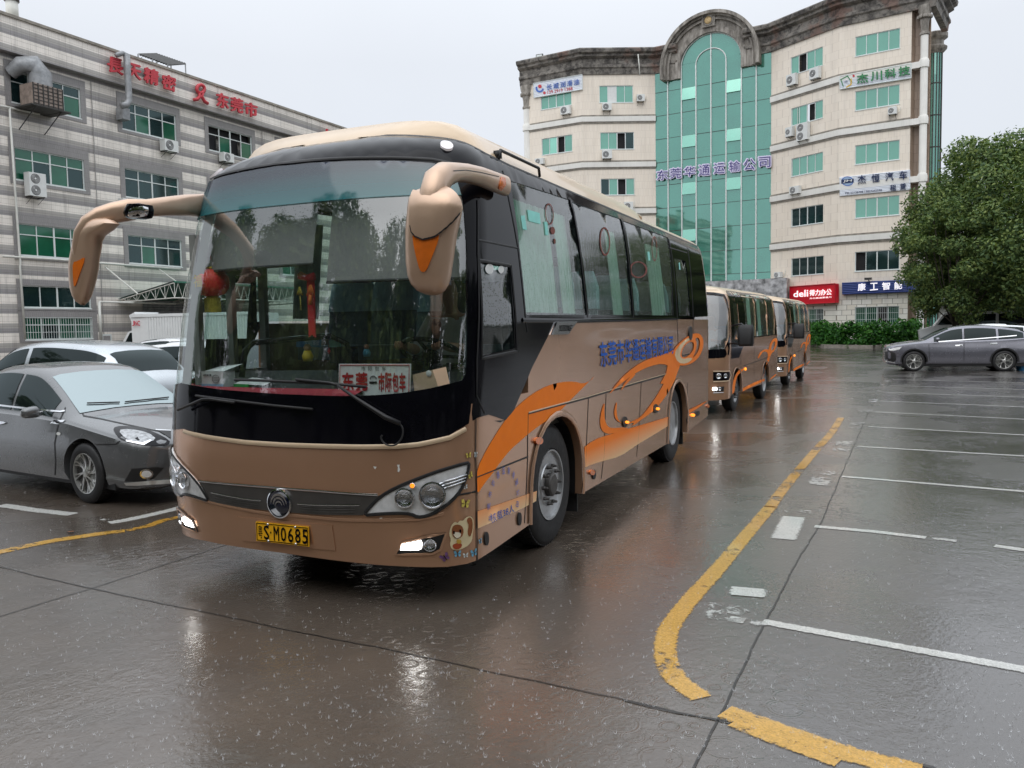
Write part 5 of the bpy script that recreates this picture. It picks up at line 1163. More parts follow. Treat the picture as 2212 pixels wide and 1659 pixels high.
# tinted sun band printed on the top of the screen
band = [p for p in SH.px('T', [(1450, 405), (1150, 412), (900, 425), (640, 455), (460, 480), (330, 510)])]
topb = [p for p in wind if p[1] > 2.82]
MT['sunband'] = glassm('green_sunband', (.16, .40, .42, 1), .85, .05, .09, 0, (.06, .26, .29, 1), .42, pw=6)
def clipz(poly, z, keep_above):
    o = []
    for i in range(len(poly)):
        p, r = poly[i - 1], poly[i]; ip, ir = ((v[1] >= z) == keep_above for v in (p, r))
        if ip != ir: t = (z - p[1]) / (r[1] - p[1]); o.append((p[0] + (r[0] - p[0]) * t, z))
        if ir: o.append(r)
    return o
zb_ = SH.px('T', [(900, 427)])[0][1]; print('band', zb_)
t = NT('tinted_band'); t.t.nodes.remove(t.b); tc = t.n('TexCoord').outputs['Object']; sp = t.n('SeparateXYZ'); t.l(tc, sp.inputs[0]); mr_ = t.n('MapRange'); mr_.inputs[1].default_value = zb_; mr_.inputs[2].default_value = 2.9; t.l(sp.outputs[2], mr_.inputs[0])
cc_ = t.ramp(mr_.outputs[0], [(0., (.06, .27, .30, 1)), (.35, (.045, .17, .20, 1)), (.75, (.06, .075, .11, 1))])
df = t.n('BsdfDiffuse'); t.l(cc_, df.inputs[0]); tr = t.n('BsdfTransparent', i_0=(.3, .5, .5, 1)); m0 = t.n('MixShader', i_0=.62); t.l(tr.outputs[0], m0.inputs[1]); t.l(df.outputs[0], m0.inputs[2]); gl = t.n('BsdfGlossy', i_Roughness=.06); lw = t.n('LayerWeight', i_Blend=.5)
f = t.math('MULTIPLY_ADD', t.math('POWER', lw.outputs['Facing'], 7.), .8, .11, clamp=True); ms = t.n('MixShader'); t.l(f, ms.inputs[0]); t.l(m0.outputs[0], ms.inputs[1]); t.l(gl.outputs[0], ms.inputs[2]); t.l(ms.outputs[0], t.o.inputs[0]); MT['sunband'] = t.m
SH.patch('sun_band', clipz(wind, zb_, True), MT['sunband'], C_, off=.005, step=.07)
# seams of the glazing and the black panels
for ln in ([(350, 140), (372, 235), (440, 600), (470, 1000), (480, 1100)], [(165, 300), (166, 620), (160, 1250), (155, 1480), (205, 1590)], [(170, 545), (435, 598)], [(775, 322), (842, 1010)], [(1062, 434), (1112, 1010)], [(1326, 540), (1372, 1016)], [(1432, 590), (1466, 1010)], [(1330, 592), (1430, 622)]):
    SH.strip('panel_seam', SH.px('S', ln), .014, MT['blackmatte'], C_, .006)
SH.strip('waist_moulding', SH.px('S', [(450, 1027), (775, 1031), (1100, 1024), (1370, 1016), (1560, 1010)]), .035, MT['black'], C_, .008)
SH.strip('window_opening', SH.px('M', [(915, 1310), (1222, 1358), (1262, 2110), (935, 2175), (915, 1310)]), .022, MT['blackmatte'], C_, .008)
SH.strip('visor_seam', SH.px('T', [(345, 300), (480, 255), (700, 216), (900, 196), (1100, 186), (1350, 183), (1560, 192), (1700, 222)]), .02, MT['blackmatte'], C_, .006)
# white marker dots on the driver's glass
for c in ((237, 717, 27), (314, 722, 20)):
    pts = [(c[0] + c[2] * math.cos(a), c[1] + c[2] * 1.15 * math.sin(a)) for a in np.linspace(0, 2 * math.pi, 17)[:-1]]
    SH.patch('round_sticker', SH.px('S', pts), MT['whitep'], C_, off=.003, step=.1)

# trims
SH.strip('cream_trim', SH.px('F', [(1640, 150), (1560, 196), (1400, 231), (1300, 241), (1100, 244), (900, 240), (700, 233), (500, 220), (300, 192), (180, 164), (118, 135)]), .030, MT['cream'], C_, .008)
for ln in ([(622, 312), (1110, 181), (1500, 65), (1735, 0)],):
    SH.strip('panel_seam', SH.px('W', ln), .020, MT['blackmatte'], C_, .001)
    SH.strip('panel_highlight', SH.px('W', [(x, y - 9) for x, y in ln]), .010, MT['cream'], C_, .006)  # cream strip paints the highlight along the panel line
SH.strip('panel_seam', SH.px('S', [(1380, 1322), (1583, 1272)]), .020, MT['blackmatte'], C_, .001)
for ln in ([(622, 312), (615, 700), (600, 1190)], [(212, 822), (618, 660)], [(1110, 181), (1085, 700), (1060, 940)], [(1252, 150), (1232, 660), (1216, 835)], [(1536, 55), (1518, 400), (1500, 655)], [(1908, 60), (1905, 420)],
           [(205, 350), (212, 900), (216, 1495)], [(60, 965), (140, 950), (206, 935)]):
    SH.strip('panel_seam', SH.px('W', ln), .012, MT['blackmatte'], C_, .002)
SH.strip('hatch_seam', SH.px('S', [(1372, 1018), (1378, 1246), (1470, 1225), (1466, 1015)]), .014, MT['blackmatte'], C_, .003)
# arch lips
for yc, rw, h in ((YF, .60, 1.065), (YR, .575, 1.05)):
    SH.strip('wheel_arch_lip', [p for p in arch(yc, rw, h, 1)], .05, MT['gold'], C_, .012)
    # dark liner
    V = []; Fc = []
    pr = arch(yc, rw - .01, h - .01, 1)
    for x in (-.02, -.62):
        for t, z in pr: p = sh_pt(t, z); V.append(Vector((x, p.y, z)))
    k = len(pr)
    Fc = [(i, i + 1, k + i + 1, k + i) for i in range(k - 1)] + [tuple(range(k, 2 * k))]
    mk('wheel_well', V, Fc, MT['blackmatte'], C_, world=True)
# the livery
_fo = [.002]
def film(k, pts, mat='orange', it=2, off=.0035, step=.1):
    _fo[0] += .0008; off = _fo[0]
    pts = SH.px(k, pts); return SH.patch('orange_swirl', smooth_loop(pts, it) if it else pts, MT[mat], C_, off=off, step=step)
film('W', [(1170, 0), (1130, 45), (1068, 72), (1000, 52), (900, 55), (780, 85), (660, 150), (560, 230), (500, 290), (420, 390), (350, 500), (280, 620), (215, 750), (212, 860), (216, 962), (260, 890), (340, 790), (400, 700), (480, 600), (560, 530), (620, 475), (720, 400), (800, 350), (880, 290), (960, 205), (1070, 98)], 'orange2', 1)
film('W', [(215, 1096), (450, 1018), (690, 935), (687, 1015), (590, 1067), (400, 1155), (218, 1234)], 'orange', 0)
film('W', [(1073, 582), (1120, 545), (1180, 512), (1282, 478), (1330, 465), (1440, 430), (1640, 372), (1757, 335), (1752, 410), (1620, 490), (1500, 562), (1400, 632), (1330, 665), (1230, 692), (1150, 716), (1075, 746)], 'orange', 0)
film('W', [(1237, 212), (1208, 290), (1196, 370), (1205, 430), (1230, 465), (1282, 478), (1420, 440), (1420, 420), (1300, 430), (1262, 418), (1238, 372), (1232, 300)], 'orange2', 1)
film('W', [(1336, 202), (1314, 270), (1312, 330), (1335, 372), (1385, 392), (1455, 378), (1535, 335), (1600, 250), (1660, 165), (1715, 70), (1745, 0), (1822, 0), (1790, 70), (1745, 150), (1685, 232), (1625, 295), (1540, 355), (1450, 420), (1480, 380), (1400, 400), (1350, 375), (1330, 310)], 'orange2', 1)
film('S', [(1310, 1300), (1300, 1345), (1265, 1410), (1330, 1415), (1362, 1360), (1385, 1300), (1350, 1270)], 'orange2', 0)
film('S', [(1345, 1200), (1325, 1222), (1240, 1245), (1150, 1280), (1060, 1345), (1000, 1410), (945, 1482), (1000, 1432), (1062, 1382), (1120, 1342), (1200, 1304), (1280, 1287), (1330, 1310), (1390, 1300), (1400, 1260)], 'orange2', 1)
film('S', [(1100, 1350), (1050, 1400), (1018, 1462), (1060, 1410), (1120, 1350)], 'orange2', 1)
ring_o = smooth_loop(SH.px('S', [(1340, 1205), (1395, 1150), (1455, 1108), (1505, 1105), (1528, 1150), (1518, 1215), (1480, 1272), (1425, 1300), (1370, 1300), (1345, 1270)]), 2)
ring_i = smooth_loop(SH.px('S', [(1388, 1235), (1405, 1185), (1440, 1155), (1468, 1160), (1466, 1205), (1436, 1242), (1402, 1256)]), 2)
ring_j = smooth_loop(SH.px('S', [(1472, 1135), (1498, 1130), (1506, 1170), (1490, 1225), (1455, 1262), (1478, 1215), (1486, 1165)]), 2)
SH.patch('orange_swirl', ring_o, MT['orange2'], C_, holes=[ring_i, ring_j], off=.0105, step=.1)
SH.patch('pale_swirl', smooth_loop(SH.px('S', [(1345, 1225), (1395, 1160), (1440, 1128), (1466, 1140), (1430, 1152), (1398, 1185), (1380, 1240), (1400, 1262), (1445, 1250), (1460, 1262), (1420, 1290), (1370, 1285)]), 1), MT['palefilm'], C_, off=.0115, step=.1)
film('W', [(1908, 285), (1990, 245), (2070, 204), (1995, 262), (1908, 316)], 'orange2', 0)
# writing on the side
def side_quad(k, pts): return [sh_pt(*p, .0) for p in SH.px(k, pts)]
NX = (1, 0, 0)
text_on('company_lettering', '东莞市华通运输有限公司', side_quad('S', [(903, 1158), (1343, 1117), (1343, 1228), (908, 1312)]), NX, MT['blueink'], C_, off=.008, bold=.014)
text_on('capacity_lettering', '核载38人', side_quad('W', [(312, 1122), (502, 1035), (505, 1102), (320, 1195)]), NX, MT['blueink'], C_, off=.01, bold=.012)
# lettering in an arc
A0 = side_quad('W', [(300, 1110), (540, 1000), (430, 760)])
cen = (A0[0] + A0[1]) / 2; Rz = .0
cen = sh_pt(*SH.px('W', [(420, 1010)])[0]); top = sh_pt(*SH.px('W', [(432, 765)])[0]); lf = sh_pt(*SH.px('W', [(305, 1075)])[0]); rt = sh_pt(*SH.px('W', [(535, 985)])[0])
rv = abs(top.z - cen.z); rh = abs(rt.y - lf.y) / 2; arcb = MB(); cy_ = (lf.y + rt.y) / 2; cz_ = top.z - rv
for i, ch in enumerate('东莞市华通运输有限公司'):
    a = R(200 - i * 22); c = Vector((.0, cy_ + rh * math.cos(a), cz_ + rv * math.sin(a))); tv = Vector((0, math.sin(a), -math.cos(a) * 1)).normalized(); nv = Vector((0, math.cos(a), math.sin(a)))
    tv = Vector((0, nv.z, -nv.y)); V_, F2, _a = text_mesh(ch, .012)
    arcb = MB(); arcb.add([c + tv * (x - .5) * .042 + nv * (y - .5) * .05 + Vector((.007, 0, 0)) for x, y in V_], F2); arcb.build('letter', MT['blueink'], C_, world=True)
# chrome badge
bq = SH.px('S', [(655, 1037), (772, 1033), (718, 1110), (620, 1114)])
bd = SH.patch('chrome_badge', bq, MT['chrome'], C_, off=.02, step=.1, skirt=.02)
text_on('badge_lettering', 'YUTONG', side_quad('S', [(668, 1058), (742, 1056), (728, 1092), (655, 1094)]), NX, MT['black'], C_, off=.023, bold=.02)
# small side fittings
def blob(name, k, c, r, mat, depth=.02, ry=None, parent=None):
    pts = SH.px(k, [(c[0] + r * math.cos(a), c[1] + (ry or r) * math.sin(a)) for a in np.linspace(0, 2 * math.pi, 17)[:-1]])
    return SH.patch(name, pts, mat, parent or C_, off=depth, step=.03, skirt=depth)
blob('side_indicator', 'W', (690, 532), 30, MT['amber'], .022)
for c in ((1405, 380), (1655, 272)):
    blob('marker_housing', 'W', (c[0] - 8, c[1] - 2), 20, MT['blackmatte'], .015, 42 if c[0] < 1500 else 36); blob('marker_lamp', 'W', c, 11, LA, .03)
blob('marker_lamp', 'W', (1130, 783), 20, MT['amber'], .02, 22); blob('marker_lamp', 'W', (1949, 322), 12, LA, .02); blob('marker_lamp', 'W', (2068, 250), 9, MT['amber'], .02, 14)
for c in ((551, 1157, 15, 52), (285, 1315, 17, 55), (1152, 800, 13, 38), (1975, 312, 8, 22), (1994, 305, 8, 20), (1908, 362, 8, 26)): blob('latch', 'W', c[:2], c[2], MT['blackmatte'], .012, c[3])
blob('hatch_handle', 'S', (1446, 1105), 10, MT['blackmatte'], .02, 42)
SH.patch('air_grille', SH.px('S', [(1555, 1136), (1576, 1132), (1578, 1252), (1556, 1258)]), MT['blackmatte'], C_, off=.006)

# front of the coach
hl = smooth_loop(SH.px('F', [(1112, 598), (1155, 548), (1200, 502), (1280, 455), (1400, 405), (1520, 360), (1645, 322), (1655, 335), (1640, 400), (1615, 465), (1570, 522), (1500, 575), (1440, 602), (1395, 607), (1360, 590), (1300, 586), (1200, 590)]), 1)
def lamp_unit(out, sg, lit_t):
    base = SH.patch('headlight', out, MT['headbowl'], C_, off=.008, step=.05, skirt=.012)
    SH.strip('lamp_surround', out + out[:1], .022, MT['blackmatte'], base, .014)
    for (fx, fy, r) in ((1470, 490, .085), (1330, 505, .062)):
        t, z = SH.px('F', [(fx, fy)])[0]; bw = lamp_bowl('reflector_bowl', SH, sg * t, z, r, base, .022)
    t, z = SH.px('F', [(1370, 440)])[0]; lamp_bowl('indicator_bulb', SH, sg * t, z, .017, base, .02, 'chrome', LA)
    rb = MB()
    for k in range(9):
        a = SH.px('F', [(1505 + k * 9, 430 + k * 14), (1640 - k * 4, 385 + k * 17)]); p = [SH.pt(sg * x, y, .018) for x, y in (a[0], ((a[0][0] + a[1][0]) / 2, (a[0][1] + a[1][1]) / 2), a[1])]
        if inside(*a[0], [(x, y) for x, y in hl]) and inside(*a[1], hl): rb.tube(p, .006, 5)
    if rb.v: rb.build('reflector_rib', MT['chrome'], base, True)
    SH.patch('lamp_glass', out, MT['clear'], base, off=.05 if 0 else .034, step=.06)
MT['headbowl'] = pm('lamp_reflector', (.92, .93, .92, 1), .22, .15, .25, 16, .3, .35, 30)
lamp_unit(hl, 1, True); lamp_unit([(-a, b) for a, b in reversed(hl)], -1, True)
gr = SH.px('F', [(320, 430), (500, 452), (620, 463), (750, 470), (900, 480), (1190, 496), (1112, 598), (900, 598), (745, 582), (620, 572), (400, 540)])
gr = [p for p in gr]; gz = 1
grt = [(x, z) for x, z in gr]
grl = SH.px('F', [(900, 480), (1190, 496), (1112, 598), (900, 598)])
tr_, br_ = grl[1], grl[2]; ztop = grl[0][1]; zbot = grl[3][1]
MT['grille'] = pm('grey_grille', (.10, .095, .09, 1), .35, .5, .1, 12, .2)
gp = SH.patch('grille', [tr_, (0.3, ztop), (0, ztop), (-.3, ztop), (-tr_[0], tr_[1]), (-br_[0], br_[1]), (-.3, zbot), (0, zbot), (.3, zbot), br_], MT['grille'], C_, off=.008, step=.08, skirt=.01)
for sg in (1, -1):
    SH.strip('chrome_strip', [(sg * .0, ztop + .012), (sg * .3, ztop + .012), (sg * tr_[0], tr_[1] + .006)], .012, MT['chrome'], gp, .016)
    for dz in (.018, .034, .05): SH.strip('mesh_slot', [(sg * .17, zbot + dz), (sg * .3, zbot + dz), (sg * (br_[0] - .05), br_[1] + dz)], .006, MT['steeldark'], gp, .012)
    SH.strip('mesh_frame', [(sg * .15, zbot + .062), (sg * .3, zbot + .064), (sg * (br_[0] - .02), br_[1] + .064)], .008, MT['chrome'], gp, .012)
et, ez = SH.px('F', [(683, 535)])[0]; ep = SH.pt(et, ez, .012); A = Matrix.Translation(ep) @ Matrix.Rotation(math.pi / 2, 4, 'X')
em = MB().lathe([(.098, -.01), (.098, .012), (.09, .016), (.086, .006), (.002, .006)], 40, 0, A).build('emblem', MT['chrome'], C_, True, ang=30)
MB().lathe([(.086, .0), (.085, .0085), (.002, .011)], 36, 0, A).build('emblem_face', pm('navy', (.008, .012, .03, 1), .15, 0, .05, 5, .5), em, True)
b = MB()
for r0, wd in ((.066, .013), (.046, .011), (.026, .009)):
    n = 18; V = []; cyo = -.028
    for i in range(n + 1):
        a = R(8) + (math.pi - R(16)) * i / n; th = wd * math.sin(math.pi * i / n) ** .6 + .001
        for rr in (r0 - th / 2, r0 + th / 2): V.append(A @ Vector((rr * math.cos(a), cyo + rr * math.sin(a) * 1.15 + .012, .0145)))
    b.add(V, [(2 * i, 2 * i + 1, 2 * i + 3, 2 * i + 2) for i in range(n)])
b.build('emblem_arcs', MT['chrome'], em)
# plate
pq = [PY(*p, -.018) for p in q('F', [(557, 628), (832, 662), (832, 762), (560, 730)])]
MT['plate'] = pm('yellow_plate', srgb(240, 178, 20), .4, 0, .04, 10)
pr_ = MB(); xs = [p.x for p in pq]; zsq = [p.z for p in pq]; x0, x1, z0, z1 = (xs[0] + xs[3]) / 2, (xs[1] + xs[2]) / 2, (zsq[2] + zsq[3]) / 2, (zsq[0] + zsq[1]) / 2
SH.patch('plate_recess', SH.px('F', [(455, 607), (700, 625), (950, 652), (968, 782), (730, 758), (480, 730)]), MT['gold'], C_, off=.006, step=.06, skirt=.01)
pl = pr_.box((x0, -.03, z0), (x1, -.022, z1)).build('number_plate', MT['plate'], C_, world=True)
bb = MB()
for a, c in (((x0 + .006, z0 + .006), (x1 - .006, z0 + .010)), ((x0 + .006, z1 - .010), (x1 - .006, z1 - .006)), ((x0 + .006, z0 + .010), (x0 + .010, z1 - .010)), ((x1 - .010, z0 + .010), (x1 - .006, z1 - .010))):
    bb.box((a[0], -.0325, a[1]), (c[0], -.0302, c[1]))
bb.build('plate_border', MT['black'], pl, world=True)
def pt_(nm, s, a, b_, c, d): return text_on(nm, s, [Vector((x0 + (x1 - x0) * a, -.031, z0 + (z1 - z0) * d)), Vector((x0 + (x1 - x0) * b_, -.031, z0 + (z1 - z0) * d)), Vector((x0 + (x1 - x0) * b_, -.031, z0 + (z1 - z0) * c)), Vector((x0 + (x1 - x0) * a, -.031, z0 + (z1 - z0) * c))], (0, -1, 0), MT['black'], pl, off=.002, bold=.013 if s == '粤' else .02)
pt_('plate_character', '粤', .045, .13, .17, .84)
for i, ch in enumerate('SM0685'):
    a = .16 + (0 if i == 0 else .055 + i * .135) ; pt_('plate_character', ch, a, a + .098, .14, .86)
pt_('plate_character', '·', .283, .302, .46, .58)
b = MB()
for fx in (.24, .76):
    for fz in (.93, .07): b.lathe([(.009, -.004), (.008, .006), (.002, .008)], 10, 0, Matrix.Translation((x0 + (x1 - x0) * fx, -.03, z0 + (z1 - z0) * fz)) @ Matrix.Rotation(math.pi / 2, 4, 'X'))
b.build('plate_bolt', MT['chrome'], pl, True, world=True)
# fog lamps
fg = SH.px('F', [(1312, 735), (1420, 712), (1540, 690), (1512, 775), (1470, 796), (1280, 801)])
fl_l = SH.px('F', [(1312, 748), (1412, 728), (1418, 745), (1415, 768), (1400, 776), (1306, 776)])
ft, fz_ = SH.px('F', [(1458, 748)])[0]
for sg in (1, -1):
    f_ = SH.patch('fog_lamp', [(sg * a, z) for a, z in fg], MT['blackmatte'], C_, off=.006, step=.05, skirt=.008)
    SH.strip('fog_lamp_frame', [(sg * a, z) for a, z in fg + fg[:1]], .016, MT['gold'], f_, .012)
    SH.patch('daytime_light', [(sg * a, z) for a, z in fl_l], LW, f_, off=.016, step=.05, skirt=.012)
    lamp_bowl('fog_bulb', SH, sg * ft, fz_, .042, f_, .012)
# bumper crease
SH.strip('bumper_crease', SH.px('F', [(130, 470), (180, 492), (300, 525), (500, 570), (620, 590), (760, 600), (1000, 622), (1200, 624), (1400, 618), (1530, 590)]), .02, MT['gold'], C_, .006)
# marker lamps on the dome
for sg in (1, -1):
    t, z = SH.px('T', [(1640, 122)])[0]
    pts = [(sg * t + .045 * math.cos(a), z + .035 * math.sin(a)) for a in np.linspace(0, 2 * math.pi, 17)[:-1]]
    SH.patch('roof_marker_lamp', pts, emis('marker_glow', (.8, .76, .78, 1), .25), C_, off=.018, step=.03, skirt=.018)
# paint chips
for pts in ([(1163, 345), (1180, 347), (1174, 360), (1168, 356)], [(1286, 337), (1300, 336), (1298, 350), (1303, 360), (1297, 375), (1289, 372), (1291, 350)], [(1196, 612), (1210, 612), (1208, 624), (1198, 622)]):
    SH.patch('paint_chip', SH.px('F', pts), MT['whitep'], C_, off=.002)

# wipers
def wiper(parent, pts, offs, r=.011):
    P_ = [sh_pt(*p, o) for p, o in zip(SH.px('T', pts), offs)]
    return P_
P1 = wiper(C_, [(1395, 1650), (1320, 1615), (1165, 1520), (1060, 1445)], (.05, .06, .05, .05))
P2 = wiper(C_, [(490, 1413), (650, 1417), (820, 1425), (1000, 1432), (1205, 1452)], (.035, .03, .03, .03, .03))
P3 = wiper(C_, [(1060, 1445), (1020, 1432), (830, 1412)], (.05, .05, .045))
ba = MB(); ba.tube(P1, [.016, .017, .011, .009], 8); ba.tube(P3, .009, 6); wa = ba.build('wiper_arm', MT['blackmatte'], C_, True, world=True)
ba = MB(); ba.tube(P2, (.010), 6); ba.build('wiper_blade', MT['rubber'], wa, True, world=True)
hose = [sh_pt(*p, .05) for p in SH.px('V', smooth_line([(640, 1165), (740, 1195), (790, 1260), (780, 1350), (730, 1415), (660, 1432), (600, 1400), (575, 1350), (590, 1325)], 2))]
MB().tube(hose, .006, 6).build('washer_hose', MT['rubber'], wa, True, world=True)
P1 = wiper(C_, [(110, 1612), (200, 1575), (330, 1520), (360, 1518), (500, 1535)], (.06, .06, .05, .05, .05)); P2 = wiper(C_, [(275, 1500), (520, 1530), (700, 1552), (915, 1572)], (.03,) * 4)
ba = MB(); ba.tube(P1, .010, 6); wa = ba.build('wiper_arm', MT['blackmatte'], C_, True, world=True); ba = MB(); ba.tube(P2, .009, 6); ba.build('wiper_blade', MT['rubber'], wa, True, world=True)

# mirrors
def loft(mb, secs, n=20, mi=0):
    """secs: list of (centre, vec_a, vec_b, power) super-ellipse sections"""
    V = []
    for c, a, b, pw in secs:
        for k in range(n):
            t = 2 * math.pi * k / n; ca, sa = math.cos(t), math.sin(t)
            V.append(Vector(c) + Vector(a) * math.copysign(abs(ca) ** pw, ca) + Vector(b) * math.copysign(abs(sa) ** pw, sa))
    m = len(secs); Fc = [(i * n + k, i * n + (k + 1) % n, (i + 1) * n + (k + 1) % n, (i + 1) * n + k) for i in range(m - 1) for k in range(n)]
    Fc += [tuple(range(n - 1, -1, -1)), tuple((m - 1) * n + k for k in range(n))]
    return mb.add(V, Fc, mi)
def path3(pts): return [Vector(p) for p in pts]
# near mirror (driver's side): the arm springs from the corner, runs forward and drops to the head
HY = -.42
def my(u, v, y): return PY(*q('M', [(u, v)])[0], y)
arm = [(my(1150, 650, .92), .10, .05), (my(1050, 612, .72), .095, .055), (my(930, 565, .42), .085, .055), (my(800, 535, .12), .08, .055), (my(700, 530, -.12), .08, .06), (my(610, 550, -.30), .10, .065), (my(540, 620, -.40), .115, .07), (my(500, 740, -.45), .09, .07), (my(470, 900, -.47), .055, .06), (my(455, 1060, -.48), .028, .045)]
mm = MB(); secs = []
for i, (c, a, d) in enumerate(arm):
    t = (arm[min(i + 1, len(arm) - 1)][0] - arm[max(i - 1, 0)][0]).normalized(); s1 = Vector((0, 0, 1)) if i == 0 else s1; s1 = (s1 - t * s1.dot(t)).normalized(); s2 = t.cross(s1).normalized()
    secs.append((c, s1 * a * .68, s2 * d * .9, .8))
loft(mm, secs, 20); ra = mm.build('mirror_arm', MT['mirror_gold'], C_, True, world=True, ang=60)
wrap_later = ra
def head(pts, y0, depth, lean_x=0):
    """pts: (v, uL, uR) rows in the M zoom"""
    mb = MB(); secs = []
    for v, a, b_, k in pts:
        L_ = my(a, v, y0); Rr = my(b_, v, y0); c = (L_ + Rr) / 2; secs.append((c + Vector((0, depth * .5 * (1 - k), 0)), (Rr - L_) / 2, Vector((0, -depth * k, 0)), .72))
    return loft(mb, secs, 28)
rows = [(655, 480, 600, .1), (668, 380, 650, .35), (700, 335, 690, .62), (760, 318, 735, .85), (830, 314, 752, .95), (950, 308, 730, 1), (1060, 300, 702, 1), (1200, 297, 680, .96), (1330, 296, 662, .9), (1440, 303, 645, .82), (1520, 325, 622, .7), (1575, 365, 585, .5), (1605, 410, 540, .25), (1615, 450, 500, .08)]
rh_ = head(rows, HY, .10).build('mirror_head', MT['mirror_gold'], C_, True, world=True, ang=50)
# hood over the upper half of the head (separate moulding with a V shaped lower edge)
def on_head(obj_, pts, off):
    inv = world_of(obj_); bvh = BVHTree.FromPolygons([tuple(inv @ v.co) for v in obj_.data.vertices], [tuple(p.vertices) for p in obj_.data.polygons])
    o = []
    for u, v in pts:
        h = bvh.ray_cast(CAM, ray(u, v)); 
        if h[0] is None: o.append(None); continue
        o.append(h[0] + (h[1] if h[1].dot(ray(u, v)) < 0 else -h[1]) * off)
    return o
def wrap(name, obj_, zm, outl, mat, parent, off=.004, step=None, it=1, holes=(), skirt=0):
    """a film or moulding laid on an existing surface, outline found along photo rays"""
    o2 = smooth_loop(outl, it) if it else outl; o2 = q(zm, o2); st = step or ZM[zm][2] * 40
    V, Fc = tess(o2, [q(zm, h) for h in holes], st); P_ = on_head(obj_, V, off); keep = [f for f in Fc if all(P_[i] is not None for i in f)]
    P_ = [p if p is not None else Vector((0, 0, 0)) for p in P_]
    if skirt:
        cnt = {(a, b) for f in keep for a, b in zip(f, f[1:] + f[:1])}; mp = {}; P0 = on_head(obj_, V, off - skirt)
        for a, b in list(cnt):
            if (b, a) not in cnt:
                for k in (a, b):
                    if k not in mp: mp[k] = len(P_); P_.append(P0[k])
                keep.append((b, a, mp[a], mp[b]))
    use = sorted({i for f in keep for i in f}); ix = {k: i for i, k in enumerate(use)}
    return mk(name, [P_[k] for k in use], [tuple(ix[i] for i in f) for f in keep], mat, parent, True, world=True, ang=45)
wrap('arm_indicator', ra, 'M', [(1113, 572), (1146, 582), (1152, 640), (1108, 692), (1086, 672)], MT['amber'], ra, .008, it=0, step=3, skirt=.006)
wrap('mirror_hood', rh_, 'M', [(320, 790), (336, 705), (385, 668), (480, 662), (600, 662), (655, 682), (700, 715), (738, 775), (750, 830), (728, 900), (680, 960), (620, 1025), (570, 1070), (530, 1100), (430, 1125), (360, 1095), (330, 1055), (312, 985), (314, 880)], MT['mirror_gold'], rh_, .012, skirt=.014)
wrap('hood_seam', rh_, 'M', [(745, 870), (728, 905), (680, 965), (620, 1030), (570, 1075), (530, 1105), (430, 1130), (360, 1100), (330, 1060), (318, 1000), (324, 1000), (336, 1052), (364, 1088), (430, 1117), (526, 1092), (564, 1064), (614, 1018), (674, 954), (722, 892)], MT['blackmatte'], rh_, .0135, it=0, step=3)
wrap('arm_groove', ra, 'M', [(690, 512), (800, 506), (930, 525), (1095, 565), (1095, 571), (930, 533), (800, 514), (692, 522)], MT['blackmatte'], ra, .002, it=0, step=3)
wrap('mirror_indicator', rh_, 'M', [(335, 1070), (375, 1108), (430, 1130), (490, 1120), (540, 1100), (570, 1075), (560, 1140), (520, 1240), (470, 1370), (450, 1405), (425, 1412), (400, 1395), (370, 1290), (345, 1170)], MT['amber'], rh_, .006, it=1, skirt=.006)
MB().box((my(360, 1200, HY).x, HY + .06, my(330, 1530, HY).z), (my(600, 1200, HY).x, HY + .085, my(640, 800, HY).z)).build('mirror_glass', MT['black'], rh_, world=True)
# far mirror
def ly(u, v, y): return PY(*q('L', [(u, v)])[0], y)
arm = [(ly(1720, 340, .55), .085, .05), (ly(1500, 335, .30), .08, .05), (ly(1300, 345, .05), .075, .05), (ly(1080, 365, -.12), .075, .05), (ly(880, 385, -.25), .085, .055), (ly(700, 420, -.33), .08, .055), (ly(560, 460, -.38), .075, .055), (ly(440, 540, -.42), .075, .06), (ly(360, 660, -.44), .065, .06), (ly(320, 800, -.45), .05, .05), (ly(305, 930, -.45), .03, .04)]
mm = MB(); secs = []
for i, (c, a, d) in enumerate(arm):
    t = (arm[min(i + 1, len(arm) - 1)][0] - arm[max(i - 1, 0)][0]).normalized(); s1 = Vector((0, 0, 1)) if i == 0 else s1; s1 = (s1 - t * s1.dot(t)).normalized(); s2 = t.cross(s1).normalized()
    secs.append((c, s1 * a * (1.05 - .09 * i if i < 4 else .85), s2 * d, .8))
loft(mm, secs, 20); la = mm.build('mirror_arm', MT['mirror_gold'], C_, True, world=True, ang=60)
mb = MB(); secs = []
for v, a, b_, k in [(478, 470, 620, .15), (500, 440, 690, .5), (540, 400, 745, .8), (600, 370, 740, .95), (660, 340, 640, 1), (730, 310, 600, 1), (820, 272, 590, 1), (930, 250, 570, 1), (1040, 240, 560, 1), (1150, 244, 540, .95), (1250, 252, 515, .88), (1340, 275, 490, .75), (1400, 305, 465, .55), (1430, 345, 440, .3), (1440, 375, 410, .1)]:
    L_ = ly(a + (12 if v > 560 else 0), v, -.42); Rr = ly(b_ - (70 if v > 560 else 0), v, -.42); secs.append(((L_ + Rr) / 2, (Rr - L_) / 2, Vector((0, -.07 * k, 0)), .75))
loft(mb, secs, 28); lh = mb.build('mirror_head', MT['mirror_gold'], C_, True, world=True, ang=50)
wrap('mirror_indicator', lh, 'L', [(258, 965), (320, 950), (384, 905), (385, 950), (350, 1050), (310, 1160), (285, 1235), (268, 1225), (262, 1120)], MT['amber'], lh, .006, it=1, skirt=.006)
mb = MB(); secs = []
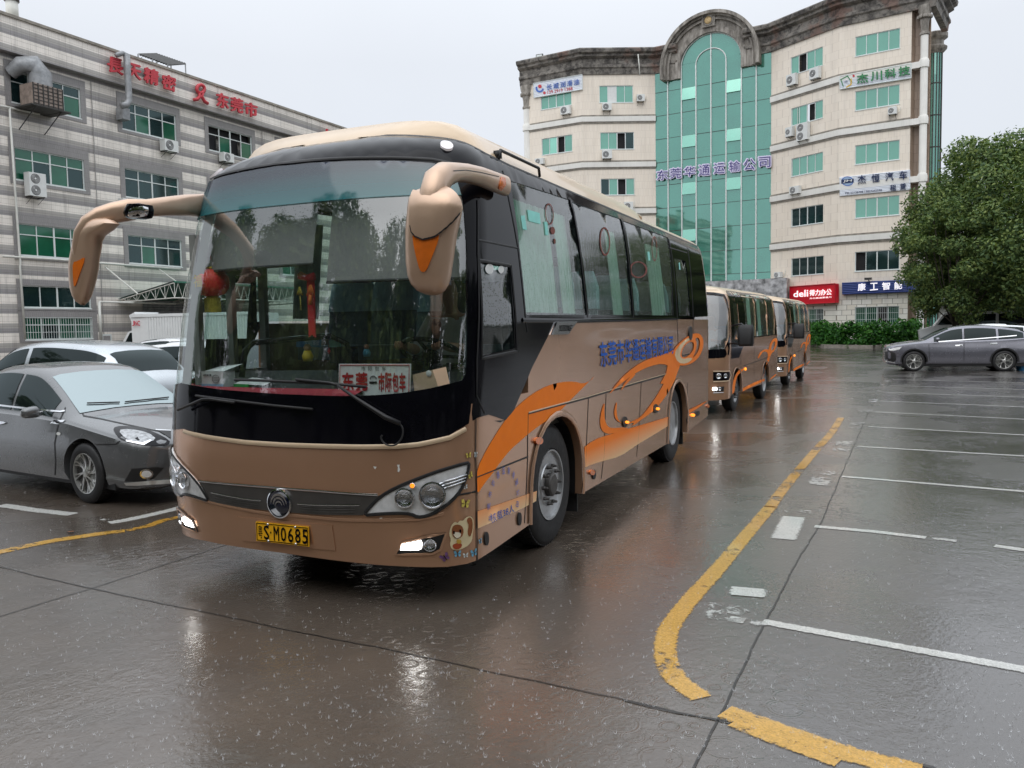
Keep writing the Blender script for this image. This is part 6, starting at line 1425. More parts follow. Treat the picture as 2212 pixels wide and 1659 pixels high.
for v, a, b_, k in [(318, 960, 1040, .5), (330, 900, 1090, .9), (380, 875, 1100, 1), (430, 860, 1100, 1), (470, 870, 1085, .9), (488, 900, 1040, .5)]:
    L_ = ly(a, v, -.33); Rr = ly(b_, v, -.33); secs.append(((L_ + Rr) / 2, (Rr - L_) / 2, Vector((0, -.07 * k, 0)), .7))
loft(mb, secs, 24); kb = mb.build('kerb_mirror', MT['black'], C_, True, world=True, ang=50)
wrap('kerb_mirror_glass', kb, 'L', [(885, 360), (1080, 342), (1090, 420), (1060, 458), (880, 470), (865, 440)], MT['chrome'], kb, .004, it=1)

# wheels
for yc, kd in ((YF, 'truck'), (YR, 'truckin')):
    wheel(C_, Vector((-.07, yc, WR)) - C_.location, WR, .28, .285, kd, 1)
    wheel(C_, Vector((-2.43, yc, WR)) - C_.location, WR, .28, .285, kd, -1)
b = MB(); b.box((-2.2, .6, .42), (-.3, 8.2, .55)); b.box((-1.9, 2.6, .28), (-.6, 5.4, .45)); b.tube([(-2.3, YF, .48), (-.2, YF, .48)], .08, 8); b.tube([(-2.3, YR, .48), (-.2, YR, .48)], .12, 8)
b.build('chassis', MT['blackmatte'], C_, world=True)
for yy in (YF + .66, YR + .64): MB().box((-.55, yy, .12), (-.08, yy + .02, .5)).build('mud_flap', MT['rubber'], C_, world=True)

# ------------------------------------------------------------------ inside the coach
MT['curtain'] = pm('curtain_cloth', srgb(205, 222, 212), .9, 0, .06, 5)
MT['trim'] = pm('grey_green_trim', (.24, .255, .24, 1), .7, 0, .15, 4); PIL = (SH.hit(402, 700) or (-1.5, 0))[0]
MT['wallin'] = pm('inner_lining', (.10, .105, .105, 1), .7, 0, .15, 3)
b = MB(); b.box((-2.38, .75, .95), (-.12, 8.3, 1.0)); b.build('cabin_floor', MT['wallin'], C_, world=True)
b = MB(); b.box((-2.32, 1.0, 2.86), (-.2, 8.3, 2.89)); b.box((-2.3, 8.25, 1.0), (-.2, 8.3, 2.9)); b.build('cabin_ceiling', MT['wallin'], C_, world=True)
# dashboard following the screen
V = []; Fc = []; tt = np.linspace(-1.52, 1.45, 30)
for t in tt:
    p = sh_pt(t, 1.34, -.05); p2 = sh_pt(t, 1.31, -.07)
    yb = .78 + .10 * math.cos(t * 1.6)
    V += [Vector((p2.x, p2.y, 1.22)), Vector((p.x, p.y + .02, 1.325)), Vector((p.x * .96 - .05, max(p.y + .25, yb * .75), 1.41)), Vector((p.x * .9 - .12, yb + .15, 1.45)), Vector((p.x * .9 - .12, yb + .28, 1.36)), Vector((p.x * .9 - .12, yb + .30, 1.0))]
for i in range(len(tt) - 1): Fc += [(6 * i + k, 6 * i + k + 1, 6 * i + k + 7, 6 * i + k + 6) for k in range(5)]
mk('dashboard', V, Fc, MT['darkint'], C_, True, world=True, ang=40)
# red cloth along the foot of the screen
V = []; Fc = []
for t in np.linspace(-1.5, .55, 26):
    p = sh_pt(t, 1.335, -.03); V += [p + Vector((0, 0, .012)), p + Vector((0, .14, .045))]
mk('red_cloth', V, [(2 * i, 2 * i + 1, 2 * i + 3, 2 * i + 2) for i in range(25)], pm('red_mat', (.36, .025, .045, 1), .7, 0, .2, 30), C_, True, world=True)
# roller blinds half down behind the screen
MT['blind'] = pm('grey_blind', (.26, .255, .25, 1), .8, 0, .08, 5)
def blind(t0, t1, z0):
    V = []; n = 14
    for t in np.linspace(t0, t1, n):
        for z in (z0, 2.4, 2.86): V.append(sh_pt(t, z, -.11))
    o = mk('roller_blind', V, [(3 * i + k, 3 * i + k + 1, 3 * i + k + 4, 3 * i + k + 3) for i in range(n - 1) for k in (0, 1)], MT['blind'], C_, True, world=True)
    MB().tube([sh_pt(t, z0, -.115) for t in np.linspace(t0, t1, n)], .012, 6).build('blind_bar', MT['blackmatte'], o, True, world=True)
zl = SH.px('T', [(800, 722)])[0]; zr_ = SH.px('T', [(1200, 812)])[0]
print('blinds', zl, zr_)
blind(-1.42, SH.px('T', [(845, 720)])[0][0], zl[1] - .03); blind(SH.px('T', [(925, 812)])[0][0], 1.42, zr_[1] - .03)
# door side: frame with windows seen through the screen
b = MB()
for y in (.50, .86, 1.24): b.box((-2.44, y - .025, 1.0), (-2.38, y + .025, 2.5))
b.box((-2.44, .5, 1.36), (-2.38, 1.26, 1.46)); b.box((-2.44, .5, 2.22), (-2.38, 1.26, 2.36)); b.build('door_frame', MT['trim'], C_, world=True)
SH.strip('inner_pillar', [(PIL, 1.36), (PIL, 1.9), (PIL + .01, 2.3), (PIL + .02, 2.8)], .15, MT['trim'], C_, -.05)
# grab rail
MB().tube([ (-2.05, .55, 1.42), (-2.05, .60, 1.62), (-1.98, .62, 1.68), (-1.35, .72, 1.72), (-1.22, .74, 1.66), (-1.20, .74, 1.50)], .022, 10).build('grab_rail', MT['black'], C_, True, world=True)
MB().box((-1.27, .68, 1.45), (-1.14, .76, 1.64)).build('rail_box', MT['black'], C_, world=True)
# seats: prototypes with parts
def seat(x, y):
    o = MB(); o.box((x - .22, y - .22, 1.38), (x + .22, y + .24, 1.50)); 
    loft(o, [((x, y + .24, 1.42), (.22, 0, 0), (0, .06, 0), .5), ((x, y + .28, 1.75), (.22, 0, 0), (0, .07, 0), .5), ((x, y + .33, 2.05), (.20, 0, 0), (0, .06, 0), .5), ((x, y + .35, 2.16), (.15, 0, 0), (0, .045, 0), .6)], 16)
    s_ = o.build('passenger_seat', MT['seatblue'], C_, True, world=True, ang=40); s_.location.z = .13
    o = MB(); loft(o, [((x, y + .29, 1.80), (.232, 0, 0), (0, .082, 0), .5), ((x, y + .325, 2.02), (.215, 0, 0), (0, .075, 0), .5), ((x, y + .35, 2.175), (.16, 0, 0), (0, .055, 0), .6)], 16); hc = o.build('headrest_cover', MT['seat'], C_, True, world=True, ang=40); hc.parent = s_
MT['seatblue'] = pm('seat_fabric', (.10, .14, .17, 1), .9, 0, .15, 12)
for y in (1.75, 2.5, 3.25, 4.0, 4.75, 5.5, 6.25, 7.0):
    for x in (-.42, -.88, -1.62, -2.08):
        seat(x, y)
# curtains, gathered at the pillars
def curtain(y0, y1, z0=1.87, z1=2.72, x=-.10, side='near'):
    n = max(8, int((y1 - y0) * 34)); V = []
    for i in range(n * 2 + 1):
        y = y0 + (y1 - y0) * i / (2 * n); d = .022 * math.sin(i * math.pi / 2 + .3 * math.sin(i)) + .006 * math.sin(i * .7)
        for z, k in ((z0, 0), ((z0 + z1) / 2, .04), (z1, .09)): V.append(Vector((x - k + d if side == 'near' else x + k + d, y, z)))
    mk('curtain', V, [(3 * i + k, 3 * i + k + 1, 3 * i + k + 4, 3 * i + k + 3) for i in range(2 * n) for k in (0, 1)], MT['curtain'], C_, True, world=True)
def yof(k, p): t, z = SH.px(k, [p])[0]; return sh_pt(t, z).y
ya, yb_ = yof('S', (540, 900)), yof('S', (735, 900)); curtain(ya, yb_); curtain(yof('S', (765, 900)), yof('S', (828, 900)))
curtain(yof('S', (1050, 900)), yof('S', (1098, 900))); curtain(yof('S', (1270, 900)), yof('S', (1340, 900))); 
for y in (1.6, 3.4, 5.0, 6.6): curtain(y, y + .35, x=-2.40, side='far')
# stickers and paper-cuts on the side windows
MT['papergreen'] = pm('pale_green_label', srgb(140, 215, 205), .6); MT['redpaper'] = pm('red_papercut', srgb(120, 62, 50), .7, 0, .5, 60)
for pts, m in (([(478, 412), (508, 412), (516, 497), (486, 490)], 'papergreen'), ([(528, 380), (600, 400), (602, 464), (532, 445)], 'papergreen'), ([(622, 448), (640, 452), (642, 528), (626, 525)], 'papergreen'), ([(1204, 617), (1216, 620), (1220, 672), (1208, 668)], 'papergreen'), ([(1384, 680), (1391, 682), (1394, 725), (1387, 722)], 'papergreen')):
    SH.patch('window_label', SH.px('S', pts), MT[m], C_, off=.002, step=.2)
for c in ((655, 405, 24, 62), (668, 500, 13, 22), (676, 562, 6, 16), (962, 560, 30, 85), (1245, 600, 16, 75), (1150, 725, 52, 50)):
    oo = [(c[0] + c[2] * math.cos(a), c[1] + c[3] * math.sin(a)) for a in np.linspace(0, 2 * math.pi, 21)[:-1]]; ii = [(c[0] + c[2] * .80 * math.cos(a), c[1] + c[3] * .88 * math.sin(a)) for a in np.linspace(0, 2 * math.pi, 15)[:-1]]
    SH.patch('paper_cut', SH.px('S', oo), MT['redpaper'], C_, holes=[SH.px('S', ii)] if c[2] > 15 else [], off=.0015, step=.2)
# ------------------------------------------------------------------ trees and hedge
def leaf_mat(name, c1, c2, c3):
    t = NT(name); tc = t.n('TexCoord').outputs['Object']; gi = t.n('NewGeometry')
    n = t.noise(tc, .9, 3); r = gi.outputs['Random Per Island']
    c = t.ramp(t.math('MULTIPLY_ADD', r, .55, t.math('MULTIPLY', n, .45)), [(.2, c1), (.5, c2), (.82, c3)])
    t.l(c, t.b.inputs['Base Color']); t.b.inputs['Roughness'].default_value = .6; t.b.inputs['Specular IOR Level'].default_value = .25
    tl = t.n('BsdfTranslucent'); t.l(t.mix(1., c, (1.1, 1.2, .5, 1), 'MULTIPLY'), tl.inputs[0]); ms = t.n('MixShader', i_0=.22); t.l(t.b.outputs[0], ms.inputs[1]); t.l(tl.outputs[0], ms.inputs[2]); t.l(ms.outputs[0], t.o.inputs[0])
    return t.m
MT['leaf'] = leaf_mat('leaves', (.040, .078, .034, 1), (.10, .16, .05, 1), (.22, .27, .08, 1))
MT['leafhedge'] = leaf_mat('hedge_leaves', (.012, .055, .010, 1), (.03, .13, .018, 1), (.09, .25, .035, 1))
MT['bark'] = pm('bark', (.055, .045, .035, 1), .85, 0, .4, 6, 0, .8, 20)
def leaves(rng, centres, n, size, flat=.5):
    """numpy batch of leaf quads scattered in clumps; centres: (x, y, z, r)"""
    C0 = np.array(centres); w_ = C0[:, 3] ** 2; idx = rng.choice(len(C0), n, p=w_ / w_.sum())
    d = rng.normal(size=(n, 3)); d /= np.linalg.norm(d, axis=1)[:, None]; rad = C0[idx, 3] * rng.uniform(.45, 1.05, n) ** .6
    P = C0[idx, :3] + d * rad[:, None] * np.array([1, 1, .8]); nr = d * .7 + rng.normal(size=(n, 3)) * .5 + np.array([0, 0, .35]); nr /= np.linalg.norm(nr, axis=1)[:, None]
    a = np.cross(nr, rng.normal(size=(n, 3))); a /= np.linalg.norm(a, axis=1)[:, None]; b = np.cross(nr, a); s_ = size * rng.uniform(.6, 1.3, n)
    a *= s_[:, None]; b *= (s_ * flat)[:, None]
    V = np.stack([P - a, P - b * .9 + a * .1, P + a, P + b * .9 + a * .1], 1).reshape(-1, 3)
    return V
def fast_mesh(name, V, mat, parent, nv=4):
    n = len(V) // nv; me = bpy.data.meshes.new(name); me.vertices.add(len(V)); me.vertices.foreach_set('co', V.astype(np.float32).ravel())
    me.loops.add(n * nv); me.loops.foreach_set('vertex_index', np.arange(n * nv, dtype=np.int32)); me.polygons.add(n); me.polygons.foreach_set('loop_start', np.arange(0, n * nv, nv, dtype=np.int32)); me.update(); me.validate()
    me.materials.append(mat); o = bpy.data.objects.new(name, me); COL.objects.link(o); o.parent = parent; return o
def tree(label, loc, h, crown_r, crown_z0, n, size, seed, group=None, squash=1., clumps=60, trunk_r=.22, mat='leaf'):
    rng = np.random.default_rng(seed); rd = random.Random(seed)
    T_ = thing('broadleaf_tree', label, 'tree', loc, 0, group); tb = MB(); cz = (h + crown_z0) / 2; hz = (h - crown_z0) / 2
    tb.tube([(0, 0, -.1), (.05, .02, crown_z0 * .5), (.0, .08, crown_z0), (.1, 0, cz)], [trunk_r * 1.3, trunk_r, trunk_r * .85, trunk_r * .5], 10)
    cs = []
    for i in range(clumps):
        a = rd.uniform(0, 6.283); ph = math.asin(rd.uniform(-1, 1)); k = rd.uniform(.45, 1.) ** .5; r = crown_r * rd.uniform(.13, .30)
        x = math.cos(a) * math.cos(ph) * crown_r * k * .86; y = math.sin(a) * math.cos(ph) * crown_r * k * .86 * squash; z = cz + math.sin(ph) * hz * k * .9
        cs.append((x, y, z, r))
        if i % 5 == 0: tb.tube([(0, .03, crown_z0 * rd.uniform(.8, 1.1)), (x * .5, y * .5, crown_z0 + (z - crown_z0) * .45), (x * .9, y * .9, z)], [trunk_r * .4, trunk_r * .22, .03], 6)
    tb.build('trunk', MT['bark'], T_, True)
    fast_mesh('crown', leaves(rng, cs, n, size), MT[mat], T_); return T_
# big trees on the right
def gd(u, v, d): r_ = ray(u, v); return CAM + r_ * (d / r_.dot(F_))
p = gd(2150, 700, 48); tree('big dark green tree filling the right edge, its crown over the parked cars', (p.x, p.y, 0), 12.8, 5.4, 1.6, 60000, .125, 3, clumps=150)
p = gd(2062, 700, 45); tree('smaller lighter green tree whose low branches hang over the blue sign and hedge end', (p.x, p.y, 0), 8.6, 3.1, 1.5, 30000, .10, 8, clumps=85, trunk_r=.14)
p = gd(2290, 700, 42); tree('tree cut off by the right edge behind the parked cars', (p.x, p.y, 0), 10.5, 4.2, 1.6, 26000, .12, 12, clumps=90)
# hedge in front of the stone base
hb = thing('hedge', 'clipped bright green broad-leaved hedge along the stone base of the office building', 'hedge', tuple(G(1850, 751)))
rng = np.random.default_rng(4); pts = [G(*p) for p in q('B', [(1045, 905), (1180, 925), (1650, 935)])] + [G(*p) for p in q('U', [(560, 1160), (720, 1110)])]
cs = []
for a, b in zip(pts, pts[1:]):
    L_ = (b - a).length; m_ = int(L_ * 3)
    for i in range(m_):
        for zq in (.2, .55, .95, 1.35): c = a.lerp(b, i / m_); cs.append((c.x + rng.uniform(-.2, .2) - hb.location.x, c.y + .7 + rng.uniform(-.3, .3) - hb.location.y, zq + rng.uniform(-.1, .22), rng.uniform(.35, .6)))
fast_mesh('foliage', leaves(rng, cs, 24000, .11, .75), MT['leafhedge'], hb)
kb_ = MB()
for a, b in zip(pts, pts[1:]):
    d = (b - a).normalized(); n_ = Vector((d.y, -d.x, 0)); V = []
    for z in (-.05, .22):
        for p_ in (a, b): V += [p_ + n_ * .1 + Vector((0, 0, z)), p_ - n_ * .1 + Vector((0, 0, z))]
    kb_.add(V, [(0, 2, 6, 4), (1, 5, 7, 3), (4, 6, 7, 5)])
kb_.build('planter_kerb', MT['beigeband'], hb, world=True)
# trees behind the photographer, which the wet glass mirrors
ORD = 'first second third fourth fifth sixth seventh eighth ninth tenth eleventh twelfth thirteenth fourteenth fifteenth sixteenth seventeenth eighteenth nineteenth'.split()
proto = []
for sd in (40, 41, 42): proto.append(tree('leafy tree in the row round the yard, mirrored in the coach glass', (0, 0, 0), 13.5, 4.6, 1.2, 12000, .26, sd, 'trees mirrored in the coach glass', clumps=90))
refresh_kids()
for i, (x, y, k, kx) in enumerate(((-16, -15, 1.0, 1), (-11.5, -17, 1.12, 1.1), (-8, -18, 1.0, 1), (-4.3, -17, .78, .8), (-1.5, -17.5, .98, 1), (2.0, -17.5, 1.02, 1), (6, -17, .92, 1), (10.5, -15, 1, 1.1), (-21, -12, 1, 1.2), (-27, -9, 1, 1.2), (15, -12, 1, 1.2), (21, -7, .9, 1.2), (24, -1, .8, 1.2), (25, 5, .72, 1.3), (26, 11, .66, 1.3), (27, 17, .75, 1.3), (28, 23, .8, 1.3), (29, 30, .9, 1.3), (30, 38, .9, 1.4))):
    o = proto[i] if i < 3 else copy_tree(proto[i % 3]); o.location = (x, y, 0); o.rotation_euler = (0, 0, i * 1.3); o.scale = (kx, kx, k); o['label'] = ORD[i] + ' leafy tree of the row round the yard, outside the picture, mirrored in the glass'
hg = thing('unseen_wall', 'long low grey wall added unseen on the right to darken reflections in the coach side', 'wall', (23, 12, 0)); MB().box((0, -34, 0), (.3, 40, 2.3)).build('wall_panel', MT['surround'], hg); MB().box((-.06, -34, 2.3), (.36, 40, 2.42)).build('coping', MT['tinydark'], hg)  # wall added out of view so the black coach side mirrors something dark
bw = thing('warehouse', 'long low grey warehouse added unseen behind the camera to darken reflections in the vehicles', 'building', (0, -27, 0))
MB().box((-70, -8, 0), (60, 0, 6.2)).build('walls', MT['surround'], bw); MB().box((-70.5, -8.5, 6.2), (60.5, .5, 6.6)).build('roof', MT['tinydark'], bw)  # building added out of view to darken the horizon mirrored in glass and paint
# ------------------------------------------------------------------ people (seated drivers)
def skinned(name, joints, bones, mat, parent, sub=2, root=0):
    me = bpy.data.meshes.new(name); me.from_pydata([j[0] for j in joints], bones, []); o = bpy.data.objects.new(name, me); COL.objects.link(o)
    m = o.modifiers.new('s', 'SKIN'); sv = me.skin_vertices[0].data
    for i, j in enumerate(joints): sv[i].radius = j[1] if isinstance(j[1], tuple) else (j[1], j[1]); sv[i].use_root = (i == root)
    s_ = o.modifiers.new('u', 'SUBSURF'); s_.levels = sub; s_.render_levels = sub
    dg = bpy.context.evaluated_depsgraph_get(); m2 = bpy.data.meshes.new_from_object(o.evaluated_get(dg)); bpy.data.objects.remove(o); m2.materials.clear(); m2.materials.append(mat); m2.name = name
    m2.polygons.foreach_set('use_smooth', [True] * len(m2.polygons)); o = bpy.data.objects.new(name, m2); COL.objects.link(o); o.parent = parent; return o
MT['skin'] = pm('skin', srgb(176, 128, 104), .5, 0, .05, 10); MT['shirt'] = pm('grey_shirt', srgb(190, 192, 196), .9, 0, .08, 12); MT['hair'] = pm('hair', (.01, .008, .007, 1), .5, 0, .2, 30); MT['trousers'] = pm('dark_trousers', (.02, .022, .03, 1), .9)
MT['whiteshirt'] = pm('white_shirt', srgb(215, 215, 215), .9, 0, .05, 12)
def driver(label, loc, rz, shirt):
    """seated, facing local -Y, hands on a wheel 0.45 m ahead; hip height at z = 0"""
    P_ = thing('person', label, 'person', loc, rz)
    J = [((0, 0, .02), .13), ((0, .02, .2), .125), ((0, .03, .38), .14), ((0, .01, .5), .075), ((0, 0, .57), .055), ((0, -.01, .64), (.075, .09)), ((0, -.01, .74), (.078, .095)), ((0, 0, .80), (.06, .07)),
         ((.17, .01, .46), .06), ((.23, -.12, .24), .045), ((.16, -.36, .27), .035), ((.15, -.43, .29), (.04, .02)), ((-.17, .01, .46), .06), ((-.23, -.12, .24), .045), ((-.16, -.36, .27), .035), ((-.15, -.43, .29), (.04, .02)),
         ((.10, -.05, 0), .09), ((.14, -.42, .03), .065), ((.14, -.46, -.36), .045), ((.14, -.58, -.42), .04), ((-.10, -.05, 0), .09), ((-.14, -.42, .03), .065), ((-.14, -.46, -.36), .045), ((-.14, -.58, -.42), .04)]
    B = [(0, 1), (1, 2), (2, 3), (3, 4), (4, 5), (5, 6), (6, 7), (2, 8), (8, 9), (9, 10), (10, 11), (2, 12), (12, 13), (13, 14), (14, 15), (0, 16), (16, 17), (17, 18), (18, 19), (0, 20), (20, 21), (21, 22), (22, 23)]
    skinned('body', J, B, MT['skin'], P_)
    g = lambda r, k=1.13: (r[0] * k, r[1] * k) if isinstance(r, tuple) else r * k
    S_ = [J[i] for i in (0, 1, 2, 3, 8, 9, 12, 13)]; S_ = [(p, g(r)) for p, r in S_]; S_[3] = ((0, .012, .47), .085); S_.append(((.215, -.20, .245), .047)); S_.append(((-.215, -.20, .245), .047))
    skinned('shirt', S_, [(0, 1), (1, 2), (2, 3), (2, 4), (4, 5), (5, 8), (2, 6), (6, 7), (7, 9)], shirt, P_)
    T_ = [(p, g(r, 1.12)) for p, r in (J[0], J[16], J[17], J[18], J[20], J[21], J[22])]; T_[0] = ((0, 0, 0), .145); skinned('trousers', T_, [(0, 1), (1, 2), (2, 3), (0, 4), (4, 5), (5, 6)], MT['trousers'], P_)
    h = MB(); loft(h, [((0, .035, .67), (.082, 0, 0), (0, .07, 0), 1), ((0, .03, .74), (.088, 0, 0), (0, .09, 0), 1), ((0, .012, .81), (.08, 0, 0), (0, .095, 0), 1), ((0, .0, .855), (.05, 0, 0), (0, .06, 0), 1)], 16); h.build('hair', MT['hair'], P_, True)
    f = MB()
    f.tube([(0, -.105, .70), (0, -.125, .675), (0, -.10, .665)], [.008, .014, .01], 6)
    for s in (-1, 1): f.lathe([(.012, -.01), (.012, .004), (.004, .008)], 8, 0, Matrix.Translation((s * .032, -.098, .71)) @ Matrix.Rotation(math.pi / 2, 4, 'X'))
    f.build('nose_and_eyes', MT['skin'], P_, True)
    hd = MB()
    for s in (-1, 1):
        c = Vector((s * .15, -.44, .29))
        for k in range(4): a = c + Vector(((k - 1.5) * .018, -.015, .006)); hd.tube([a, a + Vector((0, -.04, .012)), a + Vector((0, -.05, -.02)), a + Vector((0, -.03, -.04))], [.0095, .009, .0085, .007], 6)
        hd.tube([c + Vector((-s * .03, 0, 0)), c + Vector((-s * .045, -.02, .015)), c + Vector((-s * .03, -.04, .02))], [.011, .01, .008], 6)
    hd.build('fingers', MT['skin'], P_, True)
    return P_

MT['carglass_'] = opaque_glass('dark_bus_glass', (.008, .012, .012, 1), .05, .04, (.36, .42, .43, 1), .3)
# ------------------------------------------------------------------ the two minibuses
MF2 = G(1589.5, 886); MR2 = G(1651, 860); YFm, YRm, WRm = 1.02, 4.0, .365
rz2 = -math.atan2(MR2.x - MF2.x, MR2.y - MF2.y); M2 = Matrix.Rotation(rz2, 4, 'Z'); loc2 = MF2 - M2 @ Vector((-.02, YFm, 0)); M2 = Matrix.Translation(loc2) @ M2
MBG = 'gold minibuses queued behind the coach'
BU = thing('minibus', 'nearer of two gold minibuses queued behind the coach, black mirror and orange swirls', 'minibus', loc2, rz2, MBG)
mb_H = 2.60
S2 = Shell(-.98, .98, 5.75, .34, 2.9, [(0, .03), (.3, .0), (.9, .0), (1.3, .05), (1.9, .2), (2.25, .32), (2.4, .42), (2.5, .6), (2.56, .9), (2.7, 1.2)], [(0, .02), (.4, 0), (1.3, 0), (1.8, .03), (2.25, .10), (2.38, .16), (2.47, .28), (2.53, .45), (2.57, .7), (2.6, .98)], .22, 1.0, M=M2)
S2.grid(.15, 2.58); sy2 = S2.sy
arch2 = lambda yc, rw, h: [(sy2(yc - rw), .36)] + [(sy2(yc - rw * math.cos(R(a))), .42 + (h - .42) * math.sin(R(a)) ** .8) for a in range(0, 181, 15)] + [(sy2(yc + rw), .36)]
up_ = [(sy2(5.5), .42)] + list(reversed(arch2(YRm, .46, .86))) + list(reversed(arch2(YFm, .46, .86))) + [(sy2(.45), .30), (.5, .26)]
outer = up_ + [(-a, b) for a, b in reversed(up_)]
zwb = S2.px('B', [(440, 830)])[0][1]; zwt = S2.px('B', [(480, 432)])[0][1]; zfw = S2.px('B', [(200, 935)])[0][1]; zft = S2.px('B', [(200, 420)])[0][1]; sw_ = S2.px('B', [(284, 700)])[0][0]; print('minibus', zwb, zwt, zfw, zft, sw_, S2.scorner)
sw_ = min(sw_, S2.scorner - .02); zch = S2.px('B', [(180, 1033)])[0][1]
wnd = smooth_loop([(-sw_, zfw), (-sw_, zft - .06), (-sw_ * .6, zft), (0, zft + .01), (sw_ * .6, zft), (sw_, zft - .06), (sw_, zfw), (sw_ * .5, zfw - .02), (-sw_ * .5, zfw - .02)], 1)
mw = [S2.px('B', pts) for pts in ([(405, 425), (512, 447), (528, 818), (440, 828)], [(518, 450), (618, 468), (642, 806), (534, 818)], [(626, 470), (682, 482), (706, 800), (648, 806)], [(322, 500), (378, 508), (376, 848), (326, 845)])]
full = [(-S2.smax, 2.38), (-S2.smax, .42)] + list(reversed(outer[::1]))[0:0]
body_o = [(S2.smax, .42)] + outer + [(-S2.smax, .42), (-S2.smax, 2.36), (-1.2, 2.36), (1.2, 2.36), (S2.smax, 2.36)]
S2.patch('lower_body', body_o, MT['gold'], BU, holes=[wnd] + mw, step=.12, skirt=.04)
zsd = zwt + .05
side_b = S2.px('B', [(728, 803), (440, 838), (432, 862), (402, 940), (370, 1022), (308, 1027)]); sb = [(sy2(.42), side_b[-1][1]), (sy2(.42), zsd - .05), (sy2(.9), zsd), (sy2(5.3), zsd), (sy2(5.45), zsd - .1)] + side_b[:1] + side_b[1:]
S2.patch('side_glazing_frame', [(sy2(.50), side_b[-1][1])] + [(sy2(.5), zsd - .05), (sy2(.9), zsd), (sy2(5.2), zsd), (sy2(5.4), zsd - .1), (sy2(5.42), side_b[0][1])] + side_b[1:-1], MT['black'], BU, holes=[m for m in mw if m[0][0] > sy2(.5)] if 0 else mw, off=.004, step=.12)
S2.patch('screen_surround', smooth_loop([(-sw_ - .06, zch + .1), (-sw_ - .06, zft - .02), (-sw_ * .6, zft + .06), (0, zft + .07), (sw_ * .6, zft + .06), (sw_ + .06, zft - .02), (sw_ + .06, zch + .1), (sw_ * .8, zch), (-sw_ * .8, zch)], 1), MT['black'], BU, holes=[wnd], off=.004, step=.1)
S2.patch('windshield', wnd, glassm('minibus_screen', (.6, .66, .66, 1), 1., .02, .14, 0, (.5, .54, .55, 1), .12), BU, off=-.004, step=.12)  # pale diffuse film stands in for sky reflected in the screen
for i, w_ in enumerate(mw): S2.patch('side_window', w_, MT['darkglass'] if i == 3 else MT['sideglass2'] if 'sideglass2' in MT else MT['sideglass'], BU, off=-.003, step=.2)
for w_ in mw[:3]: S2.patch('side_window', [(-a, b) for a, b in w_], MT['carglass_'], BU, off=.004, step=.2)
MB().box((-1.8, .9, 2.3), (-.16, 5.5, 2.33)).build('cabin_ceiling', MT['wallin'], BU)
zs = [2.34, 2.40, 2.45, 2.49, 2.52, 2.545, 2.565, 2.58]; ts = np.linspace(-S2.smax, S2.smax, 120); V = []; Fc = []
for z in zs: V += [S2.pt(t, z) for t in ts]
n = len(ts)
for j in range(len(zs) - 1): Fc += [(j * n + i, j * n + i + 1, (j + 1) * n + i + 1, (j + 1) * n + i) for i in range(n - 1)]
b0 = (len(zs) - 1) * n; Fc += [(b0 + i, b0 + i + 1, b0 + n - 2 - i, b0 + n - 1 - i) for i in range(n // 2 - 1)]
mk('roof', V, Fc, MT['cream'], BU, True)
S2.patch('cream_forehead', [(-.95, zft + .09), (-.95, 2.46), (0, 2.50), (.95, 2.46), (.95, zft + .09), (0, zft + .10)], MT['cream'], BU, off=.006, step=.1)
def half(pts): return pts
for sg in (1, -1):
    g = lambda pts: [(sg * a, b) for a, b in S2.px('B', pts)]
    hl2 = [(sg * a, b) for a, b in S2.px('B', [(125, 1158), (275, 1155), (282, 1185), (268, 1232), (125, 1240)])]
    p_ = S2.patch('headlight', hl2, MT['black'], BU, off=.008, step=.08, skirt=.01); S2.strip('headlight_trim', g([(125, 1150), (278, 1147), (290, 1188), (272, 1240), (125, 1248)]), .02, MT['cream'], p_, .012)
    t, z = S2.px('B', [(175, 1196)])[0]; lamp_bowl('headlight_lens', S2, sg * t, z, .055, p_, .014); t, z = S2.px('B', [(235, 1194)])[0]; lamp_bowl('headlight_lens', S2, sg * t, z, .045, p_, .014)
    f_ = S2.patch('fog_lamp', g([(125, 1300), (228, 1293), (222, 1340), (125, 1345)]), MT['blackmatte'], BU, off=.006, step=.08, skirt=.008); S2.patch('daytime_light', g([(122, 1303), (158, 1302), (160, 1328), (122, 1332)]), emis('lamp_white_14', (1, .98, .95, 1), 14), f_, off=.016, step=.05, skirt=.01)
    t, z = S2.px('B', [(184, 1317)])[0]; lamp_bowl('fog_bulb', S2, sg * t, z, .035, f_, .012); S2.strip('bumper_trim', g([(125, 1356), (222, 1352)]), .015, MT['chrome'], f_, .008)
zc = S2.px('B', [(180, 1190)])[0][1]; S2.patch('grille', [(-.42, zc - .04), (-.42, zc + .05), (.42, zc + .05), (.42, zc - .04)], MT['black'], BU, off=.006, step=.1)
MB().box((-1.2, -.02, .42), (-.78, -.012, .55)).build('number_plate', MT['plate'], BU)
def f2(pts, it=1, m='orange2'): _fo[0] += .0003; return S2.patch('orange_swirl', smooth_loop(S2.px('B', pts), it), MT[m], BU, off=_fo[0], step=.12)
_fo[0] = .003
f2([(300, 1368), (308, 1260), (335, 1180), (372, 1132), (415, 1128), (395, 1155), (355, 1185), (335, 1260), (325, 1350)]); f2([(402, 1312), (500, 1262), (610, 1218), (612, 1240), (500, 1292), (402, 1342)], 0)
f2([(588, 1225), (612, 1150), (632, 1060), (648, 975), (600, 955), (555, 1030), (545, 1020), (575, 960), (625, 938), (662, 948), (690, 965), (665, 1000), (652, 1062), (622, 1090), (606, 1180)]); 
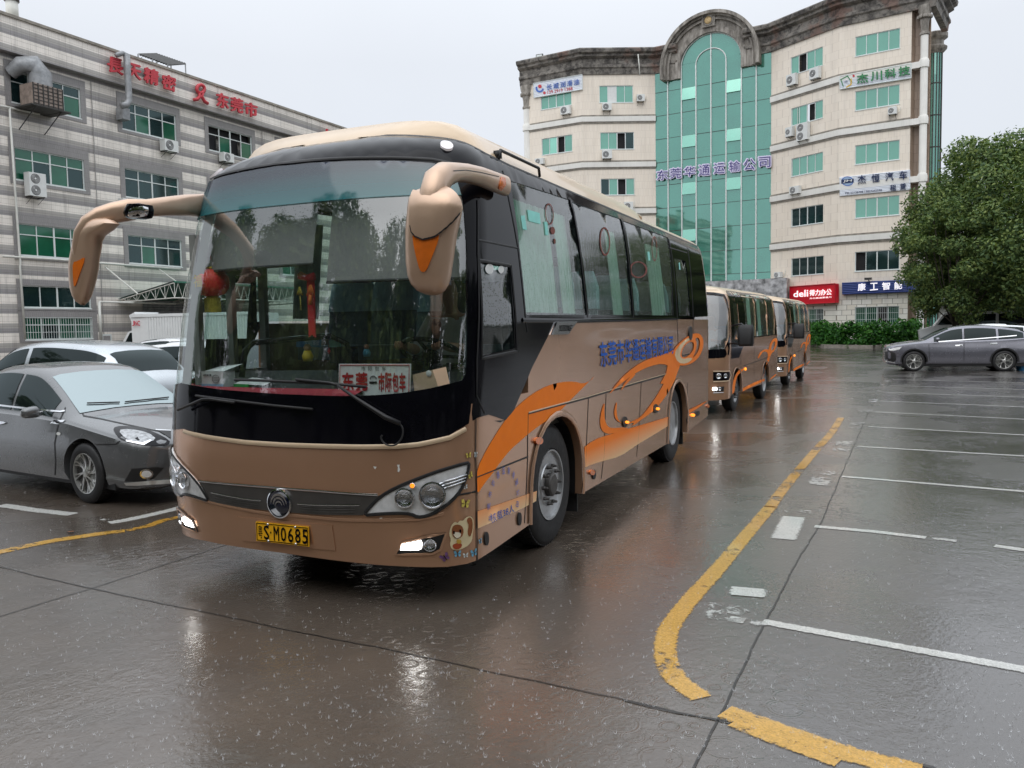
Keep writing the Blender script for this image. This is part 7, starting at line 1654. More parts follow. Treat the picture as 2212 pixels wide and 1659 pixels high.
o_, i_ = smooth_loop(S2.px('B', [(648, 940), (668, 872), (708, 832), (732, 845), (728, 900), (702, 962), (672, 978), (650, 968)]), 1), smooth_loop(S2.px('B', [(672, 935), (682, 885), (708, 860), (712, 890), (694, 945), (678, 955)]), 1); S2.patch('orange_swirl', o_, MT['orange2'], BU, holes=[i_], off=.006, step=.1)
f2([(668, 1215), (720, 1175), (722, 1183), (668, 1228)], 0)
for ln in ([(392, 960), (385, 1330)], [(515, 830), (510, 1230)], [(412, 1100), (660, 1010)]): S2.strip('panel_seam', S2.px('B', ln), .012, MT['blackmatte'], BU, .003)
t, z = S2.px('B', [(428, 1128)])[0]; S2.patch('side_indicator', [(t + .05 * math.cos(a), z + .03 * math.sin(a)) for a in np.linspace(0, 6.28, 13)[:-1]], LA, BU, off=.02, step=.05, skirt=.02)
for yc in (YFm, YRm):
    S2.strip('wheel_arch_lip', arch2(yc, .475, .88), .035, MT['gold'], BU, .01)
    for sd, x in ((1, -.04), (-1, -1.92)): wheel(BU, (x, yc, WRm), WRm, .2, .205, 'truck' if yc < 2 else 'truckin', sd)
    mb = MB(); mb.box((-.6, yc - .44, .38), (-.58, yc + .44, .9)); mb.build('wheel_well', MT['blackmatte'], BU)
mb = MB(); mb.box((-1.75, .5, .30), (-.2, 5.4, .42)); mb.box((-1.8, .6, .7), (-.15, 5.5, .74)); mb.build('chassis', MT['blackmatte'], BU)
mb = MB(); loft(mb, [((.30, .48, 1.32), (.13, 0, 0), (0, .05, 0), .5), ((.30, .46, 1.36), (.145, 0, 0), (0, .085, 0), .5), ((.30, .46, 1.66), (.15, 0, 0), (0, .09, 0), .5), ((.30, .48, 1.74), (.13, 0, 0), (0, .06, 0), .5)], 16); mm2 = mb.build('door_mirror', MT['blackmatte'], BU, True, ang=50); MB().tube([(.0, .55, 1.72), (.2, .5, 1.76), (.28, .48, 1.7)], .02, 6).tube([(.0, .55, 1.38), (.2, .5, 1.36), (.28, .48, 1.38)], .02, 6).build('mirror_arm', MT['blackmatte'], mm2, True)
mb = MB(); loft(mb, [((-2.22, .38, 1.40), (.10, 0, 0), (0, .05, 0), .5), ((-2.22, .36, 1.72), (.11, 0, 0), (0, .07, 0), .5)], 14); mb.build('door_mirror', MT['blackmatte'], BU, True)
mb = MB(); mb.box((-1.8, .35, 1.0), (-.15, .75, 1.28)); mb.build('dashboard', MT['darkint'], BU)
for y in (1.3, 2.1, 2.9, 3.7, 4.5): 
    for x in (-.35, -.75, -1.5): mb = MB(); mb.box((x - .18, y, 1.0), (x + .18, y + .1, 1.72)); mb.box((x - .18, y - .4, 1.0), (x + .18, y, 1.12)); mb.build('passenger_seat', MT['seatblue'], BU)
for y0, y1 in ((1.5, 1.75), (2.6, 2.9), (3.7, 4.0), (4.7, 4.9)): 
    V = []; 
    for i in range(17): V += [(-.10 + .015 * (i % 2), y0 + (y1 - y0) * i / 16, zwb - .02), (-.17 + .015 * (i % 2), y0 + (y1 - y0) * i / 16, zwt)]
    mk('curtain', V, [(2 * i, 2 * i + 1, 2 * i + 3, 2 * i + 2) for i in range(16)], MT['curtain'], BU)
driver('driver in a pale shirt behind the screen of the nearer minibus', M2 @ Vector((-.55, 1.15, 1.15)), rz2, MT['shirt'])
refresh_kids(); B3 = copy_tree(BU); MF3 = G(1705.7, 830.6); MR3 = G(1737.6, 815.8); rz3 = -math.atan2(MR3.x - MF3.x, MR3.y - MF3.y)
B3.location = MF3 - Matrix.Rotation(rz3, 4, 'Z') @ Vector((-.02, YFm, 0)); B3.rotation_euler = (0, 0, rz3); B3['label'] = 'farther of the two gold minibuses, last in the queue, in front of the red sign'
driver('driver in a white shirt leaning on the wheel of the farther minibus', B3.location + Matrix.Rotation(rz3, 4, 'Z') @ Vector((-.5, .95, 1.15)), rz3, MT['whiteshirt'])
# ------------------------------------------------------------------ cars
def catmull(tab, n):
    A = np.array(tab, float); ys = np.linspace(A[0, 0], A[-1, 0], n); ys = np.unique(np.r_[ys, A[:4, 0], A[-3:, 0], (A[0, 0] + A[1, 0]) / 2, (A[-1, 0] + A[-2, 0]) / 2]); out = []
    for y in ys:
        i = int(np.clip(np.searchsorted(A[:, 0], y) - 1, 0, len(A) - 2)); h = A[i + 1, 0] - A[i, 0]; t = (y - A[i, 0]) / h
        m0 = (A[i + 1] - A[max(i - 1, 0)]) / max(1e-6, A[i + 1, 0] - A[max(i - 1, 0), 0]); m1 = (A[min(i + 2, len(A) - 1)] - A[i]) / max(1e-6, A[min(i + 2, len(A) - 1), 0] - A[i, 0])
        if i == 0: m0 = (A[1] - A[0]) / h
        r = (2 * t**3 - 3 * t**2 + 1) * A[i] + (t**3 - 2 * t**2 + t) * h * m0 + (-2 * t**3 + 3 * t**2) * A[i + 1] + (t**3 - t**2) * h * m1; r[0] = y; out.append(r)
    return out
def ringpts(zb, wb, zs, ws, zt, wt):
    g = max(0, zt - zs); k = min(1, g / .25)
    P_ = [(0, zb), (wb * .80, zb), (wb * .94, zb + .035), (wb * .985, zb + .12), (wb, zb + (zs - zb) * .45), (wb * .995, zb + (zs - zb) * .62), (ws * 1.005, zb + (zs - zb) * .84), (ws * .985, zs - .012), (ws * .96, zs + .004)]
    x0, z0 = ws * .955, zs + .012; x1, z1 = wt * 1.04, zt - .055 * k - .012
    P_ += [(x0 + (x1 - x0) * f + .02 * math.sin(f * 3.14) * k, z0 + (z1 - z0) * f) for f in (.06, .35, .65, .95)]
    P_ += [(wt * .96, zt - .028 * k - .004), (wt * .80, zt - .006), (wt * .4, zt + .012), (0, zt + .016)]
    return P_
def bool_cut(o, cutters):
    for c in cutters: m = o.modifiers.new('b', 'BOOLEAN'); m.operation = 'DIFFERENCE'; m.object = c; m.solver = 'EXACT'
    dg = bpy.context.evaluated_depsgraph_get(); me = bpy.data.meshes.new_from_object(o.evaluated_get(dg)); o.modifiers.clear(); old = o.data; o.data = me; bpy.data.meshes.remove(old)
    for c in cutters: bpy.data.objects.remove(c)
def car(label, loc, rz, tab, paint, yc=(.86, 3.45), wr=.32, rim=.21, glass=None, cowl_y=1.2, roof_y=1.95, rroof_y=3.1, rdeck_y=3.9, pil=((2.35, 2.43),), rimkind=(5, .17, 'alloy', .25), n=70, group=None, sill=None, detail=True, name='parked_car'):
    o = thing(name, label, 'car', loc, rz, group); st = catmull(tab, n); rings = []
    for r in st:
        h = ringpts(*r[1:]); rings.append([Vector((x, r[0], z)) for x, z in h] + [Vector((-x, r[0], z)) for x, z in reversed(h[1:-1])])
    K = len(rings[0]); hK = 17; V = [v for r in rings for v in r]; fs = {'body': [], 'windscreen': [], 'rear_window': [], 'side_window': []}
    for i in range(len(rings) - 1):
        ym = (rings[i][0].y + rings[i + 1][0].y) / 2
        for k in range(K):
            kk = k if k < hK - 1 else (K - 1 - k); f = (i * K + k, i * K + (k + 1) % K, (i + 1) * K + (k + 1) % K, (i + 1) * K + k); w_ = 'body'
            if 13 <= kk <= 15 and cowl_y < ym < roof_y: w_ = 'windscreen'
            elif 13 <= kk <= 15 and rroof_y < ym < rdeck_y: w_ = 'rear_window'
            elif 9 <= kk <= 11 and cowl_y + .32 < ym < rdeck_y - .3 and not any(a < ym < b for a, b in pil): w_ = 'side_window' 
            fs[w_].append(f)
    bm_ = mk('body', V, fs['body'] + fs['windscreen'] + fs['rear_window'] + fs['side_window'] + [tuple(range(K)), tuple((len(rings) - 1) * K + k for k in range(K))], paint, o, True)
    b2 = bmesh.new(); b2.from_mesh(bm_.data); bmesh.ops.recalc_face_normals(b2, faces=b2.faces); b2.to_mesh(b2_ := bm_.data); b2.free()
    cut = []
    A = Matrix(((0, 0, 1, 0), (1, 0, 0, 0), (0, 1, 0, 0), (0, 0, 0, 1)))
    for y in yc:
        c = MB().lathe([(wr + .045, -1.2), (wr + .045, 1.2)], 40, 0, Matrix.Translation((0, y, wr + .01)) @ A).build('cut', paint); c.location = o.location; c.rotation_euler = o.rotation_euler; cut.append(c)
    bpy.context.view_layer.update(); bool_cut(bm_, cut); bm_.data.polygons.foreach_set('use_smooth', [True] * len(bm_.data.polygons)); bm_.data.set_sharp_from_angle(angle=R(38))
    for w_ in ('windscreen', 'rear_window', 'side_window'):
        parts = [fs[w_]]
        if w_ == 'side_window': parts = [[f for f in fs[w_] if V[f[0]].x > 0], [f for f in fs[w_] if V[f[0]].x < 0]]
        for fl_ in parts:
            if not fl_: continue
            use = sorted({i for f in fl_ for i in f}); ix = {k: i for i, k in enumerate(use)}; vv = []
            for k in use:
                p = V[k]; vv.append(p + Vector((math.copysign(.006, p.x) if w_ == 'side_window' else 0, (-.004 if w_ == 'windscreen' else .004 if w_ == 'rear_window' else 0), .006 if w_ != 'side_window' else .001)))
            mk(w_, vv, [tuple(ix[i] for i in f) for f in fl_], glass or MT['carglass'], o, True)
    for sd in (1, -1):
        for y in yc:
            i = min(range(len(st)), key=lambda j: abs(st[j][0] - y)); wheel(o, (sd * (st[i][2] - .02), y, wr), wr, .2, rim, rimkind, sd)
    mb = MB(); ym = tab[-1][0]; mb.box((-st[len(st) // 2][2] * .9, .4, .17), (st[len(st) // 2][2] * .9, ym - .4, .3))
    for y in yc: mb.box((-.62, y - wr - .04, .2), (.62, y + wr + .04, wr * 2 + .06))
    mb.build('underbody', MT['blackmatte'], o)
    if detail:
        for sd in (1, -1):
            x = tab[5][4]; z = tab[5][3]; mb = MB(); loft(mb, [((sd * (x + .02), cowl_y + .42, z + .10), (0, .03, 0), (0, 0, .03), .8), ((sd * (x + .10), cowl_y + .40, z + .12), (0, .07, 0), (0, 0, .065), .7), ((sd * (x + .22), cowl_y + .38, z + .115), (0, .06, 0), (0, 0, .055), .7), ((sd * (x + .25), cowl_y + .38, z + .11), (0, .03, 0), (0, 0, .03), .8)], 14); mb.build('door_mirror', paint, o, True)
    return o
MT['alloy'] = pm('alloy', (.62, .62, .60, 1), .3, .85, .1, 15); MT['carglass'] = opaque_glass('car_glass', (.008, .012, .012, 1), .05, .04, (.36, .42, .43, 1), .3); MT['wscreen'] = opaque_glass('wet_screen', (.075, .092, .096, 1), .27, .14, (.85, .98, 1, 1), .15, .1)
def carpaint(name, c, m=.5, r=.26): return pm(name, c, r, m, .05, 5, .8)
gray = carpaint('graphite_paint', (.15, .155, .16, 1), .45); white = carpaint('white_car_paint', srgb(222, 224, 226), 0, .3); silver = carpaint('silver_paint', (.50, .54, .57, 1), .6); lilac = carpaint('grey_lilac_paint', (.17, .17, .20, 1), .55); navy = carpaint('navy_paint', (.02, .03, .05, 1), .5)
#        y     zb   wb   zs   ws   zt    wt
SEDAN = [(0, .28, .50, .56, .46, .60, .36), (.05, .19, .64, .61, .60, .66, .50), (.16, .16, .74, .66, .72, .71, .60), (.36, .16, .80, .71, .78, .765, .66), (.75, .17, .845, .775, .82, .835, .70), (1.12, .18, .86, .825, .83, .895, .70), (1.22, .18, .862, .835, .83, .93, .68),
         (1.6, .18, .865, .855, .83, 1.16, .62), (2.02, .18, .865, .87, .825, 1.36, .57), (2.3, .18, .865, .88, .82, 1.405, .57), (2.8, .18, .865, .89, .82, 1.42, .57), (3.2, .18, .86, .90, .81, 1.37, .56), (3.6, .19, .85, .905, .79, 1.20, .57), (3.95, .20, .83, .90, .77, .985, .62), (4.2, .24, .80, .87, .74, .92, .62), (4.36, .30, .72, .80, .68, .86, .56), (4.42, .36, .60, .72, .58, .76, .46)]
def scale_tab(t, sy_, sw, sh): return [(a * sy_, b * sh, c * sw, d * sh, e_ * sw, f * sh, g * sw) for a, b, c, d, e_, f, g in t]
SUVT = [(0, .36, .55, .74, .52, .80, .42), (.05, .25, .70, .82, .66, .88, .56), (.18, .22, .80, .88, .78, .94, .66), (.5, .22, .87, .94, .85, 1.0, .72), (.95, .23, .90, .985, .87, 1.05, .74), (1.15, .23, .905, 1.0, .87, 1.08, .73), (1.5, .23, .91, 1.02, .87, 1.32, .66), (1.95, .23, .91, 1.03, .865, 1.55, .62), (2.5, .23, .91, 1.04, .86, 1.62, .62), (3.2, .23, .91, 1.06, .86, 1.60, .61), (3.8, .24, .90, 1.08, .84, 1.53, .60), (4.15, .26, .88, 1.08, .80, 1.38, .58), (4.35, .30, .85, 1.06, .77, 1.14, .60), (4.5, .36, .78, .95, .72, 1.02, .56), (4.56, .42, .66, .85, .62, .9, .46)]
# grey sedan on the left, pointing to the right of the picture
sa = G(*q('C', [(20, 1158)])[0], .20); sb_ = G(*q('C', [(300, 1203)])[0], .20); dv = (sb_ - sa).normalized(); rz = math.atan2(-dv.x, dv.y) + math.pi; print('sedan dir', dv, math.degrees(rz))
rz = math.atan2(dv.x, -dv.y)    # local -Y (car's nose) along dv
Rm = Matrix.Rotation(rz, 4, 'Z'); fw = G(187, 1087); sd_ = 1 if (Rm @ Vector((1, 0, 0))).dot(CAM - fw) > 0 else -1
locs = fw - Rm @ Vector((sd_ * .83, .86, 0)); locs.z = 0
sed = car('dark grey sedan parked left of the coach, misted windscreen and silver alloy wheels', locs, rz, SEDAN, gray, (.86, 3.44), .315, .215, rimkind=(8, .12, 'alloy', .3))
for c in KIDS.get(sed.name, []): pass
def kids(o, nm): return [c for c in bpy.data.objects if c.parent == o and c.name.split('.')[0] == nm]
kids(sed, 'windscreen')[0].data.materials[0] = MT['wscreen']
sb0 = kids(sed, 'body')[0]
MT['lampgrey'] = pm('lamp_inner', (.34, .35, .36, 1), .2, .5, .5, 25, .4)
wrap('headlight', sb0, 'C', [(622, 918), (668, 905), (760, 912), (850, 938), (938, 985), (935, 1008), (870, 1016), (790, 1012), (680, 990), (645, 960)], MT['black'], sed, .008, it=1, skirt=.01)
wrap('headlight_lens', sb0, 'C', [(650, 930), (720, 925), (820, 945), (870, 985), (780, 1000), (700, 985)], MT['lampgrey'], sed, .012, it=1); wrap('headlight_led', sb0, 'C', [(700, 985), (790, 1000), (830, 985), (838, 990), (795, 1012), (700, 993)], MT['chrome'], sed, .016, it=0)
wrap('grille', sb0, 'C', [(875, 932), (945, 932), (945, 975), (905, 950)], MT['blackmatte'], sed, .008, it=0); wrap('bonnet_edge', sb0, 'C', [(860, 925), (945, 930), (945, 934), (860, 930)], MT['chrome'], sed, .01, it=0)
wrap('fog_recess', sb0, 'C', [(690, 1210), (730, 1140), (860, 1132), (905, 1135), (850, 1195), (800, 1212)], MT['blackmatte'], sed, .006, it=0); wrap('fog_lamp', sb0, 'C', [(810 + 36 * math.cos(a), 1168 + 27 * math.sin(a)) for a in np.linspace(0, 6.28, 17)[:-1]], MT['chrome'], sed, .014, it=0); wrap('fog_lens', sb0, 'C', [(810 + 26 * math.cos(a), 1168 + 18 * math.sin(a)) for a in np.linspace(0, 6.28, 17)[:-1]], MT['headbowl'], sed, .02, it=0)
wrap('bumper_lip', sb0, 'C', [(690, 1216), (960, 1196), (960, 1218), (760, 1232), (700, 1230)], MT['alloy'], sed, .012, it=0)
for pts in ([(450, 798), (465, 845), (560, 862), (700, 893), (850, 925), (930, 938), (930, 943), (850, 931), (700, 899), (558, 868), (460, 852), (444, 800)], [(302, 1175), (305, 1100), (300, 1000), (320, 890), (360, 800), (366, 802), (326, 892), (306, 1002), (311, 1102), (308, 1175)], [(520, 1004), (640, 1002), (662, 985), (666, 988), (643, 1008), (520, 1010)]): wrap('panel_seam', sb0, 'C', pts, MT['blackmatte'], sed, .003, it=0, step=4)
wrap('chrome_vent', sb0, 'C', [(280, 890), (300, 873), (362, 872), (350, 885), (318, 886), (345, 896)], MT['chrome'], sed, .008, it=0); wrap('side_repeater', sb0, 'C', [(327 + 12 * math.cos(a), 947 + 9 * math.sin(a)) for a in np.linspace(0, 6.28, 13)[:-1]], MT['whitep'], sed, .008, it=0)
wrap('door_handle', sb0, 'C', [(-20, 880), (20, 878), (45, 886), (20, 895), (-20, 898)], MT['chrome'], sed, .02, it=1, skirt=.015); wrap('window_trim', sb0, 'C', [(-20, 783), (130, 800), (335, 822), (360, 818), (360, 826), (335, 830), (130, 810), (-20, 792)], MT['chrome'], sed, .01, it=0, step=4)
wrap('side_skirt', sb0, 'C', [(-20, 1150), (150, 1175), (302, 1200), (302, 1182), (150, 1160), (-20, 1136)], MT['blackmatte'], sed, .004, it=0)
mb = MB(); 
for a, b in (((690, 778), (930, 752)), ((480, 785), (660, 780))): 
    Pq = on_head(sb0, q('C', [a, ((a[0] + b[0]) / 2, (a[1] + b[1]) / 2), b]), .02)
    if all(p is not None for p in Pq): mb.tube(Pq, .008, 5)
if mb.v: mb.build('wiper', MT['blackmatte'], sed, world=True)
# suv on the right, pointing left
ra_ = G(1974, 802); rb_ = G(2168.6, 802); dv = (ra_ - rb_).normalized(); rz = math.atan2(dv.x, -dv.y); Rm = Matrix.Rotation(rz, 4, 'Z'); sd_ = 1 if (Rm @ Vector((1, 0, 0))).dot(CAM - ra_) > 0 else -1
suvt = [(0, .34, .55, .70, .52, .76, .42), (.05, .25, .72, .80, .68, .86, .56), (.2, .22, .82, .86, .80, .92, .66), (.5, .22, .88, .92, .86, .98, .72), (.95, .23, .90, .97, .87, 1.04, .74), (1.2, .23, .905, .99, .87, 1.08, .73), (1.55, .23, .91, 1.0, .87, 1.28, .68), (2.05, .23, .91, 1.01, .865, 1.50, .62), (2.7, .23, .91, 1.02, .86, 1.565, .62), (3.3, .23, .91, 1.04, .86, 1.54, .61), (3.9, .24, .90, 1.07, .84, 1.46, .60), (4.3, .26, .88, 1.10, .80, 1.34, .58), (4.5, .30, .85, 1.08, .77, 1.16, .60), (4.66, .36, .78, .95, .72, 1.02, .56), (4.70, .42, .66, .85, .62, .9, .46)]
locv = ra_ - Rm @ Vector((sd_ * .86, .88, 0)); locv.z = 0; wbv = (ra_ - rb_).length
suv = car('grey lilac family SUV parked side-on across the far bays with machined five-spoke wheels', locv, rz, suvt, lilac, (.88, .88 + wbv), .35, .255, cowl_y=1.2, roof_y=2.0, rroof_y=4.15, rdeck_y=4.5, pil=((2.38, 2.46), (3.42, 3.5)), rimkind=(5, .30, 'alloy', .2))
vb = kids(suv, 'body')[0]
wrap('grille', vb, 'U', [(335, 1185), (372, 1195), (430, 1215), (438, 1270), (432, 1310), (365, 1290), (338, 1275)], MT['blackmatte'], suv, .01, it=0); wrap('headlight', vb, 'U', [(365, 1175), (420, 1165), (492, 1155), (470, 1180), (415, 1192), (380, 1190)], MT['headbowl'], suv, .012, it=0)
wrap('lower_trim', vb, 'U', [(340, 1285), (430, 1303), (432, 1310), (340, 1296)], MT['chrome'], suv, .012, it=0, step=3)
for pts in ([(997, 1138), (1065, 1132), (1066, 1146), (998, 1150)], [(1328, 1120), (1395, 1114), (1396, 1128), (1330, 1132)]): wrap('door_handle', vb, 'U', pts, MT['chrome'], suv, .02, it=0, step=3, skirt=.012)
wrap('window_trim', vb, 'U', [(830, 1104), (1080, 1085), (1400, 1060), (1580, 1045), (1580, 1052), (1400, 1068), (1080, 1093), (830, 1112)], MT['chrome'], suv, .008, it=0, step=4)
wrap('side_skirt', vb, 'U', [(735, 1315), (1000, 1310), (1310, 1300), (1310, 1330), (1000, 1338), (735, 1340)], MT['blackmatte'], suv, .006, it=0)
for pts in ([(1080, 985), (1086, 985), (1084, 1300), (1078, 1300)], [(745, 1130), (750, 1130), (760, 1300), (755, 1300)]): wrap('panel_seam', vb, 'U', pts, MT['blackmatte'], suv, .003, it=0, step=4)
for y in (.88, .88 + wbv):
    mb = MB(); pr = [( .355 + .03, 0), (.355 + .09, 0)]
    A = Matrix(((0, 0, 1, 0), (1, 0, 0, 0), (0, 1, 0, 0), (0, 0, 0, 1)))
    for sd in (1, -1):
        V = []
        for a in np.linspace(-.1, math.pi + .1, 24):
            for r in (.39, .44): V.append((sd * .925, y + r * math.cos(a), .36 + r * math.sin(a)))
        b_ = len(mb.v); mb.add(V, [(2 * i, 2 * i + 1, 2 * i + 3, 2 * i + 2) for i in range(23)])
    mb.build('arch_cladding', MT['blackmatte'], suv)
# the other parked cars
GP = 'cars parked among the others'
def place(label, px_front, yv, ang, tab, paint, **k):
    p = PY(*px_front, yv); return car(label, (p.x, p.y, 0), R(ang), tab, paint, detail=False, n=44, group=GP, **k)
bigsuv = scale_tab(SUVT, 1.0, 1.0, 1.03)
place_ = 0
place('silver people carrier behind the dark grey sedan, its dark rear window facing right', (-50, 760), 5.35, -90, [(y, a, b, c, d, e_, f) for y, a, b, c, d, e_, f in bigsuv], silver, rroof_y=4.05, rdeck_y=4.36)
for o in (bpy.data.objects[-1],): pass
place('white crossover with black rear glass between the silver carrier and the coach', (700, 770), 7.9, 93, SUVT, white)
place('white saloon roof seen over the silver carrier', (348, 742), 13.5, 88, SEDAN, white)
place('dark blue saloon roof in front of the white box truck', (372, 752), 11.2, 90, SEDAN, navy)
place('white hatchback roof beside the coach edge, right of the box truck', (520, 742), 17.0, 92, SUVT, white)
place('white saloon parked behind the grey lilac SUV, only its bonnet showing', (1972, 745), 31.5, -88, scale_tab(SUVT, 1, 1, .98), white)
place('silver car roof at the right edge beyond the grey lilac SUV', (2150, 740), 37, -90, bigsuv, silver)
# box truck
tp = gd(300, 730, 34) if 'gd' in globals() else CAM + ray(300, 730) * 36
tk2 = thing('box_truck', 'small white box truck with ribbed body and red letters, parked by the striped building', 'truck', (tp.x, tp.y, 0), 0)
ur = Vector((R_.x, R_.y, 0)).normalized(); ur = Matrix.Rotation(R(-14), 3, 'Z') @ ur; rzt = math.atan2(ur.y, ur.x); tk2.rotation_euler = (0, 0, rzt)
def tpx(k, p, yy=0): # local coordinates of a pixel on the truck's near side plane
    n_ = Matrix.Rotation(rzt, 3, 'Z') @ Vector((0, -1, 0)); P_ = PP(*q(k, [p])[0], Vector((tp.x, tp.y, 0)) + n_ * (-yy), n_); return world_of(tk2).inverted() @ P_
b0_ = tpx('C', (725, 290)); bx0, zt_ = b0_.x, b0_.z; bx1 = bx0 + 5.6; mb = MB(); mb.box((bx0, 0, .95), (bx1, 2.1, zt_)); n_r = 38
for i in range(n_r): x = bx0 + .75 + (bx1 - bx0 - .75) * i / n_r; mb.box((x, -.03, 1.05), (x + .07, 0, zt_ - .12))
mb.box((bx0, -.045, zt_ - .1), (bx1, 0, zt_ + .02)); mb.box((bx0, -.045, .95), (bx1, 0, 1.05)); mb.build('cargo_box', MT['white'], tk2)
cbx = tpx('C', (650, 425)).x; cz_ = tpx('C', (760, 372)).z; mb = MB(); W_ = [(cbx - .05, .55), (cbx, 1.25), (cbx + .45, cz_ - .08), (cbx + .75, cz_), (bx0 - .05, cz_), (bx0 - .05, .45), (cbx + .0, .45)]
mb.prism(W_, lambda a, b: Vector((a, .1, b)), lambda a, b: Vector((a, 1.95, b))); cab = mb.build('cab', MT['white'], tk2)
mb = MB(); mb.prism([(cbx + .22, 1.35), (cbx + .55, cz_ - .12), (cbx + 1.0, cz_ - .12), (cbx + .98, 1.35)], lambda a, b: Vector((a, .09, b)), lambda a, b: Vector((a, .085, b))); mb.build('cab_window', MT['carglass'], cab); mb = MB(); mb.box((cbx + 1.15, .085, 1.4), (cbx + 1.75, .09, cz_ - .12)); mb.build('cab_window', MT['carglass'], cab)
mb = MB(); mb.prism([(cbx + .6, cz_), (bx0 - .1, cz_), (bx0 - .05, cz_ + .75), (bx0 - .35, cz_ + .62)], lambda a, b: Vector((a, .3, b)), lambda a, b: Vector((a, 1.8, b))); mb.build('wind_deflector', MT['white'], tk2)
for i, ch in enumerate('JNC'): x = tpx('C', (737 + i * 15, 340)).x; z = tpx('C', (740, 350)).z; text_on('truck_letter', ch, [Vector((x, -.04, z + .2)), Vector((x + .115, -.04, z + .2)), Vector((x + .115, -.04, z)), Vector((x, -.04, z))], (0, -1, 0), ink('truck_red', (200, 30, 60)), tk2, off=.03, bold=.03, world=False)
for x in (cbx + .6, bx0 + 3.9): 
    o_ = wheel(tk2, (x, .25, .40), .40, .22, .24, 'truck', 1); o_.rotation_euler = (0, 0, -math.pi / 2)
MB().box((cbx + .3, .3, .4), (bx1 - .2, 1.8, .8)).build('chassis', MT['blackmatte'], tk2)
# dim white van under the tree
vp = gd(2090, 700, 47); vn = thing('van', 'pale minivan in the shade under the big tree, behind the grey lilac SUV', 'van', (vp.x, vp.y, 0), 0)
mb = MB(); mb.prism([(-2.4, .5), (-2.5, 1.2), (-1.7, 1.45), (-1.2, 2.15), (-.9, 2.25), (3.2, 2.25), (3.4, 1.9), (3.45, .5)], lambda a, b: Vector((a, 0, b)), lambda a, b: Vector((a, 1.8, b))); vb2 = mb.build('body', MT['white'], vn)
mb = MB(); mb.prism([(-1.55, 1.5), (-1.1, 2.08), (-.2, 2.08), (-.2, 1.5)], lambda a, b: Vector((a, -.01, b)), lambda a, b: Vector((a, -.006, b))); mb.box((-.05, -.01, 1.5), (1.4, -.006, 2.08)); mb.box((1.55, -.01, 1.5), (3.0, -.006, 2.08)); mb.build('side_windows', MT['carglass'], vn)
for x in (-1.5, 2.3): o_ = wheel(vn, (x, .1, .33), .33, .2, .2, 'truck', 1); o_.rotation_euler = (0, 0, -math.pi / 2)
# low shed and boundary behind the trees on the right
gb = thing('parking_shed', 'low pale shed with a white gutter behind the trees at the right', 'shed', tuple(gd(2150, 700, 66).xy) + (0,), .42)
MB().box((-13, 0, 0), (40, 6, 3.1)).build('walls', pm('pale_render', srgb(150, 150, 142), .8, 0, .15, .6, streak=.4), gb); MB().box((-13.2, -.6, 3.1), (40, 6.2, 3.35)).build('roof', MT['frame'], gb)
mb = MB()
for i in range(9): mb.box((-12 + i * 4.2, -.02, .3), (-9.2 + i * 4.2, -.01, 2.6))
mb.build('shed_opening', MT['void'], gb)

# ------------------------------------------------------------------ things inside the coach
def at(k, p, y): return PY(*q(k, [p])[0], y)
dr = driver('coach driver in a grey shirt with both hands at the steering wheel', (-.64, 1.26, 1.36), 0, MT['whiteshirt'])
mb = MB(); m = Matrix.Translation((-.62, .94, 1.58)) @ Matrix.Rotation(R(-28), 4, 'X'); mb.tube([m @ Vector((.235 * math.cos(a), .235 * math.sin(a), 0)) for a in np.linspace(0, 2 * math.pi, 33)], .017, 8, cap=False)
for a in (.3, 2.84, 4.71): mb.tube([m @ Vector((0, 0, -.02)), m @ Vector((.23 * math.cos(a), .23 * math.sin(a), 0))], .014, 6)
mb.lathe([(.07, -.05), (.07, .0), (.03, .015), (.002, .016)], 16, 0, m); mb.tube([(-.62, .9, 1.55), (-.62, .8, 1.3)], .04, 8); mb.build('steering_wheel', MT['black'], C_, True, world=True)
mb = MB(); mb.box((-.87, 1.62, 1.32), (-.37, 1.74, 2.12)); mb.box((-.87, 1.15, 1.22), (-.37, 1.7, 1.32)); mb.build('driver_seat', MT['darkint'], C_, world=True)
LYY = .42; lp = at('T', (342, 872), LYY); ln_ = thing('paper_lantern', 'small red paper lantern with yellow fringe hanging inside the coach windscreen', 'lantern', tuple(lp)); LR = pm('red_silk', (.85, .03, .025, 1), .5, 0, .1, 20); YF_ = pm('yellow_fringe', (.60, .52, .08, 1), .8, 0, .3, 40)
rr = abs(at('T', (414, 872), LYY).x - lp.x); prof = [(rr * .35, -.8 * rr), (rr * .75, -.66 * rr), (rr * .97, -.3 * rr), (rr, 0), (rr * .97, .3 * rr), (rr * .75, .66 * rr), (rr * .35, .8 * rr)]; MB().lathe(prof, 24).build('lantern_body', LR, ln_, True, ang=50)
MB().lathe([(rr * .36, .78 * rr), (rr * .36, .92 * rr), (.01, .92 * rr)], 16).lathe([(rr * .36, -.92 * rr), (rr * .36, -.78 * rr), (.01, -.78 * rr)], 16).build('gilt_ring', pm('gilt_paper', (.6, .42, .05, 1), .4, .4), ln_, True)
fb_ = MB()
for k in range(28): a = 2 * math.pi * k / 28; x, y = rr * .4 * math.cos(a), rr * .4 * math.sin(a); fb_.box((x - .006, y - .006, -1.75 * rr), (x + .006, y + .006, -.9 * rr))
fb_.build('fringe', YF_, ln_); MB().tube([(0, 0, .9 * rr), (0, 0, 1.6 * rr)], .003, 4).build('cord', MT['red'], ln_)
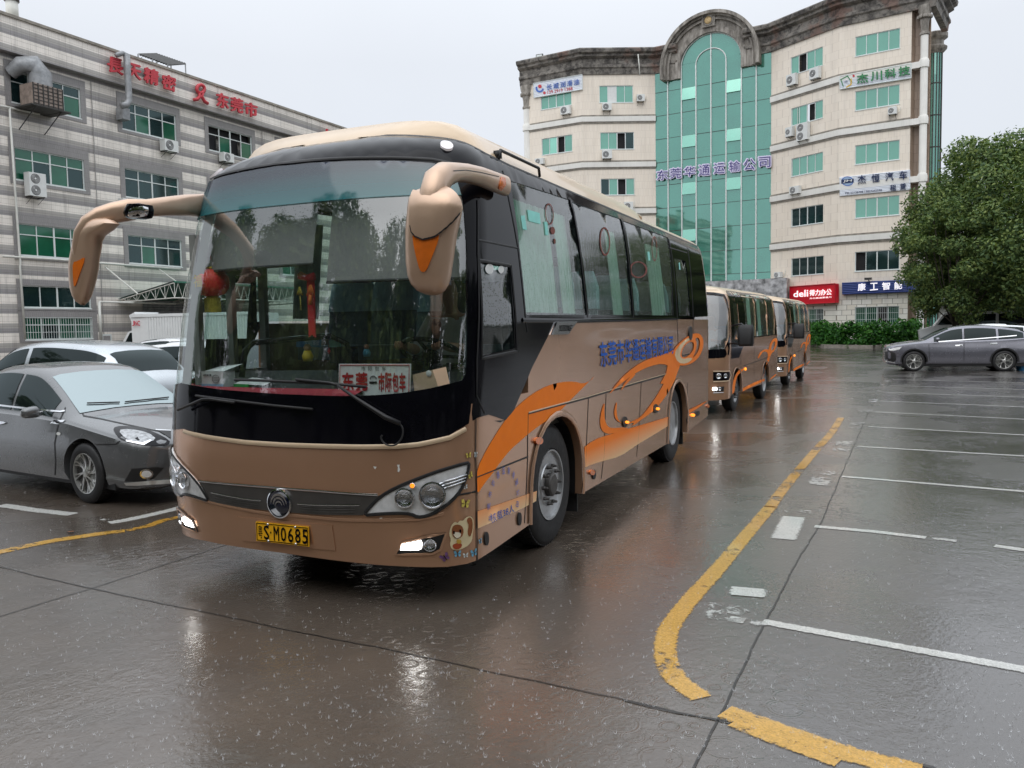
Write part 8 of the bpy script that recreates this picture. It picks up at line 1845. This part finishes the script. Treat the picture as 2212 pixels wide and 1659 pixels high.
text_on('lantern_character', '福', [Vector((-rr * .3, -rr * 1.0, rr * .4)), Vector((rr * .3, -rr * 1.0, rr * .4)), Vector((rr * .3, -rr * 1.03, -rr * .3)), Vector((-rr * .3, -rr * 1.03, -rr * .3))], (0, -1, 0), pm('gilt_ink', (.7, .5, .05, 1), .4), ln_, off=.01, bold=.02, world=False)
ta = thing('ribbon_charm', 'long red ribbon charm with orange tassels hanging from the blind', 'charm', tuple(at('T', (888, 830), .40))); mb = MB()
a, b = at('T', (866, 850), .40), at('T', (905, 850), .40); c, d = at('T', (914, 1175), .40), at('T', (878, 1175), .40); V = [a, b, c, (c + d) / 2 + Vector((0, 0, .02)), d]; mb.add(V + [v + Vector((0, .012, 0)) for v in V], [(0, 1, 2, 3, 4), (9, 8, 7, 6, 5)] + [(i, (i + 1) % 5, 5 + (i + 1) % 5, 5 + i) for i in range(5)]); RR = pm('red_ribbon', (.62, .02, .03, 1), .6, 0, .1, 15); mb.build('ribbon', RR, ta, world=True)
p = at('T', (870, 838), .40); MB().tube([at('T', (832, 832), .39), at('T', (868, 845), .38), at('T', (908, 838), .39)], [.03, .022, .03], 8).build('bow', RR, ta, True, world=True)
OT = pm('orange_tassel', (.8, .22, .04, 1), .7); mb = MB()
for dx in (-12, -6, 0, 6, 12): mb.tube([at('T', (888, 885), .37), at('T', (888 + dx * 2, 945), .37)], [.008, .003], 5)
mb.tube([at('T', (888, 940), .37), at('T', (886, 995), .37)], [.012, .016], 6); mb.build('tassel', OT, ta, True, world=True)
mb = MB()
for dx in (-10, -5, 0, 5, 10): mb.tube([at('T', (828, 895), .39), at('T', (828 + dx * 1.7, 942), .39)], [.006, .003], 5)
mb.tube([at('T', (830, 945), .39), at('T', (836, 1025), .39)], .004, 4); mb.build('tassel', YF_, ta, True, world=True)
# route board behind the screen
rb_ = thing('route_board', 'white charter route board with red characters standing at the foot of the coach windscreen', 'sign', tuple(at('V', (480, 930), .15))); YB = .17
Pq = [at('V', p, YB) for p in ((137, 628), (838, 628), (832, 925), (132, 945))]; mb = MB().add(Pq + [v + Vector((0, .012, 0)) for v in Pq], [(0, 1, 2, 3), (7, 6, 5, 4)] + [(i, (i + 1) % 4, 4 + (i + 1) % 4, 4 + i) for i in range(4)]); mb.build('board', pm('board_white', srgb(240, 244, 242), .5, 0, .02), rb_, world=True)
RD2 = pm('board_red', (.45, .012, .02, 1), .5); BK = MT['blackmatte']
def btx(nm, s, qd, mt, bold=.02): return text_on(nm, s, [at('V', p, YB - .003) for p in qd], (0, -1, 0), mt, rb_, off=.001, bold=bold)
for i, ch in enumerate('市际包车'): btx('letter', ch, [(358 + i * 67, 652), (398 + i * 67, 652), (398 + i * 67, 696), (358 + i * 67, 696)], BK, .012)
for i, ch in enumerate('东莞'): btx('letter', ch, [(172 + i * 132, 716), (280 + i * 135, 714), (282 + i * 135, 890), (175 + i * 132, 893)], RD2, .035)
for i, ch in enumerate('市际包车'): btx('letter', ch, [(526 + i * 69, 718), (585 + i * 69, 718), (585 + i * 69, 898), (526 + i * 69, 902)], RD2, .03)
btx('small_lettering', '粤交运 S290', [(175, 908), (388, 904), (388, 932), (175, 938)], BK, .012)
mb = MB(); mb.add([at('V', p, YB - .004) for p in ((435, 800), (512, 800), (512, 822), (435, 822))], [(0, 1, 2, 3)]); mb.build('dash', BK, rb_, world=True)
mb = MB(); mb.tube([at('V', (474 + 30 * math.cos(a), 778 - 30 * math.sin(a)), YB - .006) for a in np.linspace(0, math.pi, 13)], .003, 5); mb.build('emblem_arc', BK, rb_, world=True)
mb = MB(); e4 = [at('V', p, YB - .004) for p in ((148, 640), (828, 640), (822, 915), (143, 935))]; mb.tube([e4[3], e4[0], e4[1], e4[2]], .0028, 4); mb.build('board_border', RD2, rb_, world=True)
cd_ = thing('tan_card', 'plain tan card propped at the foot of the windscreen, right of the route board', 'card', tuple(at('V', (1040, 850), .2))); Pq = [at('V', p, .20) for p in ((860, 735), (1185, 658), (1222, 822), (880, 905))]; MB().add(Pq + [v + Vector((0, .004, 0)) for v in Pq], [(0, 1, 2, 3), (7, 6, 5, 4)] + [(i, (i + 1) % 4, 4 + (i + 1) % 4, 4 + i) for i in range(4)]).build('card', pm('tan_paper', srgb(225, 195, 165), .7), cd_, world=True)
MB().lathe([(.02, 0), (.01, .004)], 14, 0, Matrix.Translation(at('V', (1020, 722), .195)) @ Matrix.Rotation(math.pi / 2, 4, 'X')).build('round_label', MT['whitep'], cd_, world=True)
bx_ = thing('mask_box', 'white carton of face masks on the left of the dashboard with a flap open', 'box', tuple(at('D', (450, 1350), .3))); p0, p1 = at('D', (325, 1350), .26), at('D', (578, 1165), .26); MB().box((p0.x, .26, p0.z), (p1.x, .38, p1.z)).build('carton', MT['white'], bx_, world=True); MB().add([Vector((p0.x + .02, .27, p1.z + .002)), Vector((p1.x, .27, p1.z + .002)), Vector((p1.x + .06, .40, p1.z + .05)), Vector((p0.x + .05, .40, p1.z + .03))], [(0, 1, 2, 3)]).build('flap', MT['white'], bx_, world=True)
MB().box((p0.x, .257, p0.z), (p1.x, .26, p0.z + .022)).build('printed_band', pm('pale_blue_print', srgb(150, 185, 215), .6), bx_, world=True)
text_on('carton_lettering', '活性炭口罩', [at('D', (342, 1195), .255), at('D', (440, 1195), .255), at('D', (440, 1220), .255), at('D', (342, 1220), .255)], (0, -1, 0), BK, bx_, off=.002, bold=.02)
mb = MB(); mb.tube([at('D', (490 + 42 * math.cos(a), 1255 + 48 * math.sin(a)), .254) for a in np.linspace(0, 6.28, 17)], .0018, 4); [mb.tube([at('D', (450, y), .254), at('D', (530, y), .254)], .0014, 4) for y in (1235, 1255, 1275)]; mb.build('mask_picture', MT['steeldark'], bx_, world=True)
for lab, k, pt, y, col, r_ in (('small yellow and red doll sitting on the dashboard, left of the centre', 'D', (1600, 960), .75, (.75, .55, .03, 1), .05), ('small blue and white figure near the steering wheel', 'V', (410, 510), .8, (.1, .4, .55, 1), .035), ('tiny red figure beside the teal card holder on the dashboard', 'D', (1880, 905), .8, (.6, .02, .03, 1), .03)):
    p = at(k, pt, y); d_ = thing('doll', lab, 'doll', tuple(p), 0, 'little figures on the coach dashboard'); mm3 = MB(); loft(mm3, [((0, 0, -r_), (r_ * .7, 0, 0), (0, r_ * .6, 0), 1), ((0, 0, -.2 * r_), (r_ * .9, 0, 0), (0, r_ * .8, 0), 1), ((0, 0, .6 * r_), (r_ * .5, 0, 0), (0, r_ * .5, 0), 1)], 10); mm3.build('body', pm('doll_cloth', col, .5), d_, True); mm3 = MB(); loft(mm3, [((0, 0, .6 * r_), (r_ * .4, 0, 0), (0, r_ * .4, 0), 1), ((0, 0, 1.1 * r_), (r_ * .62, 0, 0), (0, r_ * .6, 0), 1), ((0, 0, 1.6 * r_), (r_ * .3, 0, 0), (0, r_ * .3, 0), 1)], 10); mm3.build('head', MT['skin'], d_, True)
hs_ = thing('card_holder', 'small teal card holder clipped on the dashboard centre', 'holder', tuple(at('D', (1940, 950), .8))); p = at('D', (1940, 950), .8); MB().box((p.x - .04, .78, p.z - .07), (p.x + .04, .82, p.z + .05)).build('holder_body', BK, hs_, world=True); MB().box((p.x - .04, .776, p.z + .05), (p.x + .05, .80, p.z + .1)).build('card', MT['papergreen'], hs_, world=True)
bs_ = thing('blue_notice', 'small blue notice plate hung behind the windscreen above the dolls', 'notice', tuple(at('D', (1615, 815), .8))); Pq = [at('D', p, .85) for p in ((1465, 765), (1765, 768), (1762, 872), (1463, 868))]; MB().add(Pq + [v + Vector((0, .004, 0)) for v in Pq], [(0, 1, 2, 3), (7, 6, 5, 4)]).build('plate', pm('notice_blue', (.02, .12, .26, 1), .5), bs_, world=True)
text_on('notice_lettering', '文明驾驶', [at('D', p, .846) for p in ((1565, 785), (1745, 785), (1745, 850), (1565, 850))], (0, -1, 0), pm('notice_white', (.3, .4, .5, 1), .6), bs_, off=.002, bold=.01)
pp_ = thing('paper_packets', 'packets and green paper lying at the foot of the coach windscreen', 'papers', tuple(at('D', (930, 1330), .3))); p0, p1 = at('D', (755, 1345), .3), at('D', (1110, 1290), .3); MB().box((p0.x, .26, p0.z), (p0.x + (p1.x - p0.x) * .5, .36, p0.z + .02)).build('green_packet', pm('green_packet', (.03, .35, .08, 1), .5), pp_, world=True); mb = MB(); mb.add([Vector((p0.x, .26, p0.z + .024)), Vector((p1.x, .27, p0.z + .012)), Vector((p1.x - .02, .4, p0.z + .04)), Vector((p0.x + .05, .4, p0.z + .06))], [(0, 1, 2, 3)]); mb.build('white_packet', MT['white'], pp_, world=True)

# stickers on the coach
def butterfly(c, s, ang, colr, parent=C_):
    mb = MB(); ca, sa_ = math.cos(ang), math.sin(ang); t0, z0 = SH.px('F', [c])[0]
    for sg in (-1, 1):
        for pts in ([(0, 0), (.5, .85), (.95, .75), (.8, .15)], [(0, 0), (.75, -.1), (.7, -.6), (.35, -.7)]):
            o = [(t0 + s * (sg * x * ca - y * sa_), z0 + s * (sg * x * sa_ + y * ca)) for x, y in pts]; mb.add([SH.pt(a, b, .004) for a, b in o], [tuple(range(4))])
    w_ = mb.build('butterfly_sticker', colr, parent); mb = MB(); mb.tube([SH.pt(t0 + s * sa_ * .6, z0 - s * ca * .6, .006), SH.pt(t0 - s * sa_ * .6, z0 + s * ca * .6, .006)], s * .08, 5); mb.build('sticker_body', MT['black'], w_)
ye = pm('sticker_yellow', srgb(205, 190, 90), .4, 0, .3, 60); bl2 = pm('sticker_blue', srgb(110, 175, 205), .4, 0, .3, 60); pu = pm('sticker_purple', srgb(110, 75, 125), .4, 0, .3, 60); pw = pm('sticker_white', srgb(205, 215, 215), .4, 0, .3, 60)
for c, s, a, m in (((1655, 288), .022, .1, ye), ((1692, 285), .022, -.1, pw), ((1664, 392), .024, .4, ye), ((1640, 452), .017, .2, pw), ((1640, 540), .034, -.2, ye), ((1716, 735), .022, .1, bl2), ((1536, 818), .032, .5, pu), ((1600, 800), .026, 0, bl2), ((1642, 808), .020, 0, pw), ((1683, 795), .030, .1, bl2)): butterfly(c, s, a, m)
sq = [(1600, 640), (1610, 625), (1628, 628), (1640, 612), (1660, 602), (1678, 615), (1682, 650), (1676, 690), (1672, 730), (1655, 755), (1630, 770), (1600, 782), (1570, 776), (1560, 750), (1566, 725), (1556, 700), (1562, 665), (1575, 640), (1588, 632)]
s0 = SH.patch('squirrel_sticker', smooth_loop(SH.px('F', sq), 1), pm('sticker_cream', srgb(225, 210, 170), .4), C_, off=.004, step=.05)
def spot(pts, m, off, it=1): SH.patch('sticker_patch', smooth_loop(SH.px('F', pts), it), m, s0, off=off, step=.05)
br_ = pm('sticker_brown', srgb(140, 84, 48), .4, 0, .2, 50); rd3 = pm('sticker_russet', srgb(165, 72, 40), .4); dk = MT['black']
spot([(1648, 612), (1664, 608), (1676, 630), (1674, 680), (1660, 715), (1648, 690), (1656, 650), (1646, 632)], br_, .006); spot([(1570, 660), (1590, 645), (1620, 650), (1632, 680), (1622, 712), (1590, 720), (1570, 700)], br_, .006); spot([(1574, 690), (1592, 684), (1618, 690), (1612, 712), (1590, 718)], pm('sticker_pale', srgb(240, 232, 210), .4), .0075)
spot([(1574, 682), (1582, 676), (1586, 690), (1578, 698)], dk, .009); spot([(1606, 672), (1616, 670), (1618, 686), (1608, 690)], dk, .009); spot([(1570, 752), (1600, 740), (1625, 748), (1612, 772), (1582, 776)], rd3, .0075); spot([(1590, 725), (1615, 722), (1620, 742), (1598, 748)], pm('sticker_gold', srgb(200, 160, 70), .4), .008)
# ------------------------------------------------------------------ rain hitting the ground
t = NT('splash_water'); t.t.nodes.remove(t.b); df = t.n('BsdfDiffuse', i_0=(.85, .87, .9, 1)); tr = t.n('BsdfTransparent'); ms = t.n('MixShader', i_0=.30); t.l(tr.outputs[0], ms.inputs[1]); t.l(df.outputs[0], ms.inputs[2]); t.l(ms.outputs[0], t.o.inputs[0]); MT['splash'] = t.m
rng = np.random.default_rng(9); tri = []; N_ = 6500
for i in range(N_):
    u = rng.uniform(-50, 2260); v = 770 + 900 * rng.uniform(0, 1) ** 1.25; g = G(u, v)
    if (g - CAM).length > 34: continue
    if -2.5 < g.x < 0.02 and .1 < g.y < 8.5: continue
    s = rng.uniform(.004, .012); k = rng.integers(3, 6)
    for j in range(k):
        a = rng.uniform(0, 6.28); r0 = s * .5; h = s * rng.uniform(.4, 1.7); o = s * rng.uniform(.4, 1.5); w_ = s * .18
        c, d = math.cos(a), math.sin(a); tri += [(g.x + r0 * c - w_ * d, g.y + r0 * d + w_ * c, .005), (g.x + r0 * c + w_ * d, g.y + r0 * d - w_ * c, .005), (g.x + (r0 + o) * c, g.y + (r0 + o) * d, .005 + h)]
    a = rng.uniform(0, 6.28, 2)
sp = fast_mesh('rain_splashes', np.array(tri), MT['splash'], None, 3); tag(sp, kind='stuff')
# fallen leaf
p = G(*q('C', [(392, 1495)])[0]); lf_ = thing('fallen_leaf', 'single orange fallen leaf on the wet ground by the yellow line', 'leaf', (p.x, p.y, .006)); MB().add([(-.05, 0, 0), (0, -.02, .008), (.05, 0, .014), (0, .025, .006)], [(0, 1, 2, 3)]).build('leaf', pm('orange_leaf', (.35, .10, .02, 1), .5), lf_)
bk_ = G(2205, 800); bkt = thing('bucket', 'blue plastic bucket at the right edge behind the SUV', 'bucket', (bk_.x, bk_.y, 0)); MB().lathe([(.13, 0), (.17, .34), (.18, .35), (.165, .35), (.13, .03), (.01, .03)], 20).build('bucket_body', pm('blue_plastic', (.05, .25, .5, 1), .4), bkt, True, ang=40); MB().tube([(-.17, 0, .33), (-.12, 0, .5), (.12, 0, .5), (.17, 0, .33)], .006, 5).build('handle', MT['steeldark'], bkt, True)
